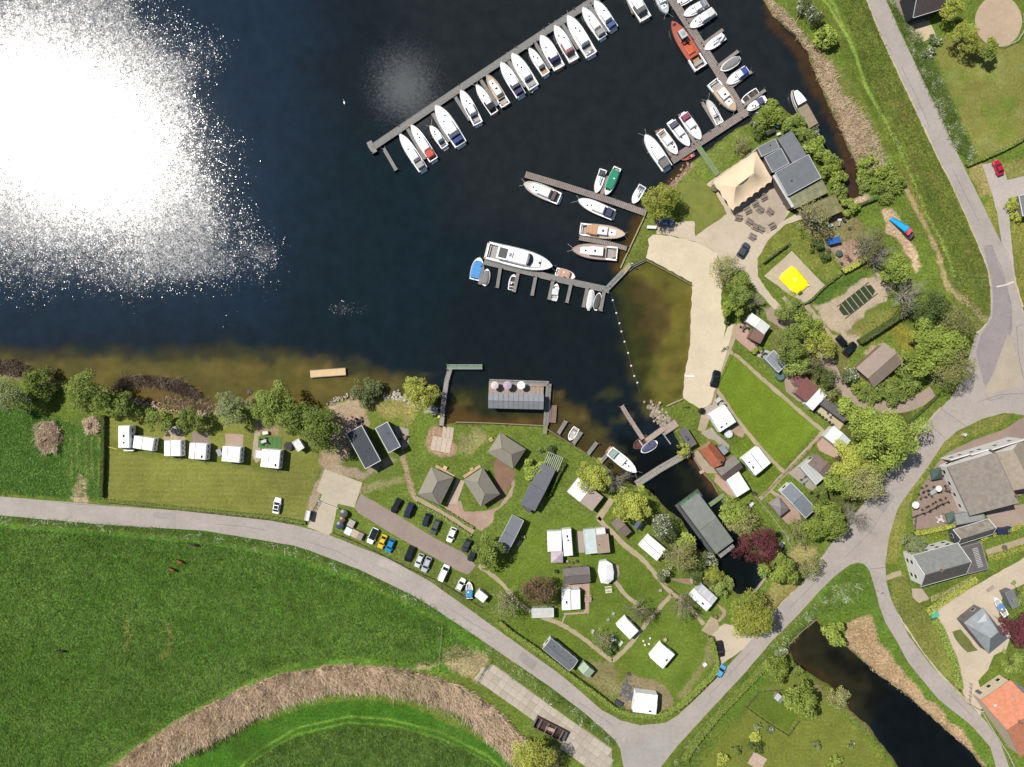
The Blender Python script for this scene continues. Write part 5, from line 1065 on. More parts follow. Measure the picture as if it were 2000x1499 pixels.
wall([(1062, 834), (1100, 858), (1140, 884), (1172, 902), (1198, 926)], .25, .15, 'dark timber bank edging along the canal grass', (96, 90, 66))
wall([(1260, 421), (1236, 472), (1212, 524)], .3, .2, 'low concrete quay edge below the yellow willow', (176, 166, 140))
wall([(1262, 509), (1310, 534), (1354, 559)], .25, .12, 'sheet piling between the upper beach and the swimming bay', (120, 100, 72))
wall([(1334, 780), (1302, 794)], .3, .2, 'pale groin at the lower end of the beach', (190, 176, 150))
wall([(1498, 1127), (1482, 1148), (1470, 1164)], .35, .3, 'pale quay wall at the dead end of the canal', (176, 168, 150))
wall([(1596, 1210), (1566, 1234), (1543, 1258)], .3, .1, 'bank edging at the head of the dark pond', (110, 100, 60))
wall([(1352, 890), (1372, 922), (1392, 944), (1402, 962)], .3, .15, 'quay edge below the orange-roofed house', (150, 120, 96))
# ---------------------------------------------------------------- boats
def halfw(t, B, blunt=.9, tm=.45):
 if t < tm: return B / 2 * (blunt + (1 - blunt) * math.sin(t / tm * math.pi / 2))
 u = (t - tm) / (1 - tm); return B / 2 * max(0.03, (1 - u ** 2.6) ** .72)
def hull_mesh(L, B, F, blunt, n=16, double=False):
 rings = []
 for i in range(n + 1):
  t = i / n; w = halfw(t, B, blunt); sh = F * (1 + .35 * t * t)
  if double and t < .25: w *= .35 + .65 * math.sin(t / .25 * math.pi / 2)
  x = -L/2 + L * t; xk = x - (.06 * L * max(0, t - .8) * 5 if t > .8 else 0)
  rings.append([(x, w, sh), (x, w * .97, sh * .45), (xk, w * .62, -.25), (xk, 0, -.42), (xk, -w * .62, -.25), (x, -w * .97, sh * .45), (x, -w, sh)])
 mb = MB(); n7 = 7
 for r in rings: mb.v += r
 for k in range(n):
  for i in range(6): mb.f.append((k*n7 + i, k*n7 + i + 1, (k+1)*n7 + i + 1, (k+1)*n7 + i))
 mb.f.append(tuple(range(7))); mb.f.append(tuple(n * n7 + i for i in range(6, -1, -1)))
 return mb
def deck_poly(L, B, blunt, t0, t1, k=1.0, n=14, double=False):
 top = []; 
 for i in range(n + 1):
  t = t0 + (t1 - t0) * i / n; w = halfw(t, B, blunt) * k
  if double and t < .25: w *= .35 + .65 * math.sin(t / .25 * math.pi / 2)
  top.append((-L/2 + L * t, w))
 return top + [(x, -w) for x, w in reversed(top)]
def pod(L, B, blunt, t0, t1, k, z0, z1, k2=.86, x_in=.25, r=0, double=False):
 a = deck_poly(L, B, blunt, t0, t1, k, 8, double); dx = L * (t1 - t0); cx = -L/2 + L * (t0 + t1) / 2
 def scale(p, s, sx): return [((x - cx) * sx + cx, y * s) for x, y in p]
 mid = scale(a, (1 + k2) / 2 + .04, 1 - x_in / dx * .8); b = scale(a, k2, 1 - 2 * x_in / dx); c = scale(a, k2 * .8, 1 - 2.8 * x_in / dx)
 mb = MB(); mb.loft([[(x, y, z0) for x, y in a], [(x, y, z0 + (z1 - z0) * .6) for x, y in mid], [(x, y, z1 - .05) for x, y in b], [(x, y, z1) for x, y in c]])
 return mb
def window_band(L, B, blunt, t0, t1, k, z0, z1, k2, x_in, f0=.32, f1=.5):
 a = deck_poly(L, B, blunt, t0, t1, k, 8); dx = L * (t1 - t0); cx = -L/2 + L * (t0 + t1) / 2
 def ring(f):
  s = 1 + ((1 + k2) / 2 + .04 - 1) * min(1, f / .6) if f <= .6 else ((1 + k2) / 2 + .04) + (k2 - (1 + k2) / 2 - .04) * (f - .6) / .4
  sx = 1 - (x_in / dx * .8) * min(1, f / .6) if f <= .6 else (1 - x_in / dx * .8) - (1.2 * x_in / dx) * (f - .6) / .4
  return [((x - cx) * sx * 1.012 + cx, y * s * 1.02, z0 + (z1 - z0) * f) for x, y in a]
 mb = MB(); mb.loft([ring(f0), ring(f1)], cap=False); return mb
GEL = lambda: mat('white_gelcoat', (.82, .82, .81), .35, .03, .8)
TEAK = lambda: mat('teak_deck', C(196, 150, 112), .6, .12, 2, stripe=('Y', 4, .2))
def canvas(rgb): return mat('canvas_%d_%d_%d' % rgb, C(*rgb), .85, .14, 2, bump=.4)
def boat(bow, stern, w, label, style='cruiser', cover=None, cov=(.04, .3), hull=None, deck=None, group=None, name='cabin_cruiser', cat='boat', dinghy=False, flip=0, roofc=None, z=-.5):
 bx, by = W(*bow, 1.0); sx, sy = W(*stern, 1.0); L = math.hypot(bx - sx, by - sy); B = w * S * 1.08
 t = thing(name, label, cat, ((bx + sx) / 2, (by + sy) / 2, z), math.atan2(by - sy, bx - sx), group)
 rr = random.Random(int(bow[0] * 7 + bow[1])); big = L > 6.5; F = .55 + .05 * L if big else .45
 dbl = style in ('classic', 'covered', 'sloop', 'tug'); blunt = {'cruiser': .88, 'yacht': .9, 'open': .82, 'barge': .96}.get(style, .8)
 H_ = hull or (232, 232, 230)
 hm = GEL() if hull is None else pm(*hull, .4)
 hull_mesh(L, B, F, blunt, double=dbl).build('hull', hm, t, smooth=False)
 rb = MB(); o = deck_poly(L, B * 1.03, blunt, 0, .995, 1, 18, dbl); n = len(o)
 zs = [F * (1 + .35 * ((x + L/2) / L) ** 2) for x, y in o]
 for i in range(n): rb.tube((*o[i], zs[i]), (*o[(i+1) % n], zs[(i+1) % n]), .05, 4)
 rb.build('rub_rail', pm(*(rr.choice([(90, 92, 100), (200, 200, 200), (60, 66, 84)])), .6), t)
 dm = GEL() if deck is None else (TEAK() if deck == 'teak' else pm(*deck, .6))
 def top(t0, t1, k, zz, m, nm, thick=.06):
  p = deck_poly(L, B, blunt, t0, t1, k, 12, dbl); mb = MB(); n = len(p)
  vs = [(x, y, F * (1 + .35 * ((x + L/2) / L) ** 2) + zz) for x, y in p]; h = n // 2
  vs = [v if v[2] else v for v in vs]
  mb.add(vs, [(n-1-i, n-2-i, i+1, i) for i in range(h - 1)])
  return mb.build(nm, m, t)
 if style in ('cruiser', 'yacht', 'classic', 'sloop', 'tug'):
  tc = .24 if style != 'sloop' else .3
  top(tc, .995, .97, .012, dm, 'deck')
  mb = MB(); mb.prism(deck_poly(L, B, blunt, .01, tc, .82, 6, dbl), F * .35, F * .42); mb.build('cockpit_floor', TEAK() if (deck == 'teak' or rr.random() < .12) else pm(176, 172, 168, .7), t)
  mb = MB()
  for s in (-1, 1): mb.box((-L/2 + L * tc / 2, s * B * .41, F * .8), (L * tc, B * .1, F * .5))
  mb.box((-L/2 + .12, 0, F * .8), (.24, B * .82, F * .5)); mb.build('coaming', GEL(), t)
  mb = MB(); mb.box((-L/2 + .55, 0, F * .6), (.5, B * .6, .35)); mb.build('seat', canvas(rr.choice([(210, 205, 195), (190, 150, 130), (90, 96, 130)])), t)
 if style == 'cruiser':
  h1 = F + .45; t1 = rr.uniform(.76, .82); pod(L, B, blunt, tc, t1, .74, F, h1, .84, .35).build('cabin', GEL(), t)
  window_band(L, B, blunt, tc, t1, .74, F, h1, .84, .35).build('window', glass(), t)
  t2 = rr.uniform(.46, .54)
  if big:
   pod(L, B, blunt, tc + .02, t2 + .06, .7, h1 - .05, h1 + .75, .82, .35).build('wheelhouse', GEL() if not roofc else pm(*roofc, .5), t)
   window_band(L, B, blunt, tc + .02, t2 + .06, .7, h1 - .05, h1 + .75, .82, .35, .3, .55).build('windscreen', glass(), t)
  for q in range(rr.randint(1, 3)):
   hx = -L/2 + L * (t2 + .1 + q * .1)
   if hx < -L/2 + L * (t1 - .04):
    mb = MB(); mb.box((hx, rr.choice([-.15, 0, .15]) * B, h1 + .02), (.42, .42, .05)); mb.build('deck_hatch', glass(), t)
  mb = MB(); mb.box((-L/2 - .25, 0, .18), (.6, B * .7, .08)); mb.build('swim_platform', rr.choice([TEAK, GEL, GEL, GEL])(), t)
 elif style == 'yacht':
  pod(L, B, blunt, .2, .84, .78, F, F + .7, .86, .7).build('cabin', GEL(), t); window_band(L, B, blunt, .2, .84, .78, F, F + .7, .86, .7, .3, .7).build('window', glass(), t)
  pod(L, B, blunt, .22, .64, .72, F + .65, F + 1.7, .84, .6).build('wheelhouse', GEL(), t)
  mb = MB(); P = [(-L/2 + L * .60 + math.cos(a) * L * .045 * 1.0, math.sin(a) * B * .30) for a in np.linspace(-1.3, 1.3, 9)]; Q = [(x + L * .05 - abs(y) * .1, y * 1.12) for x, y in P]
  mb.loft([[(x, y, F + 1.66) for x, y in P], [(x, y, F + 1.1) for x, y in Q]], cap=False, closed=False); mb.build('windscreen', glass(), t)
  mb = MB(); mb.box((-L/2 + L * .24, 0, F + 1.9), (L * .12, B * .52, .12)); mb.build('bimini', canvas((96, 96, 98)), t)
  mb = MB(); mb.box((-L/2 + L * .24, 0, F + 1.72), (L * .17, B * .66, .16)); mb.build('flybridge_rail', GEL(), t)
  mb = MB(); mb.box((-L/2 + L * .35, 0, F + 1.8), (.5, .9, .3)); mb.box((-L/2 + L * .39, 0, F + 1.76), (.3, 1.6, .14)); mb.build('helm_console', pm(150, 150, 152), t)
  mb = MB(); mb.box((-L/2 + L * .8, 0, F + .72), (.55, .55, .06)); mb.build('deck_hatch', glass(), t)
  mb = MB(); mb.box((-L/2 - .1, 0, .3), (.9, B * .86, .1)); mb.build('swim_platform', pm(214, 204, 184), t)
 elif style == 'classic':
  pod(L, B, blunt, .3, .62, .64, F, F + 1.25, .86, .3).build('wheelhouse', GEL() if not roofc else pm(*roofc, .5), t); window_band(L, B, blunt, .3, .62, .64, F, F + 1.25, .86, .3, .45, .68).build('windscreen', glass(), t)
  pod(L, B, blunt, .6, .82, .56, F, F + .5, .86, .25).build('fore_cabin', GEL(), t)
  mb = MB(); mb.box((-L/2 + L * .7, 0, F + .52), (.45, .45, .06)); mb.box((-L/2 + L * .5, 0, F + 1.27), (.5, .7, .05)); mb.build('deck_hatch', glass(), t)
 elif style == 'sloop':
  pod(L, B, blunt, .34, .7, .56, F, F + .38, .84, .3).build('cabin', GEL(), t); window_band(L, B, blunt, .34, .7, .56, F, F + .38, .84, .3).build('window', glass(), t)
  mb = MB(); mb.tube((-L/2 + L * .62, 0, F), (-L/2 + L * .62, 0, F + 3.2), .06, 6, .04); mb.build('mast', STEEL(), t)
  mb = MB(); mb.tube((-L/2 + L * .2, 0, F + .9), (-L/2 + L * .62, 0, F + 1.0), .1, 6); mb.build('boom', canvas((70, 80, 120)), t)
 elif style == 'tug':
  pod(L, B, blunt, .58, .76, .5, F, F + 1.9, .9, .15).build('wheelhouse', pm(210, 205, 200), t); window_band(L, B, blunt, .58, .76, .5, F, F + 1.9, .9, .15, .55, .85).build('windscreen', glass(), t)
  mb = MB(); mb.box((-L/2 + L * .67, 0, F + 1.94), (1.0, 1.1, .08)); mb.build('roof_hatch', pm(150, 175, 180), t)
  pod(L, B, blunt, .3, .5, .5, F, F + .45, .92, .1).build('cargo_hatch', pm(206, 104, 60), t); pod(L, B, blunt, .5, .57, .42, F, F + .9, .9, .1).build('engine_casing', pm(120, 40, 40), t)
  mb = MB(); mb.cyl((-L/2 + L * .53, 0, F + .8), .22, 1.3, 10); mb.build('funnel', pm(40, 40, 44), t)
  for yy in (-.28, .28):
   mb = MB(); mb.box((-L/2 + L * .2, yy * B, F + .2), (.9, .35, .4)); mb.build('bench', pm(110, 36, 36), t)
  mb = MB(); mb.box((-L/2 + L * .92, 0, F + .4), (.5, .9, .35)); mb.build('windlass', pm(60, 50, 50), t)
  mb = MB(); mb.box((-L/2 + L * .1, 0, F * 1.02 + .04), (.9, B * .6, .06)); mb.build('aft_plate', pm(170, 175, 172), t)
 elif style == 'open':
  mb = MB(); mb.prism(deck_poly(L, B, blunt, .03, .88, .8, 10), F * .3, F * .42); mb.build('cockpit_floor', pm(*(deck if isinstance(deck, tuple) else (196, 190, 182)), .7), t)
  mb = MB(); p1 = deck_poly(L, B, blunt, 0, .99, .99, 12); p2 = deck_poly(L, B, blunt, .04, .84, .78, 12)
  mb.loft([[(x, y, F + .02 + .3 * F * max(0, (x + L/2) / L) ** 2) for x, y in p1], [(x, y, F + .04 + .3 * F * max(0, (x + L/2) / L) ** 2) for x, y in p2]], cap=False); mb.build('gunwale', hm, t)
  for q in (.22, .5):
   mb = MB(); mb.box((-L/2 + L * q, 0, F * .72), (.34, B * .74, .08)); mb.build('seat', rr.choice([pm(190, 186, 180), pm(140, 100, 76)]), t)
  mb = MB(); mb.box((-L/2 - .18, 0, F * .7), (.34, .3, .8)); mb.tube((-L/2, 0, F + .3), (-L/2 + .6, 0, F + .4), .035, 5); mb.build('outboard_motor', pm(36, 38, 42), t)
  if big or rr.random() < .5:
   mb = MB(); mb.box((-L/2 + L * .4, B * .12, F + .2), (.4, .5, .6), 0, .8); mb.build('console', hm, t)
 elif style == 'covered':
  top(.0, .99, .97, .01, dm, 'deck')
 elif style == 'barge':
  top(.0, .99, .97, .01, pm(176, 156, 130), 'deck')
  pod(L, B, blunt, .6, .95, .86, F, F + 1.5, .9, .2).build('wheelhouse', GEL(), t); window_band(L, B, blunt, .6, .95, .86, F, F + 1.5, .9, .2, .5, .85).build('window', glass(), t)
 if style == 'sloop' and not cover: pass
 if cover:
  cv = cover if isinstance(cover, list) else [(cover, cov)]
  for rgb, (a, b) in cv:
   base = F * .9 if style in ('covered', 'barge', 'sloop', 'open') else F * .9
   hh = F + .42 if style in ('covered', 'open') else (F + 1.05 if style == 'cruiser' and big else F + .7)
   if style in ('classic', 'yacht'): hh = F + 1.3
   mbp = pod(L, B, blunt, a, b, .98 if style in ('covered', 'barge', 'open') else .84, base, hh, .5 if style == 'covered' else .84, .2, double=dbl)
   mbp.build('canopy', canvas(rgb), t)
   if style != 'covered' and (b - a) * L > 1.2:
    n = 3; rb2 = MB()
    for q in range(n):
     xx = -L/2 + L * (a + (b - a) * (q + .5) / n); rb2.tube((xx, -B * .3, hh + .01), (xx, B * .3, hh + .01), .03, 4)
    rb2.build('canopy_bow', canvas(tuple(int(v * .8) for v in rgb)), t)
 if style in ('cruiser', 'classic', 'sloop', 'yacht'):
  for s in (-1, 1):
   q = MB(); q.tube((L * .46, s * .15, F * 1.3), (L * .5 + rr.uniform(.8, 1.5), s * rr.uniform(.6, 1.6), .85), .03, 4); q.build('mooring_line', pm(206, 200, 186), t)
 if style in ('cruiser', 'yacht', 'classic'):
  rl = MB(); p = deck_poly(L, B, blunt, .55, .99, .93, 7, dbl); prev = None
  for i, (x, y) in enumerate(p):
   zz = F * (1 + .35 * ((x + L/2) / L) ** 2); rl.tube((x, y, zz), (x, y, zz + .5), .018, 4)
   if prev: rl.tube(prev, (x, y, zz + .5), .022, 4)
   prev = (x, y, zz + .5)
  rl.build('pulpit_rail', STEEL(), t)
  for s in (-1, 1):
   for q in (.3, .6):
    if rr.random() < .6:
     fb = MB(); x = -L/2 + L * q; fb.cyl((x, s * (halfw(q, B, blunt) + .1), F * .3), .11, .55, 8); fb.build('fender', rr.choice([pm(220, 220, 220), pm(60, 70, 110), pm(40, 40, 44)]), t)
 return t
BT = [
 ((781, 262), (826, 331), 19, 'plain white flat-topped cruiser, first boat from the lake end of the grey jetty', 'cruiser', dict(cover=(180, 180, 178), cov=(.03, .2))),
 ((803, 244), (847, 312), 19, 'white cruiser with a bright red stern canopy', 'cruiser', dict(cover=(214, 96, 84), cov=(.06, .27))),
 ((840, 245), (869, 286), 16, 'small white cruiser between the red-canopy boat and the big navy-topped yacht', 'cruiser', {}),
 ((851, 206), (900, 282), 26, 'widest white cruiser of the grey jetty, grey and blue stern canvas', 'cruiser', dict(cover=[((92, 96, 116), (.18, .34)), ((66, 84, 140), (.04, .17))])),
 ((900, 176), (934, 241), 20, 'slim white cruiser with a grey cover amidships', 'cruiser', dict(cover=(106, 104, 106), cov=(.3, .52))),
 ((930, 165), (966, 220), 17, 'white cruiser with a black stern cover', 'cruiser', dict(cover=(48, 46, 50), cov=(.1, .42))),
 ((951, 146), (988, 205), 20, 'classic white motor boat with rounded teak stern', 'classic', dict(deck=(205, 180, 150))),
 ((978, 121), (1018, 186), 21, 'white cruiser with dark grey cover and purple aft canvas', 'cruiser', dict(cover=[((88, 88, 92), (.2, .36)), ((84, 80, 120), (.04, .18))])),
 ((1000, 104), (1043, 170), 23, 'white cruiser with open aft deck towing a dinghy astern', 'cruiser', {}),
 ((1033, 93), (1067, 144), 17, 'short white cruiser with one dark square roof window', 'cruiser', {}),
 ((1056, 68), (1093, 132), 24, 'white cruiser with a dark navy rear canopy', 'cruiser', dict(cover=(54, 54, 92), cov=(.18, .38))),
 ((1083, 49), (1122, 117), 22, 'white cruiser with a reddish brown midships canopy', 'cruiser', dict(cover=(170, 118, 116), cov=(.2, .5))),
 ((1108, 30), (1156, 107), 25, 'long white cruiser with a pale sun deck and stern dinghy', 'cruiser', {}),
 ((1138, 14), (1178, 72), 20, 'white cruiser with light grey stern canvas near the top edge', 'cruiser', dict(cover=(178, 178, 170), cov=(.05, .24))),
 ((1161, 0), (1199, 55), 21, 'white cruiser with blue stern canvas near the top edge', 'cruiser', dict(cover=(84, 104, 150), cov=(.03, .2))),
 ((1222, -30), (1262, 36), 25, 'white boat with a big dark grey canopy cut by the top edge', 'cruiser', dict(cover=(110, 108, 106), cov=(.16, .42))),
 ((1303, 26), (1284, -22), 19, 'white open-decked boat hanging from the top edge, pointed end down', 'classic', dict(deck=(190, 200, 205))),
 ((1316, 9), (1356, -14), 16, 'white boat cut by the top edge right of the boardwalk', 'cruiser', {}),
 ((1335, 30), (1382, 3), 18, 'white cruiser with grey canopy, uppermost whole boat right of the boardwalk', 'cruiser', dict(cover=(160, 164, 176), cov=(.04, .22))),
 ((1347, 53), (1396, 20), 19, 'white flat-sterned boat with two dark deck openings', 'cruiser', dict(cover=(226, 226, 224), cov=(.03, .3))),
 ((1377, 96), (1416, 68), 16, 'lone white sloop in the middle right of the boardwalk', 'sloop', dict(cover=(236, 236, 234), cov=(.0, .34))),
 ((1408, 137), (1447, 111), 17, 'boat completely wrapped in a dull grey tarpaulin', 'covered', dict(cover=(138, 138, 134), cov=(.02, .94), hull=(190, 190, 188))),
 ((1420, 163), (1461, 134), 18, 'white boat with a cobalt blue stern cover', 'cruiser', dict(cover=(62, 84, 160), cov=(.04, .46))),
 ((1449, 199), (1483, 174), 15, 'small white inflatable with a dark cockpit near the island', 'open', dict(deck=(70, 70, 68))),
 ((1460, 213), (1496, 190), 16, 'small white motor boat with purple stern canvas beside the island', 'cruiser', dict(cover=(92, 92, 134), cov=(.1, .42))),
 ((1396, 0), (1396, 0), 0, '', '', {}),
 ((1437, 216), (1392, 158), 25, 'large white cabin boat with teak stern and bow decks', 'classic', dict(deck=(206, 178, 146))),
 ((1382, 194), (1408, 240), 16, 'slender white sailing yacht left of the teak-decked cabin boat', 'sloop', dict(deck=(228, 222, 214))),
 ((1369, 272), (1335, 222), 20, 'white cruiser with a wine red stern canopy', 'cruiser', dict(cover=(166, 84, 108), cov=(.03, .24))),
 ((1347, 285), (1312, 237), 19, 'white cruiser with a slate stern canopy left of the wine red one', 'cruiser', dict(cover=(104, 102, 124), cov=(.05, .24))),
 ((1323, 301), (1290, 255), 19, 'plain white cruiser next to the largest boat of the arm', 'cruiser', {}),
 ((1260, 263), (1304, 328), 23, 'largest white boat at the outer end of the arm, grey stern canvas', 'cruiser', dict(cover=(130, 128, 126), cov=(.02, .26))),
 ((1332, 310), (1358, 298), 10, 'little red rowing boat under the boardwalk arm', 'open', dict(hull=(214, 92, 74), deck=(200, 110, 90), name='rowing_boat')),
 ((1548, 176), (1591, 250), 22, 'flat barge with white wheelhouse and long brown tarpaulin behind the café', 'barge', dict(cover=(164, 146, 122), cov=(.03, .58), name='barge')),
 ((1023, 358), (1093, 388), 24, 'white cruiser with teak aft at the outer end of the wooden jetty', 'cruiser', dict(cover=(120, 100, 98), cov=(.1, .22), deck=(222, 216, 204))),
 ((1129, 390), (1199, 420), 22, 'white cruiser with navy stern canopy below the wooden jetty', 'cruiser', dict(cover=(70, 74, 100), cov=(.04, .22))),
 ((1164, 377), (1179, 330), 15, 'white open sloop with cluttered dark cockpit above the wooden jetty', 'sloop', dict(cover=(90, 90, 92), cov=(.06, .3))),
 ((1183, 381), (1207, 326), 17, 'white boat with an emerald green cover', 'open', dict(cover=(44, 150, 118), cov=(.1, .78))),
 ((1237, 396), (1257, 361), 16, 'small plain white sailing dinghy by the willow', 'sloop', {}),
 ((1221, 458), (1133, 447), 24, 'classic white launch with a tan canopy and wooden bow', 'classic', dict(cover=(206, 162, 122), cov=(.14, .4), deck=(214, 190, 162), hull=(225, 225, 222))),
 ((1117, 487), (1206, 496), 27, 'classic white launch with grey-pink teak decks and long white roof', 'classic', dict(deck=(190, 166, 152), hull=(225, 225, 222))),
 ((1079, 521), (952, 489), 34, 'big white motor yacht with a curved black windscreen', 'yacht', dict(name='motor_yacht')),
 ((937, 502), (926, 546), 21, 'blue-floored white open boat at the jetty end', 'open', dict(deck=(96, 160, 220), cover=(88, 156, 218), cov=(.06, .8))),
 ((952, 524), (945, 558), 15, 'grey launch with twin white sterns beside the blue boat', 'covered', dict(cover=(138, 138, 136), cov=(.08, .9))),
 ((1004, 535), (998, 566), 13, 'black inflatable with a white tube rim', 'open', dict(deck=(64, 64, 62))),
 ((1088, 553), (1082, 587), 13, 'white sport boat between two grey finger piers', 'open', dict(deck=(226, 226, 226), cover=(234, 234, 234), cov=(.3, .7))),
 ((1157, 562), (1150, 606), 14, 'white covered sloop left of the dark covered one', 'covered', dict(cover=(228, 228, 226), cov=(.03, .9))),
 ((1172, 571), (1164, 606), 13, 'dark grey covered boat at the end of the lower grey jetty', 'covered', dict(cover=(84, 84, 84), cov=(.05, .93), hull=(120, 120, 120))),
 ((1124, 541), (1086, 529), 17, 'small white boat with a pink-tan cover above the grey jetty', 'open', dict(cover=(206, 164, 140), cov=(.15, .75))),
 ((1243, 923), (1191, 881), 20, 'long white boat with a sea green aft window moored by the footbridge', 'cruiser', dict(cover=(160, 185, 180), cov=(.06, .24))),
 ((1253, 884), (1285, 864), 16, 'boat under a tight navy cover in the inner harbour', 'covered', dict(cover=(86, 90, 124), cov=(.06, .94), hull=(150, 130, 110))),
 ((1238, 876), (1268, 856), 17, 'rusty brown work boat beside the navy-covered boat', 'open', dict(hull=(110, 62, 48), deck=(98, 56, 46), name='work_boat')),
 ((1112, 861), (1127, 836), 14, 'small white console boat on the canal bank', 'open', {}),
]
for bow, st, w_, lab, sty, kw in BT:
 if not w_: continue
 boat(bow, st, w_, lab, sty, **kw)
boat((1312, 42), (1370, 132), 28, 'old red and orange steel tug alongside the brown boardwalk', 'tug', hull=(70, 40, 40), deck=(188, 96, 76), name='tug_boat')
boat((1041, 163), (1037, 178), 7, 'tiny white dinghy behind the cruiser with the open aft deck', 'open', name='dinghy')
boat((1146, 104), (1156, 96), 7, 'tiny white dinghy hung across a cruiser stern', 'open', name='dinghy')
boat((916, 1136), (917, 1170), 13, 'white speedboat on land with a crumpled blue tarpaulin', 'open', cover=(70, 150, 205), cov=(.05, .5), z=.45, name='speedboat')
boat((1942, 1166), (1966, 1204), 13, 'white and blue boat parked on its trailer in the farmyard', 'open', cover=(110, 150, 200), cov=(.3, .6), z=.5, name='speedboat')
for x, y in ((916, 1153), (1954, 1185)):
 t = thing('boat_trailer', 'small steel trailer under the %s' % ('speedboat with the blue tarpaulin' if x < 1000 else 'boat in the farmyard'), 'trailer', (*W(x, y), 0), 1.5 if x < 1000 else -1.0)
 mb = MB(); mb.box((0, -.5, .35), (4, .08, .1)); mb.box((0, .5, .35), (4, .08, .1)); mb.box((.2, 0, .3), (.1, 1.6, .1)); mb.build('frame', STEEL(), t)
 for s in (-1, 1):
  mb = MB(); mb.tube((.2, s * .85, .3), (.2, s * 1.0, .3), .3, 12); mb.build('wheel', DARKRUB(), t)
prev = None
BU = [(1197, 587), (1204, 612), (1210, 632), (1214, 648), (1220, 668), (1227, 690), (1233, 715), (1239, 735), (1245, 748)]
BLAB = ['first round white buoy of the swim line below the grey jetty', 'second buoy of the swim line, just below the first', 'third buoy of the swim line, close above the fourth', 'fourth buoy, the nearer one of the close pair', 'fifth buoy in the middle of the swim line', 'sixth buoy level with the beach middle', 'seventh buoy from the grey jetty', 'eighth buoy, next to last towards the harbour', 'last buoy of the swim line by the inner harbour']
for (x, y), lab in zip(BU, BLAB):
 mb = MB(); rings = []
 for k in range(6):
  a = -math.pi/2 + math.pi * (k + .5) / 6; rings.append([(.3 * math.cos(a) * math.cos(q), .3 * math.cos(a) * math.sin(q), .3 * math.sin(a)) for q in np.linspace(0, 2*math.pi, 11)[:-1]])
 mb.loft(rings); o = mb.build('swim_buoy', pm(236, 236, 230, .4), None, (*W(x, y, -.4), -.42), smooth=True); tag(o, lab, 'buoy', 'white buoys of the swimming line')
mb = MB(); P = [W(x, y, -.45) for x, y in [(1192, 570)] + BU + [(1250, 768)]]
for i in range(len(P) - 1): mb.tube((*P[i], -.48), (*P[i+1], -.48), .03, 5)
tag(mb.build('swim_line', pm(96, 98, 90)), 'thin rope carrying the white swim buoys', 'rope')
t = thing('swan', 'white swan swimming alone on the open lake', 'bird', (*W(672, 200), -.5), 1.8)
mb = MB(); rings = []
for k, (x, r, z_) in enumerate([(-.55, .05, .3), (-.35, .2, .22), (0, .3, .18), (.3, .22, .16), (.42, .1, .25), (.46, .07, .5), (.5, .06, .7), (.58, .07, .78), (.7, .03, .74)]):
 rings.append([(x, r * math.cos(q), z_ + r * .7 * math.sin(q)) for q in np.linspace(0, 2*math.pi, 9)[:-1]])
mb.loft(rings); mb.build('body', pm(238, 238, 234), t, smooth=True)
# ---------------------------------------------------------------- buildings
def roofmat(rgb, kind='felt'):
 n = 'roof_%s_%d_%d_%d' % (kind, *rgb)
 if kind == 'tile': return mat(n, C(*rgb), .8, .18, 1.1, stripe=('Y', 3.2, .25), bump=.4)
 if kind == 'sheet': return mat(n, C(*rgb), .55, .10, .7, stripe=('X', 3.0, .14), bump=.15)
 if kind == 'moss': return mat(n, C(*rgb), .95, .38, .55, bump=.6)
 if kind == 'thatch': return mat(n, C(*rgb), .95, .2, .9, stripe=('X', 5, .12), bump=.6)
 if kind == 'canvas': return mat(n, C(*rgb), .9, .06, .6, bump=.2)
 return mat(n, C(*rgb), .85, .14, .7, bump=.25)
def openings(t, L, Wd, h, sides, wm_frame=None, z0=.95, wh=1.0, ww=1.0, step=2.6, door=True, z_up=None):
 fm = wm_frame or pm(232, 232, 228, .5); first = True
 for side in sides:
  ln = L if side in 'ns' else Wd; n = max(1, int((ln - .8) / step))
  for k in range(n):
   u = -ln / 2 + ln * (k + .5) / n
   if side == 'n': c = (u, Wd / 2 + .02); r = 0
   elif side == 's': c = (u, -Wd / 2 - .02); r = 0
   elif side == 'e': c = (L / 2 + .02, u); r = math.pi / 2
   else: c = (-L / 2 - .02, u); r = math.pi / 2
   if first and door and n > 1 or (door and first and side != sides[0]):
    mb = MB(); mb.box((c[0], c[1], 1.02), (.95, .07, 2.04), r); d = mb.build('door', pm(96, 104, 110, .5), t)
    mb = MB(); mb.box((c[0] + .33 * math.cos(r), c[1] + .33 * math.sin(r), 1.0), (.06, .16, .14), r); mb.build('handle', STEEL(), d); first = False; continue
   for zz in ([z0] + ([z_up] if z_up else [])):
    mb = MB(); mb.box((c[0], c[1], zz + wh / 2), (ww + .16, .07, wh + .16), r); f = mb.build('window', fm, t)
    mb = MB(); mb.box((c[0], c[1], zz + wh / 2), (ww, .10, wh), r); mb.build('pane', glass(), f)
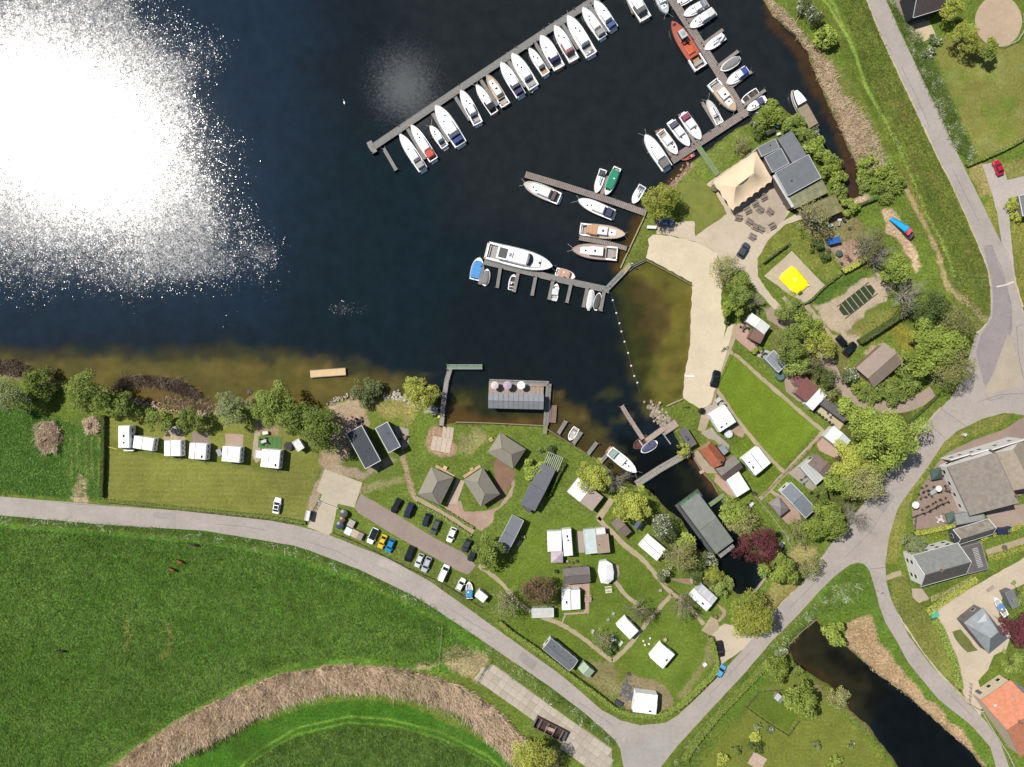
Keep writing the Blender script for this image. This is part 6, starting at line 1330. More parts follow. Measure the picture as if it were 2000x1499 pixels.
def gable(c4, he, hr, wall_rgb, roof_rgb, label, kind='felt', name='chalet', cat='chalet', over=.2, ridge=None, sides='ns', panels=0, verge=None, chimney=None, off=0.0, wall_z=0.0, z_up=None, hip=0.0, vents=0, roof2=None, skylights=0, group=None, th=.09, door=True):
 he *= 1.1; hr *= 1.1; cx, cy, L, Wd, r = rect(c4, he); t = thing(name, label, cat, (cx, cy, wall_z), r, group)
 l, w = L - 2 * over, Wd - 2 * over; yr = off * Wd / 2
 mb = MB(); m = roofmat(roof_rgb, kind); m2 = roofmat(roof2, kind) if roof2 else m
 wb = MB(); zg = he + (hr - he) * (1 - 2 * over / Wd) - th
 sec = [(-w/2, 0), (w/2, 0), (w/2, he - .02), (yr, (zg if not hip else he)), (-w/2, he - .02)] if not hip else [(-w/2, 0), (w/2, 0), (w/2, he - .02), (-w/2, he - .02)]
 wb.loft([[(-l/2, y, z) for y, z in sec], [(l/2, y, z) for y, z in sec]]); wb.build('wall', pm(*wall_rgb, .8, .1), t)
 hx = hip
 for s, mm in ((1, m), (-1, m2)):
  y0 = s * Wd / 2; n = max(1, panels)
  for i in range(n):
   a0, a1 = -L/2 + L * i / n, -L/2 + L * (i + 1) / n; g = .035 if panels else 0
   b0 = max(-L/2 + hx, min(L/2 - hx, a0)) if hip else a0; b1 = max(-L/2 + hx, min(L/2 - hx, a1)) if hip else a1
   mb = MB(); zz = random.uniform(0, .015) if panels else 0
   q = [(a0 + g, y0, he + zz), (a1 - g, y0, he + zz), (b1 - g, yr + s * .001, hr + zz), (b0 + g, yr + s * .001, hr + zz)]
   lo = [(x, y, z - th) for x, y, z in q]
   fs = [(0, 1, 2, 3), (7, 6, 5, 4), (0, 4, 5, 1), (1, 5, 6, 2), (2, 6, 7, 3), (3, 7, 4, 0)]
   mb.add(q + lo, fs if s < 0 else [f[::-1] for f in fs]); mb.build('roof_panel' if panels else 'roof', mm, t)
 if hip:
  for s in (-1, 1):
   q = [(s * L/2, -Wd/2, he), (s * L/2, Wd/2, he), (s * (L/2 - hx), yr, hr)]; lo = [(x, y, z - th) for x, y, z in q]
   mb = MB(); mb.add(q + lo, [(0, 1, 2), (5, 4, 3), (0, 3, 4, 1), (1, 4, 5, 2), (2, 5, 3, 0)]); mb.build('roof_hip', m, t)
 mb = MB(); mb.tube((-L/2 + hx, yr, hr + .02), (L/2 - hx, yr, hr + .02), .07, 5)
 if hip:
  for sx in (-1, 1):
   for sy in (-1, 1): mb.tube((sx * (L/2 - hx), yr, hr + .01), (sx * L/2, sy * Wd/2, he + .02), .045, 4)
 mb.build('ridge_cap', roofmat(tuple(int(v * .82) for v in roof_rgb), 'felt'), t)
 if verge:
  mb = MB()
  for sx in (-1, 1):
   for sy in (-1, 1): mb.tube((sx * (L/2), sy * Wd/2, he), (sx * (L/2), yr, hr), .11, 4)
  for sy in (-1, 1): mb.tube((-L/2, sy * (Wd/2 + .05), he - .02), (L/2, sy * (Wd/2 + .05), he - .02), .07, 4)
  mb.build('verge_trim', pm(*verge, .5, .05), t)
 if chimney is not None:
  for ch in (chimney if isinstance(chimney, list) else [chimney]):
   mb = MB(); mb.box((ch * L, yr, hr + .25), (.6, .6, 1.1)); c = mb.build('chimney', pm(150, 120, 104, .9, .2), t); mb = MB(); mb.cyl((ch * L, yr, hr + .8), .14, .35, 8); mb.build('pot', pm(60, 56, 54), c)
 for i in range(vents):
  mb = MB(); mb.cyl((L * (-.3 + .6 * i / max(1, vents - 1 or 1)), Wd * .18, he + (hr - he) * .6), .13, .4, 8); mb.build('roof_vent', pm(90, 90, 92), t)
 for i in range(skylights):
  x = L * (-.32 + .64 * i / max(1, skylights - 1)); mb = MB(); z = he + (hr - he) * .52; sl = math.atan2(hr - he, Wd / 2)
  y = Wd * .25; mb.add([(x - .45, -y - .5 * math.cos(sl), z - .5 * math.sin(sl) + .08), (x + .45, -y - .5 * math.cos(sl), z - .5 * math.sin(sl) + .08), (x + .45, -y + .5 * math.cos(sl), z + .5 * math.sin(sl) + .08), (x - .45, -y + .5 * math.cos(sl), z + .5 * math.sin(sl) + .08)], [(0, 1, 2, 3)])
  mb.build('skylight', mat('skylight_glass', (.5, .52, .55), .15, .1, 2), t)
 if sides: openings(t, l, w, he, sides, z_up=z_up, door=door)
 return t, (L, Wd, r)
def flat(c4, h, wall_rgb, roof_rgb, label, kind='felt', name='chalet', cat='chalet', edge=(226, 226, 224), sides='ns', slope=0.0, vents=1, wall_z=0, panels=0, walls=True, trim=.16, group=None, th=.16, door=True):
 cx, cy, L, Wd, r = rect(c4, h); t = thing(name, label, cat, (cx, cy, wall_z), r, group); o = .12
 if walls: mb = MB(); mb.box((0, 0, (h - th) / 2), (L - 2*o, Wd - 2*o, h - th)); mb.build('wall', pm(*wall_rgb, .8, .1), t)
 n = max(1, panels)
 for i in range(n):
  a0, a1 = -L/2 + L * i / n + (.03 if panels else 0), -L/2 + L * (i+1) / n - (.03 if panels else 0)
  mb = MB(); mb.loft([[(a0, -Wd/2, h - th), (a1, -Wd/2, h - th), (a1, Wd/2, h - th + slope), (a0, Wd/2, h - th + slope)], [(a0, -Wd/2, h), (a1, -Wd/2, h), (a1, Wd/2, h + slope), (a0, Wd/2, h + slope)]]); mb.build('roof_panel' if panels else 'roof', roofmat(roof_rgb, kind), t)
 if edge:
  mb = MB()
  for s in (-1, 1):
   mb.box((0, s * (Wd/2 + .01), h - .03 + (slope if s > 0 else 0)), (L + .12, trim, .24)); 
   if not slope: mb.box((s * (L/2 + .01), 0, h - .02), (trim, Wd - .1, .24))
  mb.build('roof_edge', pm(*edge, .5, .05), t)
 rr = random.Random(int(c4[0][0]))
 for i in range(vents):
  mb = MB(); mb.cyl((rr.uniform(-.35, .35) * L, rr.uniform(-.3, .3) * Wd, h + slope * .5 - .02), rr.uniform(.12, .2), .3, 10); mb.build('roof_vent', pm(70, 70, 74), t)
 if sides: openings(t, L - 2*o, Wd - 2*o, h, sides, door=door)
 return t, (L, Wd, r)
def caravan(c4, label, h=2.6, awn=None, hatches=((.2, 0), ), roof=(236, 236, 234), name='caravan', cat='caravan', motor=False, z=.0, group=None, body=(222, 222, 220), drawbar=1, split=None):
 h *= 1.18; cx, cy, L, Wd, r = rect(c4, h); t = thing(name, label, cat, (cx, cy, z), r, group)
 mb = MB(); wm = (roof and mat('caravan_white', (.80, .80, .79), .4, .05, .6)) if min(roof) > 215 else pm(*roof, .5)
 y1 = Wd / 2; y0 = -Wd / 2; ys = y0 + (Wd * (1 - (awn[0] if awn else 0)))
 prof = [(0, .4), (0, h - .35), (.12, h - .1), (.35, h), (ys - y0 - .35, h), (ys - y0 - .12, h - .1), (ys - y0, h - .35), (ys - y0, .4)]
 rings = [[(x, y0 + p, min(z_, h - d)) for p, z_ in prof] for x, d in ((-L/2, .4), (-L/2 + .12, .12), (-L/2 + .4, 0), (L/2 - .4, 0), (L/2 - .12, .12), (L/2, .4))]
 mb.loft(rings); mb.build('body', wm, t)
 for x in (-.55, .55):
  for s in (y0 + .05, ys - .05):
   w_ = MB(); w_.tube((x, s - .1, .33), (x, s + .1, .33), .32, 12); w_.build('wheel', DARKRUB(), t)
 for i, (hx, hy) in enumerate(hatches):
  q = MB(); yy = (y0 + ys) / 2 + hy * Wd; q.box((hx * L, yy, h + .04), (.5 if i else .8, .5, .1)); hh = q.build('roof_hatch', pm(200, 200, 200, .3), t)
  q = MB(); q.box((hx * L, yy, h + .10), (.38 if i else .66, .38, .03)); q.build('pane', glass(), hh)
 for k in range(3):
  q = MB(); q.box((-L * .3 + k * L * .3, y0 - .01, h * .6), (.9, .05, .55)); q.build('window', glass(), t)
 q = MB(); q.box((0, y0 - .012, h * .38), (L * .9, .03, .08)); q.build('stripe', pm(120, 124, 134), t)
 if motor:
  q = MB(); q.loft([[(-L/2 + .02, y0 + .15, 1.2), (-L/2 + .02, ys - .15, 1.2), (-L/2 + .02, ys - .15, .4), (-L/2 + .02, y0 + .15, .4)], [(-L/2 - 1.0, y0 + .3, 1.0), (-L/2 - 1.0, ys - .3, 1.0), (-L/2 - 1.0, ys - .3, .4), (-L/2 - 1.0, y0 + .3, .4)]]); q.build('cab', wm, t)
  q = MB(); q.loft([[(-L/2 + .0, y0 + .2, 1.9), (-L/2 + .0, ys - .2, 1.9)], [(-L/2 - .55, y0 + .3, 1.15), (-L/2 - .55, ys - .3, 1.15)]], cap=False, closed=False); q.build('windscreen', glass(), t)
 elif drawbar:
  q = MB(); q.tube((-L/2 * drawbar, (y0 + ys) / 2 - .5, .4), ((-L/2 - 1.1) * drawbar, (y0 + ys) / 2, .4), .05, 5); q.tube((-L/2 * drawbar, (y0 + ys) / 2 + .5, .4), ((-L/2 - 1.1) * drawbar, (y0 + ys) / 2, .4), .05, 5); q.build('drawbar', STEEL(), t)
 if awn:
  fr, rgb = awn; q = MB(); l2 = L * .47; yy0 = ys + .04; am = mat('canvas_white', (.78, .78, .77), .85, .07, .8, bump=.2) if min(rgb) > 215 else canvas_b(rgb)
  n = 5; top = []
  for i in range(n + 1):
   x = -l2 + 2 * l2 * i / n; sag = .06 * (i % 2)
   top.append((x, h - .08 - sag, h - .45 - sag))
  rows = [[(x, yy0, a) for x, a, b in top], [(x, (yy0 + y1) / 2, (a + b) / 2 + .04) for x, a, b in top], [(x, y1, b) for x, a, b in top], [(x, y1 + .05, .05) for x, a, b in top]]
  q.loft(rows, cap=False, closed=False)
  for s in (0, n): q.add([rows[0][s], rows[2][s], rows[3][s], (rows[0][s][0], yy0, .05)], [(0, 1, 2, 3)])
  q.build('awning', am, t)
  q = MB()
  for i in range(0, n + 1): q.tube((top[i][0], yy0, top[i][1] + .02), (top[i][0], y1, top[i][2] + .02), .025, 4)
  q.build('awning_pole', STEEL(), t)
 return t
def canvas_b(rgb): return mat('canvas_%d_%d_%d' % tuple(rgb), C(*rgb), .85, .12, .8, bump=.3)
def slab_deck(c4, label, rgb, n=8, h=.22, name='deck', cat='deck'):
 cx, cy, L, Wd, r = rect(c4, h); t = thing(name, label, cat, (cx, cy, 0), r); m = mat('deck_%d_%d_%d' % rgb, C(*rgb), .8, .15, 1.5, stripe=('Y', 5, .15))
 for i in range(n):
  mb = MB(); mb.box((-L/2 + L * (i + .5) / n, 0, h / 2 + random.uniform(-.01, .01)), (L / n * .95, Wd, h)); mb.build('board', m, t)
 return t
t, (L, Wd, r) = flat([(706, 832), (744, 900), (713, 916), (677, 847)], 4.2, (90, 92, 92), (70, 74, 80), 'black flat-roofed cabin with white roof edge near the stony shore', name='cabin', cat='cabin', sides='ns', vents=2)
mb = MB(); mb.box((0, Wd/2 - .35, 3.36), (L - .4, .25, .12)); mb.build('roof_rib', pm(196, 196, 200), t)
t, (L, Wd, r) = flat([(758, 825), (781, 873), (760, 884), (732, 837)], 3.8, (96, 96, 96), (98, 102, 112), 'smaller dark grey flat-roofed cabin right of the black one', name='cabin', cat='cabin', sides='ns', vents=1)
TG = 'grey-green hip-roofed lodge tents'
for c4, he, lab in (([(843, 912), (815, 966), (860, 988), (886, 933)], 2.5, 'left hip-roofed lodge tent above the parked cars'), ([(942, 914), (978, 966), (938, 990), (906, 938)], 2.5, 'middle hip-roofed lodge tent beside the brown gravel circle'), ([(976, 845), (1028, 878), (1002, 916), (953, 884)], 2.5, 'upper hip-roofed lodge tent nearest the boathouse')):
 t, (L, Wd, r) = gable(c4, he, 4.3, (150, 146, 120), (148, 142, 128), lab, 'canvas', 'lodge_tent', 'tent', hip=2.6, sides='s', group=None, over=.35)
for x, y, a, lab in ((870, 913, -.5, 'small yellow pine steps at the back of the left lodge tent'), (922, 917, .5, 'small yellow pine steps at the back of the middle lodge tent'), (959, 858, .55, 'small yellow pine steps at the back of the upper lodge tent')):
 t = thing('steps', lab, 'steps', (*W(x, y), 0), a)
 for k in range(3): mb = MB(); mb.box((0, -.45 + k * .35, .12 + k * .13), (1.0, .33, .24 + k * .26)); mb.build('step', mat('new_pine_boards', C(228, 196, 146), .7, .08, 1), t)
t, (L, Wd, r) = gable([(954, 768), (1063, 769), (1061, 801), (953, 797)], 2.8, 3.8, (140, 140, 136), (150, 154, 156), 'floating boathouse café with grey panelled gable roof', 'sheet', 'boathouse', 'boathouse', panels=11, sides='ns', over=.3, wall_z=-.1)
slab_deck([(955, 744), (1062, 750), (1062, 770), (954, 768)], 'brown plank terrace in front of the panelled boathouse', (176, 152, 138), 14, .5, 'terrace', 'terrace')
jetty('walkway', [(956, 746), (1072, 750), (1066, 830)], 1.3, GRATE(), 'steel walkway around the boathouse terrace', .45, grates=16, rails=True, piles=False)
jetty('walkway', [(1066, 828), (1064, 848)], 1.0, mat('mossy_boards', C(140, 140, 100), .9, .2, 2), 'short mossy ramp from the boathouse walkway to the grass', .4, piles=False)
def parasol(x, y, r, rgb, label, h=2.5, n=8, name='parasol', group=None):
 R = r * S; t = thing(name, label, 'parasol', (*W(x, y, h), 0), .3, group); mb = MB(); c = (0, 0, h + R * .28)
 P = [(R * math.cos(a), R * math.sin(a), h) for a in np.linspace(0, 2*math.pi, n + 1)[:-1]]; mb.add([c] + P + [(p[0], p[1], h - .15) for p in P], [(0, i + 1, (i + 1) % n + 1) for i in range(n)] + [(i + 1, n + i + 1, n + (i + 1) % n + 1, (i + 1) % n + 1) for i in range(n)])
 mb.build('canopy', mat('canvas_white', (.78, .78, .77), .85, .07, .8, bump=.2) if min(rgb) > 225 else canvas_b(rgb), t)
 mb = MB(); mb.tube((0, 0, 0), (0, 0, h + .1), .04, 6); mb.build('pole', STEEL(), t); mb = MB(); mb.cyl((0, 0, 0), .35, .12, 12); mb.build('base', pm(110, 110, 108), t); return t
parasol(966, 753, 8, (222, 208, 206), 'pale rose parasol at the left end of the boathouse terrace', 2.9)
parasol(991, 753, 8.5, (190, 170, 190), 'lilac parasol in the middle of the boathouse terrace', 2.9)
parasol(1018, 753, 8, (244, 238, 238), 'white parasol right of the lilac one on the boathouse terrace', 2.9)
slab_deck([(866, 833), (887, 836), (884, 860), (862, 858)], 'upper part of the pale concrete boat ramp', (206, 186, 166), 3, .08, 'boat_ramp', 'ramp')
slab_deck([(845, 852), (882, 858), (880, 887), (841, 878)], 'lower wider part of the pale concrete boat ramp', (208, 190, 168), 4, .08, 'boat_ramp', 'ramp')
CW = (120, 108, 100)
flat([(1477, 290), (1512, 273), (1524, 288), (1490, 305)], 3.6, CW, (126, 128, 130), 'north-west roof section of the café with a black aerial mark', name='cafe_wing', cat='café wing', edge=(190, 192, 194), sides='', vents=1)
flat([(1492, 308), (1524, 292), (1542, 318), (1510, 337)], 3.6, CW, (118, 124, 130), 'square grey roof panel in the middle of the café', name='cafe_wing', cat='café wing', edge=(200, 204, 208), sides='', vents=0)
flat([(1524, 272), (1541, 256), (1578, 302), (1543, 318)], 3.3, CW, (122, 126, 130), 'long grey north roof of the café along the bushes', name='cafe_wing', cat='café wing', edge=(140, 142, 144), sides='', vents=0)
t, (L, Wd, r) = flat([(1511, 339), (1577, 304), (1605, 346), (1541, 382)], 3.8, CW, (120, 124, 128), 'largest grey flat roof of the café with one white vent', name='cafe', cat='café', edge=(204, 206, 208), sides='ns', vents=1, kind='sheet')
flat([(1543, 384), (1602, 352), (1620, 376), (1548, 408)], 3.0, (130, 112, 90), (142, 142, 110), 'moss-streaked flat roof below the largest café roof', 'moss', 'cafe_shed', 'shed', edge=(150, 146, 130), sides='', vents=0)
flat([(1566, 410), (1627, 380), (1648, 412), (1588, 436)], 2.8, (130, 112, 90), (140, 136, 92), 'green mossy square roof at the lower end of the café', 'moss', 'cafe_shed', 'shed', edge=(140, 120, 90), sides='', vents=0)
flat([(1511, 342), (1516, 340), (1549, 404), (1544, 408)], 3.2, CW, (206, 208, 208), 'narrow pale lean-to roof along the terrace side of the café', name='lean_to', cat='lean-to', edge=None, sides='', vents=0, th=.08)
t = thing('stretch_tent', 'large cream stretch tent over the café terrace with two peaks', 'tent', (*W(1450, 350), 0)); ox, oy = W(1450, 350)
A = [(1477, 296), (1508, 348), (1506, 357), (1432, 412), (1394, 355)]
edge = []
def scal(a, b, n, dep):
 out = []
 for i in range(n):
  for j in range(4):
   t_ = (i + j / 4) / n; s_ = math.sin(j / 4 * math.pi) * dep; dx, dy = b[0]-a[0], b[1]-a[1]; l = math.hypot(dx, dy); out.append((a[0] + dx*t_ + dy/l*s_, a[1] + dy*t_ - dx/l*s_, 2.6 + (.25 if j else 0)))
 return out
edge = scal(A[0], A[1], 2, -1) + scal(A[1], A[2], 1, 0) + scal(A[2], A[3], 6, -3.5)[::1] + scal(A[3], A[4], 3, 2.5) + scal(A[4], A[0], 5, 1.5)
ring0 = [(*W(x, y, z), z) for x, y, z in edge]
pk = [Vector((*W(1472, 338, 5.2), 5.2)), Vector((*W(1437, 365, 5.2), 5.2))]
mb = MB(); rings = [ring0]; n = len(ring0); e2 = []
for (q0, q1, k_) in ((A[0], A[1], 2), (A[1], A[2], 1), (A[2], A[3], 6), (A[3], A[4], 3), (A[4], A[0], 5)): e2 += [(x, y, 2.75) for x, y, z in scal(q0, q1, k_, 0)]
flat0 = [(*W(x, y, z), z) for x, y, z in e2]
for f in (.12, .3, .55, .75, .9, .99):
 rg = []
 for p in flat0:
  q = Vector(p[:2]); a = pk[0].xy; b = pk[1].xy; tt = max(0, min(1, (q - a).dot(b - a) / (b - a).length_squared)); tgt = a.lerp(b, tt); c = q.lerp(tgt, f)
  sad = 1 - .35 * math.sin(tt * math.pi)
  rg.append((c.x, c.y, p[2] + (5.3 - p[2]) * sad * (f ** 1.9)))
 rings.append(rg)
mb.loft([[(x - ox, y - oy, z) for x, y, z in rg] for rg in rings], cap=False); mb.f.append(tuple(len(mb.v) - n + i for i in range(n)))
mb.build('canopy', mat('cream_tent_cloth', C(240, 214, 180), .85, .04, .4), t, smooth=True)
mb = MB()
for p in pk: mb.tube((p.x - ox, p.y - oy, 0), (p.x - ox, p.y - oy, 5), .07, 6)
mb.build('mast', STEEL(), t)
for i, (x, y) in enumerate(A): mb = MB(); w0 = W(x, y, 2.6); mb.tube((w0[0] - ox, w0[1] - oy, 0), (w0[0] - ox, w0[1] - oy, 2.65), .05, 6); mb.build('pole', STEEL(), t)
gable([(1055, 904), (1084, 918), (1046, 1000), (1018, 985)], 2.7, 3.6, (150, 150, 146), (112, 114, 120), 'long dark grey chalet below the slatted pergola', 'sheet', sides='ns')
t = thing('pergola', 'white slatted pergola at the upper end of the dark grey chalet', 'pergola', (*W(1080, 902, 2.4), 0), rect([(1068, 884), (1100, 896), (1086, 922), (1056, 908)], 2.4)[4])
_, _, L, Wd, _ = rect([(1068, 884), (1100, 896), (1086, 922), (1056, 908)], 2.4)
for i in range(9): mb = MB(); mb.box((-L/2 + L * (i + .5) / 9, 0, 2.4), (.12, Wd, .1)); mb.build('slat', pm(206, 206, 210), t)
for s in (-1, 1):
 mb = MB(); mb.box((0, s * Wd/2, 2.3), (L, .14, .16)); mb.build('beam', pm(160, 162, 168), t)
 for q in (-1, 1): mb = MB(); mb.box((q * L/2 * .96, s * Wd/2 * .96, 1.15), (.12, .12, 2.3)); mb.build('post', pm(160, 162, 168), t)
gable([(1000, 1006), (1022, 1017), (991, 1082), (968, 1070)], 2.7, 3.4, (200, 200, 198), (126, 130, 138), 'narrow grey mobile home right of the dense green tree', 'sheet', 'mobile_home', 'mobile home', sides='ns', verge=(190, 192, 196))
caravan([(1069, 1040), (1070, 1079), (1098, 1078), (1097, 1038)], 'white awning-roofed tent joined to the left of a caravan', 2.5, hatches=(), name='awning_tent', cat='tent', drawbar=0)
caravan([(1098, 1035), (1102, 1088), (1120, 1086), (1116, 1035)], 'white static caravan with a black roof hatch beside the lilac gazebo', 2.8, hatches=((-.25, .0), (-.1, .05)), drawbar=0)
def gazebo(c4, rgb, label, he=2.2, hr=3.0, name='gazebo'):
 cx, cy, L, Wd, r = rect(c4, he); t = thing(name, label, 'gazebo', (cx, cy, 0), r); m = canvas_b(rgb)
 P = [(-L/2, -Wd/2), (L/2, -Wd/2), (L/2, Wd/2), (-L/2, Wd/2)]
 mb = MB(); mb.add([(0, 0, hr)] + [(x, y, he) for x, y in P] + [(x, y, he - .3) for x, y in P], [(0, i + 1, (i + 1) % 4 + 1) for i in range(4)] + [(i + 1, i + 5, (i + 1) % 4 + 5, (i + 1) % 4 + 1) for i in range(4)]); mb.build('canopy', m, t)
 for x, y in P: mb = MB(); mb.box((x * .97, y * .97, he / 2), (.08, .08, he)); mb.build('post', STEEL(), t)
 return t
gazebo([(1075, 1078), (1099, 1077), (1100, 1100), (1077, 1099)], (206, 186, 196), 'lilac square gazebo at the corner of the static caravan')
flat([(1140, 1036), (1162, 1033), (1167, 1080), (1144, 1082)], 2.7, (214, 214, 210), (206, 220, 218), 'pale translucent porch roof left of the brown flat roof', name='porch', cat='porch', kind='sheet', sides='', vents=0)
flat([(1163, 1046), (1187, 1044), (1191, 1078), (1168, 1081)], 2.9, (150, 140, 130), (166, 144, 128), 'brown flat-roofed chalet beside the pale porch', sides='s', edge=(180, 170, 160), vents=1)
flat([(1162, 1033), (1181, 1031), (1182, 1042), (1163, 1045)], 2.5, (214, 214, 210), (238, 238, 236), 'small white shed roof above the brown flat roof', name='shed', cat='shed', sides='', vents=0)
gable([(1098, 1112), (1150, 1107), (1153, 1137), (1104, 1141)], 2.5, 3.3, (150, 136, 124), (128, 118, 114), 'brown-grey gable-roofed chalet above the white awning caravan', 'tile', off=.1, verge=(130, 120, 116))
t = thing('marquee', 'white eight-sided marquee with a crease down the roof', 'tent', (*W(1183, 1118, 2.6), 0)); oct_ = [(1172, 1098), (1186, 1096), (1196, 1102), (1199, 1118), (1198, 1132), (1188, 1141), (1174, 1139), (1169, 1120)]
P = [W(x, y, 2.2) for x, y in oct_]; ox, oy = W(1183, 1118, 2.6); P = [(x - ox, y - oy) for x, y in P]; mb = MB(); R0 = [(0, 1.8, 3.3), (0, -1.8, 3.3)]
mb.add([(x, y, 2.2) for x, y in P] + [(x, y, .05) for x, y in P] + R0, [(0, 1, 16), (1, 2, 16), (2, 3, 16), (3, 17, 16), (3, 4, 17), (4, 5, 17), (5, 6, 17), (6, 7, 17), (7, 16, 17), (7, 0, 16)] + [(i, 8 + i, 8 + (i+1) % 8, (i+1) % 8) for i in range(8)])
mb.build('canopy', mat('canvas_white', (.78, .78, .77), .85, .07, .8, bump=.2), t); mb = MB()
for x, y in P: mb.tube((x, y, 0), (x, y, 2.25), .05, 5)
mb.build('pole', STEEL(), t)
caravan([(1097, 1152), (1098, 1194), (1134, 1192), (1133, 1152)], 'white caravan with rounded pale awning right of the copper tree', 2.6, awn=(.5, (226, 230, 234)), hatches=((.1, .0),), drawbar=0)
flat([(1038, 1190), (1082, 1188), (1080, 1206), (1040, 1206)], 2.3, (190, 190, 186), (206, 206, 200), 'white shed roof half hidden by the copper tree', name='shed', cat='shed', sides='', vents=0)
caravan([(1204, 1222), (1230, 1251), (1249, 1233), (1224, 1209)], 'plain white tent roof below the thin spring tree', 2.6, hatches=(), drawbar=0, name='awning_tent', cat='tent')
gable([(1075, 1246), (1128, 1290), (1113, 1311), (1060, 1268)], 2.7, 3.3, (232, 232, 230), (118, 122, 126), 'grey-roofed mobile home along the road hedge', 'sheet', 'mobile_home', 'mobile home', sides='nsw', verge=(206, 206, 204), vents=2)
caravan([(1270, 1286), (1296, 1257), (1317, 1281), (1295, 1309)], 'lone white caravan with one black hatch on the lower lawn', 2.6, hatches=((0, -.05), ), awn=(.5, (238, 238, 238)), drawbar=0)
caravan([(1240, 1356), (1286, 1359), (1283, 1399), (1238, 1391)], 'large white static caravan inside the lower hedge bend', 2.8, awn=(.45, (238, 238, 238)), hatches=((.2, -.1),), drawbar=0)
t = gable([(1128, 1304), (1142, 1294), (1160, 1310), (1150, 1327)], 1.9, 2.6, (160, 176, 150), (172, 190, 164), 'pale green tent with sagging roof beside the grey mobile home', 'canvas', 'tent', 'tent', sides='', over=.05)
flat([(1018, 988), (1026, 984), (1040, 992), (1034, 1002)], 2.3, (90, 90, 92), (96, 98, 104), 'small dark shed at the lower end of the dark grey chalet', name='shed', cat='shed', sides='', vents=0, edge=(80, 80, 84))
hedge([(1104, 905), (1088, 935), (1072, 970)], .6, 1.3, 'dark', 'thin dark hedge right of the dark grey chalet')
caravan([(230, 876), (230, 832), (253, 832), (253, 876)][::1], 'white motorhome parked lengthways at the left end of the row', 2.9, hatches=((.05, 0), (-.25, 0)), motor=True, name='motorhome', cat='motorhome')
caravan([(256, 872), (262, 852), (300, 856), (298, 886)], 'white pop-top camper with a narrow nose, second of the row', 2.5, hatches=(), awn=(.45, (236, 236, 236)), motor=False)
caravan([(318, 892), (320, 860), (352, 861), (354, 892)], 'white box caravan, third of the row beside a gravel patch', 2.6, hatches=(), awn=(.4, (236, 236, 236)))
caravan([(366, 896), (370, 864), (403, 868), (402, 900)], 'white caravan with a grey roof hatch above a grey wooden deck', 2.6, hatches=((-.3, -.1),), awn=(.35, (238, 238, 238)))
caravan([(431, 902), (434, 870), (470, 875), (468, 905)], 'white caravan with smooth roof below a pinkish deck', 2.7, hatches=(), awn=(.3, (238, 238, 238)))
caravan([(506, 913), (512, 877), (547, 880), (546, 917)], 'white caravan with awning next to the green camp kitchen mat', 2.7, hatches=((-.3, -.1),), awn=(.4, (238, 238, 238)))
flat([(499, 880), (511, 881), (510, 895), (499, 894)], 2.2, (220, 220, 218), (240, 240, 238), 'small white lean-to on the left side of the last caravan', name='shed', cat='shed', sides='', vents=0)
flat([(572, 864), (584, 857), (593, 875), (581, 883)], 2.3, (226, 226, 224), (240, 240, 240), 'small tilted white shed beside the black trampoline', name='shed', cat='shed', sides='', vents=0)
flat([(598, 998), (605, 999), (603, 1018), (596, 1016)], 1.9, (226, 226, 224), (242, 242, 242), 'white utility cabinet at the camp gate', name='cabinet', cat='cabinet', sides='', vents=0)
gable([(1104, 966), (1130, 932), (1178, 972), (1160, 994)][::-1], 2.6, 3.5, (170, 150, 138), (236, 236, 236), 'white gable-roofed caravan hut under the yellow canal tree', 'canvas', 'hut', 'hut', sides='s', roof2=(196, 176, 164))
gable([(1192, 1024), (1205, 1012), (1237, 1036), (1219, 1050)], 2.4, 3.0, (120, 104, 92), (134, 116, 106), 'brown boarded shed beside the gravel path', 'tile', 'shed', 'shed', sides='')
gable([(1238, 1028), (1248, 1014), (1256, 1024), (1246, 1038)], 2.0, 2.8, (70, 76, 96), (92, 98, 120), 'slate blue ridge tent right of the brown shed', 'canvas', 'tent', 'tent', sides='')
caravan([(1268, 1048), (1304, 1074), (1282, 1098), (1250, 1066)], 'white caravan with a pale two-tone awning by the garden path', 2.7, hatches=(), awn=(.5, (222, 224, 226)), drawbar=0)
caravan([(1372, 1143), (1405, 1171), (1379, 1195), (1349, 1166)], 'white caravan with grey striped awning near the yellow tree', 2.7, hatches=((.1, -.05),), awn=(.5, (214, 216, 220)), drawbar=0)
t, (L, Wd, r) = gable([(1331, 988), (1366, 966), (1433, 1056), (1399, 1085)], 2.9, 3.3, (150, 156, 156), (132, 136, 130), 'big grey-roofed houseboat lying in the canal', 'felt', 'houseboat', 'houseboat', sides='nsw', wall_z=-.3, over=.25)
mb = MB(); mb.box((0, 0, -.35), (L + 1.8, Wd + .6, .7)); mb.build('pontoon', pm(90, 92, 92), t)
mb = MB(); mb.box((-L/2, 0, .1), (.1, Wd, .5)); mb.build('fender_board', pm(60, 60, 60), t)
slab_deck([(1327, 984), (1360, 963), (1366, 966), (1332, 989)], 'green artificial turf balcony on the upper end of the houseboat', (74, 130, 84), 4, .9, 'balcony', 'balcony')
slab_deck([(1403, 1086), (1433, 1062), (1434, 1070), (1408, 1090)], 'lower grey porch deck at the lower end of the houseboat', (146, 146, 142), 4, 1.6, 'porch', 'porch')
gable([(1366, 881), (1394, 914), (1417, 898), (1390, 861)], 3.2, 5.2, (190, 150, 120), (190, 112, 80), 'orange tiled house at the footbridge landing', 'tile', 'house', 'house', sides='ns', chimney=.3)
gable([(1398, 918), (1432, 888), (1452, 915), (1415, 939)], 3.0, 4.4, (160, 140, 124), (132, 126, 116), 'grey-brown roofed house joined below the orange one', 'tile', 'house', 'house', sides='ns', roof2=(128, 112, 106))
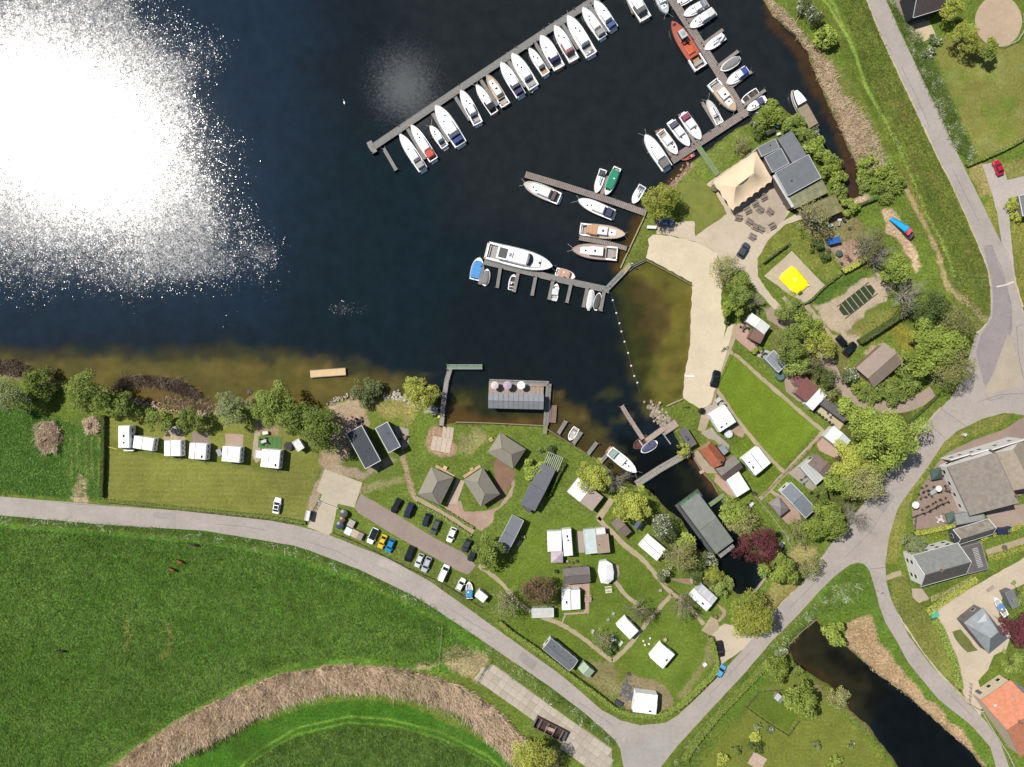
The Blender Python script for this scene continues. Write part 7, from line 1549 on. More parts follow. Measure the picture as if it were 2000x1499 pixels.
flat([(1403, 875), (1412, 869), (1424, 881), (1414, 890)], 2.5, (130, 134, 136), (142, 152, 156), 'small blue-grey lean-to roof right of the orange tiles', name='lean_to', cat='lean-to', sides='', vents=0, edge=None)
caravan([(1419, 937), (1444, 922), (1466, 956), (1440, 973)], 'bright white flat roof below the grey-brown house', 2.8, hatches=(), drawbar=0, name='annex', cat='annex')
flat([(1324, 846), (1339, 836), (1361, 866), (1349, 873)], 2.6, (120, 112, 106), (108, 104, 104), 'dark shed roof with four small lamps by the harbour deck', name='shed', cat='shed', sides='', vents=3, edge=(130, 126, 122))
caravan([(1384, 814), (1416, 792), (1441, 824), (1409, 843)], 'broad white caravan roof with three dots beside the beach path', 2.7, awn=(.4, (238, 238, 238)), hatches=((-.3, -.1), (0, -.1)), drawbar=0)
caravan([(1448, 893), (1476, 930), (1508, 906), (1484, 877)], 'broad white caravan between two straight paths', 2.7, awn=(.5, (238, 238, 238)), hatches=((.1, -.1), (-.2, -.1)), drawbar=0)
gable([(1610, 849), (1633, 831), (1657, 862), (1643, 887)], 2.6, 3.2, (220, 220, 216), (224, 228, 228), 'white ridged awning roof under the largest chestnut', 'canvas', 'hut', 'hut', sides='')
gable([(1584, 899), (1598, 886), (1631, 921), (1611, 947)][::-1], 2.8, 3.6, (150, 136, 126), (130, 112, 106), 'brown-roofed bungalow right of the pale flat awning', 'tile', 'bungalow', 'bungalow', sides='ns')
flat([(1561, 915), (1584, 900), (1612, 928), (1597, 946)], 2.5, (214, 214, 210), (200, 204, 202), 'pale ribbed awning roof attached to the brown bungalow', name='awning_roof', cat='awning', kind='sheet', sides='', vents=0, panels=5)
gable([(1524, 962), (1544, 944), (1594, 992), (1574, 1012)][::1], 2.7, 3.2, (232, 232, 232), (132, 140, 146), 'grey-roofed white mobile home in the park belt', 'sheet', 'mobile_home', 'mobile home', sides='nsw', verge=(226, 226, 226), off=.1)
gazebo([(1501, 986), (1520, 974), (1542, 992), (1526, 1009)], (142, 136, 138), 'grey pyramid-roofed gazebo left of the white mobile home', 2.4, 3.6)
t = thing('bungalow', 'red-brown roofed bungalow with stepped edge beside the lane', 'bungalow', (*W(1570, 757, 2.8), 0)); ox, oy = W(1570, 757, 2.8)
PR = [W(x, y, 2.9) for x, y in ((1547, 731), (1566, 727), (1598, 760), (1575, 786), (1553, 768), (1560, 757), (1552, 748))]; PR = [(x - ox, y - oy) for x, y in PR]
def nonconv(P, z0, z1, m, name, par):
 tt = tessellate_polygon([[Vector((x, y, 0)) for x, y in P]]); mb = MB(); n = len(P); vs = [(x, y, z1) for x, y in P] + [(x, y, z0) for x, y in P]; fs = []
 ar = sum(P[i][0] * P[(i+1) % n][1] - P[(i+1) % n][0] * P[i][1] for i in range(n))
 for a, b, c in tt:
  q = (P[b][0]-P[a][0]) * (P[c][1]-P[a][1]) - (P[c][0]-P[a][0]) * (P[b][1]-P[a][1]); fs.append((a, b, c) if q > 0 else (c, b, a))
 for i in range(n):
  f = (i, (i+1) % n, n + (i+1) % n, n + i); fs.append(f[::-1] if ar > 0 else f)
 mb.add(vs, fs); return mb.build(name, m, par)
nonconv(PR, 2.72, 2.9, roofmat((136, 88, 84), 'tile'), 'roof', t); nonconv([(x * .95, y * .95) for x, y in PR], 0, 2.72, pm(170, 150, 140, .8), 'wall', t)
flat([(1570, 790), (1602, 761), (1614, 771), (1590, 802)], 2.8, (226, 226, 224), (240, 240, 240), 'white canvas-roofed caravan between red-brown and slate roofs', name='caravan', cat='caravan', kind='canvas', sides='', vents=0, edge=None, th=.3)
flat([(1602, 791), (1615, 772), (1655, 816), (1648, 824)], 2.7, (110, 100, 100), (104, 98, 100), 'dark slate roof strip above the cream gravel patio', sides='s', vents=0, edge=(80, 78, 80))
t_ = flat([(1492, 702), (1511, 686), (1537, 710), (1522, 727)], 2.7, (170, 172, 172), (150, 154, 160), 'grey sheet-roofed chalet beside the round pool', kind='sheet', sides='s', vents=0, edge=(220, 222, 222), panels=4)
gable([(1455, 631), (1468, 612), (1505, 637), (1494, 651)], 2.7, 3.0, (210, 206, 200), (236, 238, 236), 'white-roofed chalet in the shade of the beach trees', 'sheet', sides='')
flat([(1472, 641), (1494, 652), (1485, 672), (1462, 660)], 2.6, (150, 120, 104), (140, 108, 96), 'brown porch roof joined to the white-roofed chalet', name='porch', cat='porch', kind='tile', sides='', vents=0, edge=(110, 86, 80))
t, (L, Wd, r) = gable([(1670, 723), (1728, 667), (1761, 712), (1708, 755)], 3.0, 4.4, (140, 120, 104), (160, 142, 128), 'barn with a glazed grey roof centre near the lane', 'sheet', 'barn', 'barn', sides='', off=-.05, over=.4)
for i in range(4):
 for s in (-1, 1):
  x0 = -L * .22 + i * L * .17; x1 = x0 + L * .16; ys = (.05, .40) if s > 0 else (.05, .36); q = []
  for x, f in ((x0, ys[0]), (x1, ys[0]), (x1, ys[1]), (x0, ys[1])): q.append((x, s * f * Wd, 4.4 - (4.4 - 3.0) * (f * 2) + .06))
  mb = MB(); mb.add(q, [(0, 1, 2, 3) if s > 0 else (3, 2, 1, 0)]); mb.build('roof_glazing', mat('milky_glazing', C(142, 146, 146), .3, .12, .8), t)
THA = (168, 158, 146)
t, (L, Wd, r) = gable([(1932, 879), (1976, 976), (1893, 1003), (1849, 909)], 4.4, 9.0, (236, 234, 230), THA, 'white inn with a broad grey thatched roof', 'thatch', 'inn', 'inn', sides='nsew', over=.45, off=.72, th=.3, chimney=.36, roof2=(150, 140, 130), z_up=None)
t, (L, Wd, r) = gable([(1999, 864), (2040, 945), (1964, 942), (1930, 880)], 4.6, 8.4, (236, 234, 230), (176, 164, 146), 'rear wing of the white inn at the right edge', 'thatch', 'inn_wing', 'inn wing', sides='ns', over=.4, off=-.2, th=.3)
t = thing('inn_gable', 'tall white garden front of the inn rear wing', 'gable wall', (*W(1955, 850), 0)); ox, oy = W(1955, 850)
PW = [W(x, y, 5.5) for x, y in ((1862, 900), (1898, 889), (1934, 878), (1998, 858))]
for i in range(3):
 a = Vector(PW[i]); b = Vector(PW[i+1]); d = b - a; m_ = (a + b) / 2; nb = MB(); hh = (4.4, 5.4, 6.4)[i]; nb.box((0, 0, hh / 2), (d.length, .3, hh)); nb.build('wall_panel', pm(238, 236, 234, .7, .04), t, (m_.x - ox, m_.y - oy, 0), rz=math.atan2(d.y, d.x))
 for k in range(2):
  nb = MB(); nb.box((d.length * (-.22 + .44 * k), .17, hh * .6), (.9, .06, 1.1)); f = nb.build('window', pm(120, 124, 126), t, (m_.x - ox, m_.y - oy, 0), rz=math.atan2(d.y, d.x))
  nb = MB(); nb.box((d.length * (-.22 + .44 * k), .2, hh * .6), (.75, .04, .95)); nb.build('pane', glass(), f)
flat([(1858, 1005), (1920, 996), (1923, 1013), (1874, 1026)], 3.0, (190, 186, 180), (146, 150, 146), 'grey flat-roofed annex between inn and pebbled barn', name='annex', cat='annex', sides='', vents=0, edge=(130, 134, 130))
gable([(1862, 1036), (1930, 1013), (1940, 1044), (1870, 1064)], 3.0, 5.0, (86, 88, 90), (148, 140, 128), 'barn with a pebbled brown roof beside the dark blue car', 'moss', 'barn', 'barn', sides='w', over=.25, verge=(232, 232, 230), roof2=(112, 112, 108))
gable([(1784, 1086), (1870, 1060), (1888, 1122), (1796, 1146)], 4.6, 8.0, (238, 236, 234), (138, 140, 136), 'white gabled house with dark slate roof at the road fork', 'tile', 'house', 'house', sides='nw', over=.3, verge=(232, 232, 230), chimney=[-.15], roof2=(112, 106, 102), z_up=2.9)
flat([(1876, 1069), (1915, 1060), (1930, 1110), (1893, 1122)], 3.2, (120, 120, 120), (104, 98, 98), 'dark flat-roofed extension with white slats', name='annex', cat='annex', sides='', vents=0, edge=(150, 150, 150))
t = thing('roof_lattice', 'white slatted rack lying on the dark extension roof', 'rack', (*W(1910, 1090, 3.3), 3.22), math.radians(-73))
for i in range(12): mb = MB(); mb.box((-2.6 + i * .46, 0, .06), (.14, 1.5, .08)); mb.build('slat', pm(214, 212, 208), t)
gable([(1880, 1218), (1920, 1188), (1969, 1246), (1934, 1277)], 3.4, 6.4, (120, 116, 112), (150, 156, 160), 'grey barn with a white triangular gable dormer in the farmyard', 'felt', 'barn', 'barn', sides='ns', over=.25, roof2=(126, 130, 136), hip=2.0, verge=None)
t = thing('gable_dormer', 'white triangular gable front on the grey farm barn', 'dormer', (*W(1918, 1216, 5.0), 3.4), .3)
mb = MB(); mb.add([(-2.2, -1.6, .4), (1.6, -1.8, .9), (.8, 2.6, 2.9), (-2.2, -1.6, .2), (1.6, -1.8, .7), (.8, 2.6, 2.7)], [(0, 1, 2), (5, 4, 3), (0, 3, 4, 1), (1, 4, 5, 2), (2, 5, 3, 0)]); mb.build('front_panel', pm(240, 240, 238), t)
gable([(1916, 1370), (1972, 1328), (2052, 1440), (1992, 1478)][::1], 4.0, 8.0, (224, 206, 180), (214, 140, 108), 'large farmhouse with a bright orange tiled roof', 'tile', 'farmhouse', 'house', sides='ns', over=.3, off=.25, skylights=0, chimney=[-.1, .25])
flat([(1982, 1362), (2012, 1350), (2030, 1385), (2000, 1402)], 6.3, (150, 150, 150), (138, 148, 160), 'blue-grey dormer roof set in the orange tiles', name='dormer', cat='dormer', sides='', vents=0, edge=(190, 190, 194))
for x, y, lab in ((1944, 1379, 'upper round roof window in the orange tiles'), (1965, 1409, 'second round roof window in the orange tiles'), (1980, 1432, 'third round roof window in the orange tiles'), (1990, 1448, 'lowest round roof window in the orange tiles')):
 t = thing('roof_window', lab, 'roof window', (*W(x, y, 5.6), 5.35), -.75); mb = MB(); mb.cyl((0, 0, 0), .55, .5, 14); mb.build('kerb', pm(220, 220, 220), t); mb = MB(); mb.cyl((0, 0, .5), .45, .06, 14, .2); mb.build('pane', mat('skylight_glass', (.5, .52, .55), .15, .1, 2), t)
gable([(1762, -14), (1835, -30), (1842, 14), (1790, 36)], 3.4, 6.4, (50, 54, 60), (120, 106, 102), 'dark house with white gable trim at the top edge', 'tile', 'house', 'house', sides='n', verge=(238, 238, 240), over=.3, roof2=(110, 98, 94))
flat([(1960, 1160), (1975, 1154), (1995, 1180), (1980, 1188)], 2.6, (120, 120, 120), (120, 122, 126), 'dark grey shed roof beside the maroon tree', name='shed', cat='shed', sides='', vents=1, edge=(140, 140, 140))
flat([(1992, 385), (2020, 375), (2020, 420), (1996, 420)], 3.0, (120, 120, 120), (126, 126, 126), 'grey garage corner at the right edge above the clipped bushes', name='garage', cat='garage', sides='', vents=0)
gable([(1512, 1362), (1520, 1354), (1532, 1364), (1524, 1376)], 1.4, 1.9, (150, 150, 150), (176, 176, 180), 'tiny grey animal hutch in the pond garden pen', 'sheet', 'hutch', 'hutch', sides='')
# ---------------------------------------------------------------- vehicles
def carpaint(rgb):
 return mat('car_paint_%d_%d_%d' % rgb, C(*rgb) if sum(rgb) < 690 else (.8, .8, .8), .25, .04, .5, spec=.6)
def car(px, py, ln, wd, ang, rgb, label, kind='hatch', roof=None, sunroof=False, name='parked_car', cat='car', group=None):
 L = max(3.4, ln * S); Wd = min(2.0, max(1.62, wd * S)); x, y = W(px, py, .7)
 t = thing(name, label, cat, (x, y, .03), math.radians(-ang), group); P = carpaint(rgb)
 van = kind == 'van'
 prof = [(-.5, .9, .55), (-.47, .97, .62), (-.3, 1, .7), (.1, 1, .7), (.34, .98, .66), (.46, .9, .58), (.5, .78, .5)] if not van else [(-.5, .96, .7), (-.3, 1, .75), (.2, 1, .75), (.4, .96, .7), (.5, .85, .55)]
 mb = MB(); rings = []
 for u, w_, h in prof:
  X = u * L; Y = w_ * Wd / 2; top = h + .22
  rings.append([(X, -Y * .9, .22), (X, -Y, .45), (X, -Y * .96, top - .12), (X, -Y * .8, top), (X, Y * .8, top), (X, Y * .96, top - .12), (X, Y, .45), (X, Y * .9, .22)])
 mb.loft(rings); mb.build('body', P, t)
 if van: g0, g1, r0, r1, zr, zb = -.49, .36, -.47, .20, 1.85, .95
 elif kind == 'wagon': g0, g1, r0, r1, zr, zb = -.47, .24, -.40, .04, 1.45, .88
 elif kind == 'sedan': g0, g1, r0, r1, zr, zb = -.38, .22, -.20, .04, 1.4, .88
 else: g0, g1, r0, r1, zr, zb = -.46, .24, -.33, .04, 1.45, .88
 Yb, Yr = Wd * .43, Wd * .34
 mb = MB(); mb.loft([[(g0 * L, -Yb, zb), (g1 * L, -Yb, zb), (g1 * L, Yb, zb), (g0 * L, Yb, zb)], [(r0 * L, -Yr, zr - .04), (r1 * L, -Yr, zr - .04), (r1 * L, Yr, zr - .04), (r0 * L, Yr, zr - .04)]]); mb.build('window', glass(), t)
 mb = MB(); k = .025 * L
 mb.loft([[(r0 * L - k, -Yr - .03, zr - .06), (r1 * L + k, -Yr - .03, zr - .06), (r1 * L + k, Yr + .03, zr - .06), (r0 * L - k, Yr + .03, zr - .06)], [(r0 * L, -Yr, zr), (r1 * L, -Yr, zr), (r1 * L, Yr, zr), (r0 * L, Yr, zr)]])
 for s in (-1, 1):   # pillars
  mb.tube((g1 * L, s * Yb, zb), (r1 * L, s * Yr, zr - .03), .04, 4); mb.tube((g0 * L, s * Yb, zb), (r0 * L, s * Yr, zr - .03), .06, 4)
 mb.build('roof', carpaint(roof) if roof else P, t)
 if sunroof: mb = MB(); mb.box(((r0 + r1) / 2 * L, 0, zr + .01), ((r1 - r0) * L * .8, Yr * 1.6, .02)); mb.build('sunroof', glass(), t)
 for sx in (-.31, .31):
  for s in (-1, 1):
   mb = MB(); mb.tube((sx * L, s * (Wd / 2 - .2), .3), (sx * L, s * (Wd / 2 + .01), .3), .32, 14); w = mb.build('wheel', DARKRUB(), t)
   mb = MB(); mb.tube((sx * L, s * (Wd / 2 + .005), .3), (sx * L, s * (Wd / 2 + .03), .3), .19, 10); mb.build('rim', STEEL(), w)
 for s in (-1, 1):
  mb = MB(); mb.box((.475 * L, s * Wd * .33, .62), (.16, .34, .14)); mb.build('headlight', pm(220, 224, 226, .2), t)
  mb = MB(); mb.box((-.49 * L, s * Wd * .36, .7), (.1, .26, .16)); mb.build('taillight', pm(150, 24, 24, .3), t)
  mb = MB(); mb.box((.17 * L, s * (Wd * .5 + .08), .92), (.16, .2, .12)); mb.build('wing_mirror', P, t)
 return t
WH = (240, 240, 240)
car(774, 988, 30, 13, 118, (34, 36, 42), 'black-roofed car with a white bonnet, first of the upper parking row', roof=(30, 32, 38), kind='hatch')
car(799, 997, 31, 14, 112, (44, 48, 76), 'navy van in the upper parking row', kind='van')
car(833, 1016, 26, 12, 110, (44, 48, 76), 'small dark blue car right of the navy van', kind='hatch')
car(850, 1030, 31, 13, 112, (92, 96, 90), 'grey estate car between the dark blue and the white car', kind='wagon')
car(882, 1045, 30, 13, 112, WH, 'white car in the upper parking row')
car(911, 1066, 27, 13, 116, (66, 72, 76), 'dark grey car beside the tree at the lane end')
car(922, 1085, 22, 12, 116, (50, 54, 58), 'dark car half hidden by the tree at the lane end')
car(728, 1047, 32, 14, 114, WH, 'white car with a full black glass roof', sunroof=True, roof=(26, 28, 32))
car(747, 1058, 28, 12, 112, (242, 204, 40), 'yellow car in the lower parking row', kind='sedan')
car(762, 1066, 27, 13, 112, (40, 148, 206), 'bright blue car next to the yellow one')
car(800, 1082, 32, 14, 112, (28, 30, 36), 'black estate car in the lower parking row', kind='wagon', sunroof=True)
car(819, 1095, 28, 12, 112, (226, 228, 230), 'light silver car left of the twin silver one')
car(833, 1103, 31, 13, 112, (196, 200, 206), 'darker silver car right of the light silver one')
car(867, 1119, 32, 14, -66, WH, 'white van in the lower parking row', kind='van')
car(900, 1142, 26, 12, -62, WH, 'small white car near the speedboat')
car(541, 988, 31, 14, -80, (236, 236, 236), 'lone white car on the camp lawn by the road', kind='sedan', sunroof=True)
car(1452, 489, 31, 14, -58, (76, 86, 100), 'slate blue car on the sandy café drive')
car(1300, 435, 33, 14, 4, (86, 104, 140), 'blue car in the shade of the yellow willow', kind='wagon')
car(1397, 740, 33, 14, -76, (26, 28, 38), 'black car on the beach track', kind='sedan')
car(1660, 682, 31, 14, -48, (26, 26, 26), 'black car with a roof rack beside the sandy pit', kind='wagon', sunroof=True)
car(1644, 667, 24, 13, 50, (24, 26, 30), 'black car partly under the trees behind the roof-rack car')
car(1406, 1268, 31, 14, 80, (42, 32, 32), 'dark brown-black car parked inside the hedge corner', kind='wagon', sunroof=True)
car(1407, 1311, 26, 13, -56, (96, 176, 226), 'light blue car driving at the hedge corner', name='moving_car')
car(1950, 328, 30, 14, -112, (206, 30, 62), 'red car on the driveway at the right edge', kind='sedan')
car(1960, 1037, 33, 14, -8, (48, 54, 96), 'dark blue car beside the inn barn', kind='wagon')
# ---------------------------------------------------------------- furniture and small things
def table_set(x, y, a, label, n=4, rgb=(120, 96, 80), trgb=(150, 126, 106), round_=False, r=.5):
 t = thing('table', label + ', table', 'table', (*W(x, y), .03), a); mb = MB()
 if round_: mb.cyl((0, 0, .72), r, .04, 14)
 else: mb.box((0, 0, .74), (r * 2.8, r * 1.6, .05))
 mb.build('table_top', pm(*trgb, .7), t)
 for sx in (-1, 1):
  for sy in (-1, 1): mb = MB(); mb.box((sx * r * .6, sy * r * .6, .36), (.06, .06, .72)); mb.build('leg', pm(*rgb, .7), t)
 c, s = math.cos(a), math.sin(a); X, Y = W(x, y)
 names = ['at its upper left', 'at its upper right', 'at its lower right', 'at its lower left', 'at one end', 'at the other end']
 for k in range(n):
  q = math.pi / 4 + k * math.pi / 2 if k < 4 else (k - 4) * math.pi; rr_ = r * 1.9
  px_, py_ = math.cos(q) * rr_, math.sin(q) * rr_ * .95; dirn = ['upper right', 'upper left', 'lower left', 'lower right', 'right end', 'left end'][k]
  ch = thing('chair', 'chair at the %s of %s' % (dirn, label), 'chair', (X + px_ * c - py_ * s, Y + px_ * s + py_ * c, .03), a + q + math.pi / 2)
  mb = MB(); mb.box((0, 0, .44), (.5, .5, .05)); mb.build('seat', pm(*rgb, .7), ch)
  mb = MB(); mb.box((0, -.24, .68), (.5, .05, .46)); mb.build('backrest', pm(*rgb, .7), ch)
  for sx in (-1, 1):
   for sy in (-1, 1): mb = MB(); mb.box((sx * .21, sy * .21, .21), (.04, .04, .42)); mb.build('leg', pm(*rgb, .7), ch)
def picnic(x, y, a, label, rgb=(146, 132, 120)):
 t = thing('picnic_table', label, 'picnic table', (*W(x, y), .04), a); m = pm(*rgb, .8, .2)
 for k in range(3): mb = MB(); mb.box((0, -.26 + k * .26, .75), (1.9, .22, .05)); mb.build('plank', m, t)
 for s in (-1, 1):
  mb = MB(); mb.box((0, s * .75, .45), (1.9, .26, .05)); mb.build('bench', m, t); mb = MB(); mb.box((s * .65, 0, .4), (.08, 1.4, .1)); mb.build('trestle', m, t)
for i, (x, y, a, lab) in enumerate([(1459, 412, .5, 'picnic table nearest the scalloped tent edge'), (1473, 398, .5, 'picnic table under the middle of the tent edge'), (1490, 386, .5, 'picnic table at the right end of the tent edge'), (1483, 410, -.7, 'picnic table turned askew in the middle of the terrace'), (1502, 414, -.7, 'weathered picnic table beside the café wall'),
 (1462, 434, -.6, 'first picnic table of the outer line on the terrace'), (1474, 444, -.5, 'second picnic table of the outer line on the terrace'), (1484, 448, -.5, 'third picnic table of the outer line on the terrace'), (1507, 442, .5, 'picnic table alone near the lawn corner'), (1468, 463, -.5, 'picnic table on the drive above the parked slate blue car'), (1441, 426, -.2, 'picnic table at the pink planters')]):
 picnic(x, y, a, lab)
table_set(1832, 925, .2, 'the set next to the inn hedge corner', 4, (70, 62, 62), round_=True)
table_set(1805, 955, .4, 'the upper left set on the inn terrace', 4, (70, 62, 62), round_=True)
table_set(1799, 968, .4, 'the lower left set on the inn terrace', 4, (70, 62, 62), round_=True)
table_set(1820, 960, .6, 'the long set under the white cloth', 6, (70, 62, 62), (176, 184, 180), r=.7)
table_set(1840, 955, .2, 'the set beside the white parasol group', 4, (70, 62, 62), round_=True)
table_set(1852, 953, .9, 'the set at the inn wall', 4, (70, 62, 62), round_=True)
table_set(1806, 997, .5, 'the first set along the terrace rail', 4, (60, 54, 54)); table_set(1818, 990, .5, 'the second set along the terrace rail', 4, (60, 54, 54)); table_set(1832, 982, .5, 'the third set along the terrace rail', 4, (60, 54, 54)); table_set(1843, 979, .5, 'the fourth set along the terrace rail', 4, (60, 54, 54))
table_set(1833, 1014, .3, 'the white set below the terrace rail', 4, (226, 224, 220), (220, 200, 196))
table_set(1856, 899, .2, 'the set above the inn corner', 4, (60, 54, 58), round_=True)
gazebo([(1817, 918), (1838, 914), (1841, 934), (1820, 938)], (74, 98, 88), 'dark green gazebo on the inn terrace near the road')
gazebo([(1847, 1004), (1864, 1000), (1869, 1018), (1852, 1024)], (84, 106, 96), 'dark green gazebo at the annex roof of the inn')
parasol(1789, 987, 7, (246, 246, 244), 'white parasol at the left tip of the inn terrace')
parasol(1834, 955, 6, (232, 232, 230), 'white folded-edge parasol in the middle of the inn terrace')
table_set(517, 862, .3, 'the black and white set on the green mat', 4, (50, 52, 54), (210, 210, 208))
table_set(1298, 1248 - 0, .4, 'the set of white stools right of the white tent roof', 0, (200, 160, 140), (206, 170, 150), round_=True)
for k, (x, y, lab) in enumerate(((1256, 1251, 'upper right round white stool by the brown lawn table'), (1269, 1246, 'rightmost round white stool by the brown lawn table'), (1267, 1257, 'lower right round white stool by the brown lawn table'), (1259, 1259, 'lower left round white stool by the brown lawn table'))):
 t = thing('stool', lab, 'stool', (*W(x, y), .02)); mb = MB(); mb.cyl((0, 0, .42), .3, .06, 12); mb.build('seat', pm(236, 228, 220), t); mb = MB(); mb.cyl((0, 0, 0), .06, .42, 8); mb.build('leg', STEEL(), t)
table_set(1196, 1248, .7, 'the white garden set beside the dark bush', 4, (232, 232, 232), (236, 236, 236), round_=True)
table_set(1408, 790, .6, 'the patio set above the broad white caravan roof', 4, (70, 72, 74), (180, 180, 180))
table_set(1488, 690, .6, 'the dark set on the light tiled patio', 4, (50, 50, 52), (90, 90, 92), round_=True)
table_set(1452, 640, .6, 'the set on the pink tiled patio', 4, (70, 62, 60), (110, 96, 90))
table_set(789, 855, -.4, 'the set beside the smaller grey cabin', 3, (90, 60, 50), (150, 110, 90))
table_set(703, 822, .3, 'the dark set on the tiles above the black cabin', 3, (50, 46, 46), (70, 66, 66))
table_set(1622, 808, .6, 'the set on the cream gravel patio', 3, (110, 106, 104), (200, 200, 198))
table_set(1466, 985, .8, 'the white set below the canal annex', 3, (50, 54, 52), (220, 220, 220))
table_set(1873, 1340, .8, 'the dark set on the farmhouse garden gravel', 3, (90, 60, 60), (110, 80, 76))
table_set(1570, 938, .6, 'the dark set left of the brown bungalow', 3, (80, 84, 82), (150, 160, 150))
for x, y, a, lab, rgb in ((1188, 1151, .1, 'cream wooden table on the grass below the marquee', (222, 216, 190)), (1148, 1168, .0, 'pinkish picnic table beside the rounded awning', (190, 160, 146))): picnic(x, y, a, lab, rgb)
slab_deck([(504, 852), (550, 855), (550, 876), (504, 875)], 'bright green artificial grass mat beside the last caravan', (84, 128, 66), 5, .05, 'grass_mat', 'mat')
def tramp(x, y, r, rgb, rim, label, name='trampoline', h=.8):
 t = thing(name, label, name.replace('_', ' '), (*W(x, y, h), 0)); R = r * S; mb = MB(); mb.cyl((0, 0, h), R * .88, .03, 24); mb.build('mat' if name == 'trampoline' else 'water_surface', pm(*rgb, .4), t)
 mb = MB(); P = np.linspace(0, 2*math.pi, 25)
 for i in range(24): mb.tube((R * math.cos(P[i]), R * math.sin(P[i]), h), (R * math.cos(P[i+1]), R * math.sin(P[i+1]), h), .09, 5)
 mb.build('rim', pm(*rim), t)
 for k in range(4): mb = MB(); a = k * math.pi/2 + .4; mb.tube((R * math.cos(a), R * math.sin(a), 0), (R * math.cos(a), R * math.sin(a), h), .05, 5); mb.build('leg', STEEL(), t)
tramp(563, 872, 8, (24, 26, 28), (50, 50, 54), 'round black trampoline between last caravan and tilted shed')
tramp(1524, 735, 9, (96, 124, 124), (60, 84, 80), 'round garden pool in the corner by the red-brown bungalow', 'garden_pool')
tramp(1423, 848, 8, (226, 230, 234), (200, 204, 206), 'round white covered pool below the broad white caravan', 'garden_pool')
def drum(x, y, r, h, rgb, label, name, cat=None):
 t = thing(name, label, cat or name.replace('_', ' '), (*W(x, y, h), 0)); R = r * S; mb = MB(); mb.cyl((0, 0, 0), R * .92, h * .9, 18, R); mb.build('body', pm(*rgb, .4), t)
 mb = MB(); mb.cyl((0, 0, h * .9), R * 1.02, h * .1, 18, R * .35); mb.build('lid', pm(*[int(v * .9) for v in rgb], .35), t)
drum(671, 1004, 7.5, 1.6, (104, 104, 112), 'upper large grey bell-shaped recycling bin', 'recycling_bin'); drum(668, 1016, 5.5, 1.3, (140, 96, 80), 'small brown recycling bin between two larger ones', 'recycling_bin'); drum(663, 1027, 7.5, 1.6, (72, 88, 112), 'lower large blue-grey recycling bin', 'recycling_bin')
drum(1396, 367, 7, .8, (132, 128, 100), 'round stone planter at the corner of the cream tent', 'planter'); 
drum(1354, 1134, 6.5, .5, (196, 176, 162), 'round pinkish stone table on the canal lawn', 'stone_table'); drum(342, 842, 9, .9, (170, 166, 156), 'round tarpaulined heap on the gravel patch in the camp row', 'covered_heap'); drum(1963, 1070, 5, .5, (130, 118, 112), 'round fire bowl on the square garden terrace', 'fire_bowl'); drum(1371, 803, 6, 1.0, (40, 38, 40), 'dark round barrel beside the beach path', 'barrel')
def crate(x, y, w_, d, h, a, rgb, label, name='crate', cat=None, lid=True):
 t = thing(name, label, cat or name.replace('_', ' '), (*W(x, y, h), 0), a); mb = MB(); mb.box((0, 0, h / 2), (w_, d, h), 0, .97); mb.build('body', pm(*rgb, .6), t)
 if lid: mb = MB(); mb.box((0, 0, h + .03), (w_ * 1.03, d * 1.03, .07)); mb.build('lid', pm(*[min(245, int(v * 1.06)) for v in rgb], .5), t)
crate(686, 1023, 1.7, 1.9, 1.1, -.5, (176, 164, 150), 'upper beige container right of the recycling bins'); crate(680, 1038, 1.8, 1.9, 1.2, -.5, (214, 220, 218), 'pale container below the recycling bins'); crate(693, 1043, 1.9, 2.0, 1.1, -.5, (190, 170, 150), 'tan container between pale and brown ones'); crate(704, 1048, 1.2, 2.0, 1.2, -.5, (150, 136, 132), 'brownish container at the right end of the line')
crate(1209, 1374, 2.0, 1.1, .8, -.5, (66, 70, 84), 'dark solar panel box with a white frame by the hedge bend', 'solar_box'); crate(1377, 1299, 1.1, .8, .5, .6, (232, 232, 224), 'small white box lying on the lawn near the hedge corner', 'white_box'); crate(1273, 444, 2.4, .8, .8, -.05, (244, 244, 244), 'white trough on the grass beside the blue car', 'white_trough')
crate(1825, 1197, 2.0, 2.6, .5, .3, (80, 180, 150), 'turquoise tarpaulin box at the farmyard hedge', 'tarpaulin_box'); 
crate(857, 814, .8, .7, .6, .2, (236, 220, 90), 'small yellow box at the root of the pale jetty', 'yellow_box'); crate(518, 846, 1.4, .8, .9, .1, (240, 240, 240), 'white camp kitchen box on the green mat', 'kitchen_box'); 
crate(1188, 1211 - 0, 0.9, .7, .4, .7, (140, 150, 156), 'grey lounger cushion box on the lawn', 'cushion_box'); crate(1198, 1199, .9, .7, .3, 1.1, (156, 160, 150), 'paler grey cushion box right of the other on the lawn', 'cushion_box'); crate(1158, 1234, 1.1, .6, .5, 1.2, (186, 186, 178), 'pale grey chest above the twiggy tree', 'garden_chest'); crate(1212, 1258, 1.6, .7, .4, .9, (214, 220, 204), 'pale green lounger by the white garden set', 'lounger')
crate(1886, 850, .8, .5, 1.3, .9, (206, 208, 208), 'pale notice board on the inn verge', 'notice_board'); 
crate(940, 1165, 2.9, 2.1, 2.2, -.68, (238, 238, 236), 'small white camping trailer beside the speedboat', 'camping_trailer', 'trailer'); slab_deck([(938, 1148), (955, 1162), (949, 1176), (929, 1161)], 'cluttered wooden flatbed above the small white trailer', (168, 146, 128), 4, .5, 'flatbed_trailer', 'trailer')
for x, y, lab in ((1398, 1205, 'small brick planter corner at the parking yard'),): crate(x, y, .7, .7, .7, .4, (150, 110, 90), lab, 'brick_pillar', 'pillar')
t = thing('jumping_pillow', 'bright yellow inflatable jumping pillow on the sand court', 'jumping pillow', (*W(1550, 547), .03)); ox, oy = W(1550, 547)
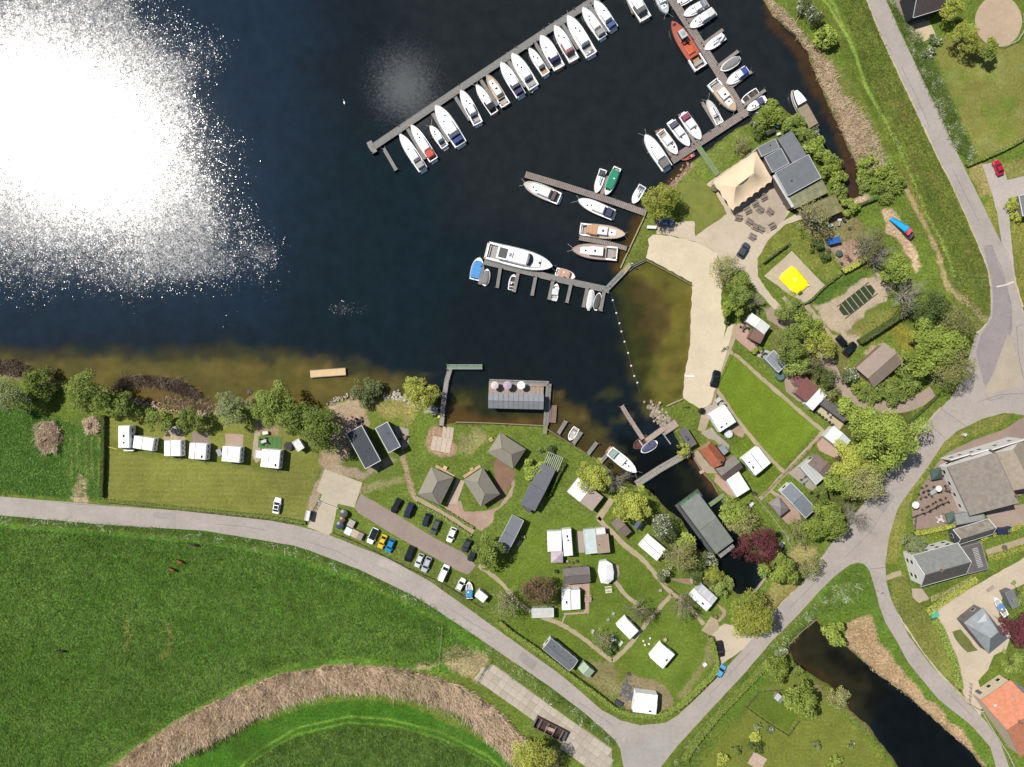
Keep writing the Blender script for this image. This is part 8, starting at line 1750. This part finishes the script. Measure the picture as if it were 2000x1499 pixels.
E = [(1520, 544), (1530, 533), (1546, 520), (1556, 527), (1568, 541), (1578, 552), (1577, 560), (1568, 568), (1557, 575), (1546, 572), (1538, 562), (1528, 552)]
E = [W(x, y) for x, y in E]; E = [(x - ox, y - oy) for x, y in E]; mb = MB(); mb.loft([[(x, y, 0) for x, y in E], [(x * .99, y * .99, .3) for x, y in E], [(x * .85, y * .85, .55) for x, y in E], [(x * .5, y * .5, .75) for x, y in E]][::-1]); 
mb.build('cushion', mat('yellow_pvc', (.80, .74, .005), .45, .03, .6, bump=.1), t); mb = MB(); mb.box((0, 0, .77), (.9, .9, .04), -.7); mb.build('white_patch', pm(246, 246, 150), t)
for k, (x, y) in enumerate(((1526, 536), (1542, 566), (1577, 558))): mb = MB(); p = W(x, y); mb.box((p[0] - ox, p[1] - oy, .5), (.5, .4, .05), k); mb.build('white_patch', pm(246, 246, 190), t)
for k in range(4):
 mb = MB(); a_ = -1.9 + k * 1.3; mb.tube((a_ - 1.3, a_ * .62 + 1.5, .62), (a_ + 1.5, a_ * .62 - 1.7, .58), .05, 5); mb.build('seam', pm(226, 208, 20), t)
c4 = [(1634, 600), (1697, 551), (1714, 573), (1651, 622)]; cx, cy, L, Wd, r = rect(c4, .3); t = thing('ground_trampoline', 'long ground trampoline of seven dark green mats in the sandy pit', 'trampoline', (cx, cy, .02), r)
for i in range(7):
 k0 = .25 if i in (0, 6) else 0; mb = MB(); x0 = -L/2 + L * i / 7 + .1; x1 = x0 + L / 7 - .2; a = Wd / 2 - .15; b = a * (.55 if i in (0, 6) else 1)
 q = [(x0, -(b if i == 0 else a)), (x1, -(b if i == 6 else a)), (x1, (b if i == 6 else a)), (x0, (b if i == 0 else a))]; mb.prism(q, .1, .16); mb.build('mat', pm(52, 66, 30, .6), t)
mb = MB()
for i in range(8): mb.box((-L/2 + L * i / 7, 0, .25), (.1, Wd, .12))
mb.build('crossbar', pm(214, 206, 190), t)
for s in (-1, 1): mb = MB(); mb.box((0, s * Wd / 2, .2), (L, .12, .2)); mb.build('side_rail', pm(120, 110, 90), t)
a0 = Vector(W(1738, 428)); a1 = Vector(W(1764, 452)); d = a1 - a0; r = math.atan2(d.y, d.x); t = thing('slide', 'bright blue playground slide with pink top panel', 'slide', (a0.x, a0.y, .03), r); L = d.length
mb = MB(); mb.loft([[(0, -.5, .35), (0, .5, .35), (0, .5, .2), (0, -.5, .2)], [(L * .4, -.7, 1.0), (L * .4, .7, 1.0), (L * .4, .7, .85), (L * .4, -.7, .85)], [(L, -1.0, 2.0), (L, .8, 2.0), (L, .8, 1.85), (L, -1.0, 1.85)]]); mb.build('chute', pm(30, 168, 226, .35), t)
for s in (-1, 1): mb = MB(); mb.tube((0, s * .5, .5), (L, s * .9, 2.2), .07, 5); mb.build('side_rail', pm(20, 150, 214, .35), t)
mb = MB(); mb.box((L + .7, -.1, 2.0), (1.1, 1.9, .12)); mb.build('platform', pm(224, 96, 112), t); mb = MB(); mb.box((L + 1.9, 0, .6), (1.5, 1.8, 1.1)); mb.build('tower_base', pm(90, 84, 92), t)
for sx in (.2, 1.2):
 for s in (-1, 1): mb = MB(); mb.box((L + sx, s * .85, 1.4), (.12, .12, 2.8)); mb.build('post', pm(150, 120, 90), t)
def heap(x, y, r, h, rgb, label, name, seed=1, mat_=None, n=26, asp=1.0):
 q = random.Random(seed); t = thing(name, label, name.replace('_', ' '), (*W(x, y), 0), q.random() * 3); R = r * S; mb = MB(); rings = []
 for k, f in enumerate((1, .92, .75, .5, .2)): rings.append([(R * f * math.cos(a) * q.uniform(.86, 1.12) * asp, R * f * math.sin(a) * q.uniform(.86, 1.12), h * (1 - f ** 1.6) * q.uniform(.7, 1.2)) for a in np.linspace(0, 2*math.pi, n + 1)[:-1]])
 mb.loft(rings); mb.build('heap_body', mat_ or pm(*rgb, .9, .3, bump=.5, scale=1.2), t); return t
HAY = mat('dry_litter_heap', C(158, 134, 112), .95, .35, 2.5, bump=.8)
heap(96, 855, 26, 1.8, None, 'large irregular heap of dry brown cuttings in the meadow', 'cuttings_heap', 3, HAY, 30, 1.15); heap(181, 832, 18, 1.5, None, 'smaller round heap of dry cuttings beside the fence', 'cuttings_heap', 5, HAY)
blades('cuttings', [(72, 828), (110, 820), (120, 845), (116, 880), (90, 888), (74, 860)], 1500, .5, .12, STRAW, 'loose dry stalks on the large cuttings heap', 31, (0, 0), 1.2, 1.0); blades('cuttings', [(164, 820), (186, 814), (198, 830), (192, 848), (172, 848)], 700, .4, .12, STRAW, 'loose dry stalks on the round cuttings heap', 32, (0, 0), 1.2, .9)
crate(1631, 470, 3.2, 1.7, 1.5, .25, (46, 104, 178), 'load under a bright blue tarpaulin in the cluttered yard', 'tarpaulin_load', lid=False); drum(1640, 495, 6, 1.0, (92, 118, 100), 'green water tank in the cluttered yard', 'water_tank'); crate(1622, 441, 1.4, .8, .6, .5, (186, 196, 202), 'pale trunk left among scrap above the blue tarpaulin', 'metal_trunk')
for i, (x, y) in enumerate(((1586, 440), (1596, 446), (1640, 436), (1650, 430), (1660, 446), (1655, 500), (1670, 492), (1645, 515), (1660, 508), (1676, 480), (1632, 425))):
 crate(x, y, random.uniform(.5, 1.6), random.uniform(.3, .9), random.uniform(.2, .8), i * .7, [(90, 80, 76), (140, 104, 84), (170, 160, 150), (70, 72, 78)][i % 4], ['dark scrap box left of the mossy roofs', 'rusty chest beside the dark scrap box', 'pale scrap box above the blue tarpaulin load', 'slate scrap box above the blue tarpaulin load', 'dark chest right of the blue tarpaulin load', 'rusty box on the reddish yard floor', 'pale box right of the rusty ones in the yard', 'slate box at the lower yard corner', 'dark box by the yellow-green hedge', 'rusty box under the bare tree edge', 'pale box close to the green mossy roof'][i], 'scrap_box', 'box', lid=False)
drum(1520, 249 - 4, 5, .9, (60, 100, 140), 'blue barrel behind the café', 'barrel'); crate(1506, 258, 2.6, .9, 1.1, .5, (60, 60, 62), 'black crate row behind the café', 'storage_crate'); crate(1527, 243, 1.6, 1.0, .9, .5, (110, 130, 150), 'grey-blue crate behind the café', 'storage_crate'); crate(1521, 262, 1.0, .6, .5, .4, (230, 226, 220), 'white crate behind the café', 'storage_crate')
crate(1548, 362 + 22, 1.3, .6, .7, -1.0, (200, 200, 204), 'white café fridge against the terrace wall', 'fridge'); crate(1522, 374, .6, .6, 1.0, 0, (130, 90, 80), 'brown planter tub at the café wall', 'planter_tub'); crate(1533, 396, .8, .6, .6, 0, (90, 96, 96), 'dark cool box at the café wall corner', 'cool_box')
c4 = [(1050, 1400), (1107, 1432), (1101, 1449), (1041, 1422)]; cx, cy, L, Wd, r = rect(c4, 1.4); t = thing('open_container', 'open rusty steel container on the concrete slab yard', 'container', (cx, cy, .06), r); RU = pm(112, 84, 80, .8, .25)
for s in (-1, 1): mb = MB(); mb.box((0, s * Wd/2, .7), (L, .12, 1.4)); mb.build('side_panel', RU, t); mb = MB(); mb.box((s * L/2, 0, .7), (.12, Wd, 1.4)); mb.build('end_panel', pm(120, 116, 118, .7, .2), t)
mb = MB(); mb.box((0, 0, .1), (L * .98, Wd * .96, .1)); mb.build('floor_plate', pm(70, 60, 58, .9), t)
for k in range(4): mb = MB(); mb.box((-L * .36 + k * L * .24, 0, 1.36), (.12, Wd, .1)); mb.build('crossbar', pm(170, 150, 140), t)
mb = MB(); mb.box((.2, -.1, .6), (2.6, .9, .5), .1); mb.build('scrap_load', pm(190, 160, 140), t)
jetty('loading_ramp', [(931, 1330), (949, 1306)], .35, pm(190, 180, 160), 'pale steel beam across the top of the slab yard', .12, piles=False)
t = thing('barrier', 'white swing barrier across the camp entrance yard', 'barrier', (*W(624, 978), 0)); p = W(661, 992); o = W(624, 978); mb = MB(); mb.tube((0, 0, 1), (p[0] - o[0], p[1] - o[1], 1), .07, 6); mb.build('boom', pm(240, 240, 240), t)
for q in ((0, 0), (p[0] - o[0], p[1] - o[1])): mb = MB(); mb.box((q[0], q[1], .55), (.22, .22, 1.1)); mb.build('post', pm(230, 230, 230), t)
def fence(pts, label, step=2.0, h=1.1, rgb=(96, 84, 70), rails=2, name='fence', r=.045):
 P = resample([W(x, y) for x, y in pts], step, .03, seed=int(pts[0][0])); t = thing(name, label, 'fence', (P[0][0], P[0][1], 0)); L = [(x - P[0][0], y - P[0][1]) for x, y in P]; m = pm(*rgb, .85, .2)
 pb = MB(); pb.box((0, 0, h / 2), (.11, .11, h)); po = pb.build('post', m, t, (*L[0], 0))
 for q in L[1:]: o = po.copy(); COL.objects.link(o); o.location = (*q, 0)
 for k in range(rails):
  mb = MB(); z = h * (.92 - .42 * k)
  for i in range(len(L) - 1): mb.tube((*L[i], z), (*L[i+1], z), r, 4)
  mb.build('rail', m, t)
 return t
fence([(203, 826), (203, 900), (200, 976)], 'post and rail fence at the left side of the camp lawn')
fence([(203, 980), (320, 992), (430, 1004), (520, 1014), (590, 1024)], 'fence in the low hedge between camp lawn and road')
fence([(598, 1016), (612, 998), (622, 980)], 'short dark fence beside the white utility cabinet', .8, 1.3, (60, 60, 60))
fence([(652, 1040), (700, 1060), (760, 1090), (800, 1110), (860, 1136), (900, 1160), (940, 1186)], 'low fence behind the lower parking row')
fence([(864, 1222), (861, 1260), (856, 1310)], 'thin pale wire fence across the pasture end', 2.5, 1.0, (190, 180, 150), 1, r=.03)
fence([(932, 1332), (950, 1300), (960, 1290)], 'gate fence at the slab yard entrance', 1.2, 1.1, (150, 140, 120))
fence([(1456, 1380), (1480, 1350), (1526, 1346)], 'upper wire fence of the garden pen', 1.6, 1.0, (120, 110, 96)); fence([(1456, 1380), (1498, 1410), (1538, 1435), (1558, 1408)], 'lower wire fence of the garden pen', 1.6, 1.0, (90, 84, 70))
fence([(1483, 520), (1510, 500), (1540, 476)], 'dark wooden fence above the yellow court', 1.5, 1.3, (70, 66, 60)); 
fence([(1470, 965), (1500, 1000), (1530, 1040), (1545, 1070)], 'pale board fence right of the canal annex', 1.6, 1.2, (190, 180, 160)); fence([(1488, 968), (1520, 935), (1575, 880), (1610, 845)], 'wooden fence along the straight garden path', 1.8, .9, (120, 104, 90))
fence([(1780, 1010), (1810, 998), (1848, 978)], 'dark terrace railing of the inn', 1.2, 1.1, (50, 48, 46)); fence([(1786, 1008), (1784, 1036)], 'short brown terrace railing at the inn corner', 1.2, 1.1, (90, 60, 50))
fence([(975, 1216), (1010, 1244), (1058, 1280)], 'rough fence at the start of the lower campsite hedge', 1.6, 1.0, (60, 52, 44)); fence([(1893, 1334), (1890, 1374)], 'grey board fence at the farmhouse garden', 1.0, 1.3, (140, 130, 126)); fence([(1918, 1392), (1940, 1430), (1966, 1470), (1980, 1499)], 'white low wall fence along the farmhouse front', 1.5, .8, (206, 200, 190))
fence([(1997, 30), (1999, 60), (1985, 82), (1960, 93), (1940, 90)], 'curved white rail around the riding ring', 1.6, 1.0, (214, 206, 190)); fence([(1432, 688), (1400, 752), (1388, 790)], 'low posts between beach track and meadow', 3.5, .6, (130, 110, 90), 1)
fence([(1290, 1136), (1330, 1165), (1372, 1200)], 'thin fence right of the central garden path', 2, .8, (120, 104, 90)); fence([(1676, 404), (1712, 390), (1766, 364)], 'wooden fence above the slide garden', 1.6, 1.2, (80, 72, 60))
def post(x, y, label, h=4.2, name='street_lamp', cat='street lamp'):
 t = thing(name, label, cat, (*W(x, y), 0)); mb = MB(); mb.tube((0, 0, 0), (0, 0, h), .07, 7, .05); mb.build('pole', STEEL(), t)
 mb = MB(); mb.box((.3, 0, h), (.7, .25, .12)); mb.build('lamp_head', pm(200, 200, 200), t)
post(1072, 1362, 'street lamp on the verge between road and slab yard'); post(1129, 1402, 'second street lamp near the road corner verge'); post(1702, 1148, 'street lamp at the fork of the two roads'); post(1896, 1146 + 230, 'street lamp at the farmhouse wall'); post(1466, 232, 'lamp post at the corner of the boardwalk'); post(1229, 518, 'lamp post at the swimming bay gangway', 2.6)
def horse(x, y, ang, rgb, label, graze=True):
 t = thing('horse', label, 'horse', (*W(x, y, 1.0), 0), ang); nz = .35 if graze else 1.75
 V = [(0, 0, 1.12), (.45, 0, 1.15), (.75, 0, 1.25), (1.05, 0, 1.2 if graze else 1.6), (1.3, 0, .8 if graze else 1.85), (1.5, 0, nz), (1.62, 0, nz - .18), (-.4, 0, 1.12), (-.7, 0, 1.15), (-.85, 0, 1.0), (-.95, .05, .55)]
 E = [(0, 1), (1, 2), (2, 3), (3, 4), (4, 5), (5, 6), (0, 7), (7, 8), (8, 9), (9, 10)]; R = [(.31, .34), (.29, .32), (.25, .28), (.14, .2), (.11, .15), (.09, .12), (.06, .07), (.32, .35), (.28, .3), (.07, .07), (.05, .05)]
 for s in (-1, 1):
  b = len(V); V += [(.6, s * .17, .85), (.62, s * .17, .5), (.6, s * .17, .12), (.66, s * .17, .02)]; E += [(1, b), (b, b+1), (b+1, b+2), (b+2, b+3)]; R += [(.12, .12), (.065, .065), (.045, .045), (.06, .06)]
  b = len(V); V += [(-.62, s * .17, .82), (-.5, s * .17, .62) , (-.72, s * .17, .42), (-.68, s * .17, .1), (-.62, s * .17, .02)]; E += [(8, b), (b, b+1), (b+1, b+2), (b+2, b+3), (b+3, b+4)]; R += [(.16, .16), (.1, .1), (.06, .06), (.045, .045), (.06, .06)]
 for s in (-1, 1): b = len(V); V += [(V[4][0] + .02, s * .07, V[4][2] + .16)]; E += [(4, b)]; R += [(.03, .03)]
 me = bpy.data.meshes.new('body'); me.from_pydata(V, E, []); o = bpy.data.objects.new('body', me); COL.objects.link(o); o.parent = t; me.materials.append(pm(*rgb, .7))
 md = o.modifiers.new('skin', 'SKIN'); 
 if not me.skin_vertices: bpy.context.view_layer.update()
 sv = me.skin_vertices[0].data if me.skin_vertices else None
 if sv:
  for i, rr_ in enumerate(R): sv[i].radius = rr_
  sv[0].use_root = True
 ss = o.modifiers.new('smooth', 'SUBSURF'); ss.levels = ss.render_levels = 1
 mb = MB(); mb.box((.95, 0, 1.42 if graze else 1.7), (.7, .06, .16)); mb.build('mane', pm(36, 26, 22), t)
 return t
horse(352, 1098, 2.7, (150, 84, 52), 'brown horse grazing, upper of the close pair'); horse(337, 1114, 2.7, (146, 82, 56), 'brown horse grazing, lower of the close pair'); horse(378, 1065, 2.9, (52, 44, 44), 'dark horse alone near the road verge'); horse(119, 1273, 3.0, (58, 44, 38), 'dark brown horse alone at the left of the pasture')
def bike(x, y, a, label):
 t = thing('bicycle', label, 'bicycle', (*W(x, y), .05), a); P = np.linspace(0, 2*math.pi, 15)
 for s in (-.52, .52):
  mb = MB()
  for i in range(14): mb.tube((s + .33 * math.cos(P[i]), 0, .35 + .33 * math.sin(P[i])), (s + .33 * math.cos(P[i+1]), 0, .35 + .33 * math.sin(P[i+1])), .035, 4)
  mb.build('wheel', DARKRUB(), t)
 mb = MB(); K = [(-.52, .35), (-.1, .3), (-.25, .85), (.4, .85), (.52, .35)]
 for i, j in ((0, 1), (0, 2), (1, 2), (1, 3), (2, 3), (3, 4)): mb.tube((K[i][0], 0, K[i][1]), (K[j][0], 0, K[j][1]), .03, 5)
 mb.build('frame', pm(50, 54, 60), t); mb = MB(); mb.tube((.38, -.28, 1.0), (.38, .28, 1.0), .03, 5); mb.build('handlebar', DARKRUB(), t); mb = MB(); mb.box((-.28, 0, .95), (.28, .16, .07)); mb.build('saddle', DARKRUB(), t)
bike(1411, 683, .9, 'left bicycle parked at the meadow corner of the beach path'); bike(1417, 680, .7, 'right bicycle parked at the meadow corner of the beach path'); bike(1340, 735 + 60, .2, 'bicycle lying at the lower end of the beach')
crate(1347, 735, 2.6, .5, .15, -.05, (246, 246, 244), 'long white board lying on the beach sand', 'surfboard', lid=False)
def stones(name, label, pts, n, r0, r1, seed, rgb=(176, 164, 148), w_=1.2, z=-.2):
 q = random.Random(seed); L = resample([W(x, y) for x, y in pts], .5); t = thing(name, label, 'stones', (L[0][0], L[0][1], 0)); ms = []
 for k in range(3):
  mb = MB(); rings = []
  for f in (-.5, 0, .45, .75): rr_ = math.sqrt(max(.05, 1 - f*f)); rings.append([(rr_ * math.cos(a) * q.uniform(.75, 1.1), rr_ * math.sin(a) * q.uniform(.75, 1.1), f * .7) for a in np.linspace(0, 2*math.pi, 8)[:-1]])
  mb.loft(rings); o = mb.build('stone', pm(*[int(v * (1 - .08 * k)) for v in rgb], .9, .2)); ms.append(o.data); bpy.data.objects.remove(o)
 for i in range(n):
  p = L[q.randrange(len(L))]; s = q.uniform(r0, r1); o = bpy.data.objects.new('stone', ms[i % 3]); COL.objects.link(o); o.parent = t
  o.location = (p[0] - L[0][0] + q.gauss(0, w_ * .4), p[1] - L[0][1] + q.gauss(0, w_ * .4), z + q.uniform(-.1, .15)); o.scale = (s, s * q.uniform(.7, 1.1), s * .8); o.rotation_euler = (0, 0, q.random() * 6)
stones('shore_stones', 'row of pale stones along the shore above the camp row', [(240, 768), (267, 785), (312, 797), (340, 805), (412, 808)], 130, .15, .42, 1, (190, 176, 150)); stones('shore_stones', 'pale rubble between the two lake trees', [(752, 775), (780, 770), (800, 782)], 60, .2, .5, 2, (206, 196, 180)); stones('shore_stones', 'grey stones from the yellow-green tree to the pale jetty', [(815, 792), (840, 797), (856, 808)], 60, .15, .45, 3, (190, 186, 190))
stones('shore_stones', 'rubble tip at the mouth of the inner harbour', [(1274, 792), (1278, 806), (1292, 820), (1310, 830)], 110, .25, .6, 4, (184, 168, 148), 2.2, .0); stones('shore_stones', 'stones on the bank right of the red rowing boat', [(1345, 324), (1325, 348), (1302, 370)], 70, .15, .45, 5, (180, 150, 128)); stones('shore_stones', 'pebble rim of the stony shore patch', [(642, 790), (660, 780), (690, 775)], 60, .12, .35, 6, (196, 180, 160))
stones('shore_stones', 'two dark boulders in the shallow lake', [(480, 760), (489, 769)], 4, .5, .8, 7, (110, 96, 84), .3, -.5); stones('garden_stones', 'dark gravel rockery beside the large static caravan', [(1213, 1352), (1232, 1362), (1228, 1345), (1224, 1330)], 110, .15, .4, 8, (110, 112, 120), 1.8, 0)
slab_deck([(1455, 1492), (1476, 1474), (1496, 1478), (1490, 1505)], 'curved pale board terrace at the lower edge of the pond garden', (206, 180, 160), 8, .15)
slab_deck([(849, 914), (852, 909), (889, 928), (886, 933)], 'narrow pine deck along the back of the left lodge tent', (206, 176, 140), 8, .3)
slab_deck([(906, 933), (903, 928), (938, 910), (941, 914)], 'narrow pine deck along the back of the middle lodge tent', (206, 176, 140), 8, .3)
drum(1412, 1052, 0.6, .4, (90, 90, 90), 'small round lid on the houseboat bank', 'well_cover')
t = thing('kayak', 'white kayak lying beside the dark red maple', 'kayak', (*W(1533, 1044), .1), -1.0); hull_mesh(3.6, .7, .3, .3, double=True).build('hull', pm(240, 240, 240), t); mb = MB(); mb.box((-.2, 0, .36), (.9, .4, .05)); mb.build('cockpit', pm(40, 40, 44), t)
for i, (x, y, w_, d_, h_, a, c_, lab) in enumerate((
 (1521, 1046, 1.4, .9, .8, .4, (40, 44, 48), 'black covered motorbike beside the white kayak'), (1528, 1064, 1.6, 1.0, .6, 1.0, (170, 170, 168), 'pale scrap pile right of the dark red maple'), (1534, 1074, .9, .7, .5, .2, (90, 92, 94), 'grey box at the lower end of the scrap by the maple'),
 (984, 1040 + 18, 1.6, 1.1, .9, .9, (52, 60, 110), 'navy bench box in the shade right of the narrow mobile home'), (1014, 1062, 1.8, .7, .4, 1.0, (190, 184, 178), 'pale sun lounger right of the narrow mobile home'), (1022, 1049, 1.0, .8, .5, .3, (170, 140, 120), 'brown pallet right of the narrow mobile home'),
 (1117, 1100, .9, .6, .6, 0, (96, 104, 72), 'planted box between gazebo and brown gable roof'), (1127, 1097, .7, .6, .5, 0, (60, 60, 54), 'dark tub between gazebo and brown gable roof'), (1108, 1097, .6, .6, .6, 0, (180, 170, 150), 'pale tub at the gazebo corner'),
 (1086, 1117, .8, .6, 1.0, .3, (60, 66, 52), 'dark bin at the left end of the brown gable roof'), (1150, 1140 - 25, .5, .9, .7, 0, (150, 150, 146), 'grey gas box at the right end of the brown gable roof'),
 (428, 884, 1.2, 1.8, .9, .4, (150, 150, 150), 'grey bicycle rack left of the smooth-roofed caravan'), (299, 868, .6, .9, .7, 0, (120, 124, 130), 'grey gas locker right of the pop-top camper'), (549, 884, .6, 1.0, .7, 0, (200, 200, 200), 'pale locker right of the last caravan'),
 (1474, 985 - 20, 1.0, .8, .8, .6, (60, 64, 62), 'dark grill box at the lower end of the canal annex'), (1371, 921 + 1, 1.3, .8, .4, .5, (190, 160, 140), 'tan landing block on the quay below the orange house'), (1380, 866 + 0, .5, .5, .6, 0, (60, 66, 70), 'dark tub at the top of the orange house'),
 (1568, 1000, 1.4, .6, .5, .8, (236, 236, 236), 'white bench against the long white mobile home'), (1572, 868 + 70, .9, .8, .7, .6, (110, 130, 116), 'green box on the tiles left of the brown bungalow'), (1480, 672 + 0, 1.2, .8, .6, .5, (96, 70, 66), 'brown chest below the brown porch roof'),
 (1403, 778 + 4, 1.6, 1.0, .6, .7, (206, 206, 204), 'white patio chest above the broad white caravan roof'), (1640, 385 + 45, 1.0, .6, .5, 0, (210, 206, 200), 'pale carton in the scrap behind the mossy roof'), (1936, 1151, 2.2, .8, .5, .6, (176, 166, 150), 'pale firewood rack at the upper farmyard edge'),
 (1867, 1165 + 175, .8, .8, .5, .3, (150, 130, 120), 'brown tub in the farmhouse gravel garden'), (1290, 1150 + 4, .9, .7, .5, .2, (170, 166, 160), 'grey tub beside the central path junction'), (1228, 1318, 1.0, .7, .4, .1, (86, 80, 80), 'dark planter above the rockery'), (1247, 1352 - 6, 1.2, .5, .4, 0, (150, 150, 152), 'grey bench at the top of the large static caravan'))):
 crate(x, y, w_, d_, h_, a, c_, lab, 'garden_box' if 'box' in lab or 'chest' in lab or 'locker' in lab else ('planter_tub' if 'tub' in lab or 'planter' in lab else 'garden_item'), lid=bool(i % 2))
for k in range(7):
 x, y = 1588 + k * 6.5, 800 + k * 5; drum(x, y, 2.6, .6, (70, 76, 62), 'dark plant pot, %s from the upper left in the row beside the slate roof' % ['first', 'second', 'third', 'fourth', 'fifth', 'sixth', 'seventh'][k], 'plant_pot')
mb = MB(); P = smooth_line([W(x, y) for x, y in ((203, 868), (212, 873), (222, 876), (230, 878))])
for i in range(len(P) - 1): mb.tube((*P[i], .06), (*P[i+1], .06), .09, 5)
tag(mb.build('hose', pm(224, 190, 70)), 'yellow hose lying between the fence and the motorhome', 'hose')
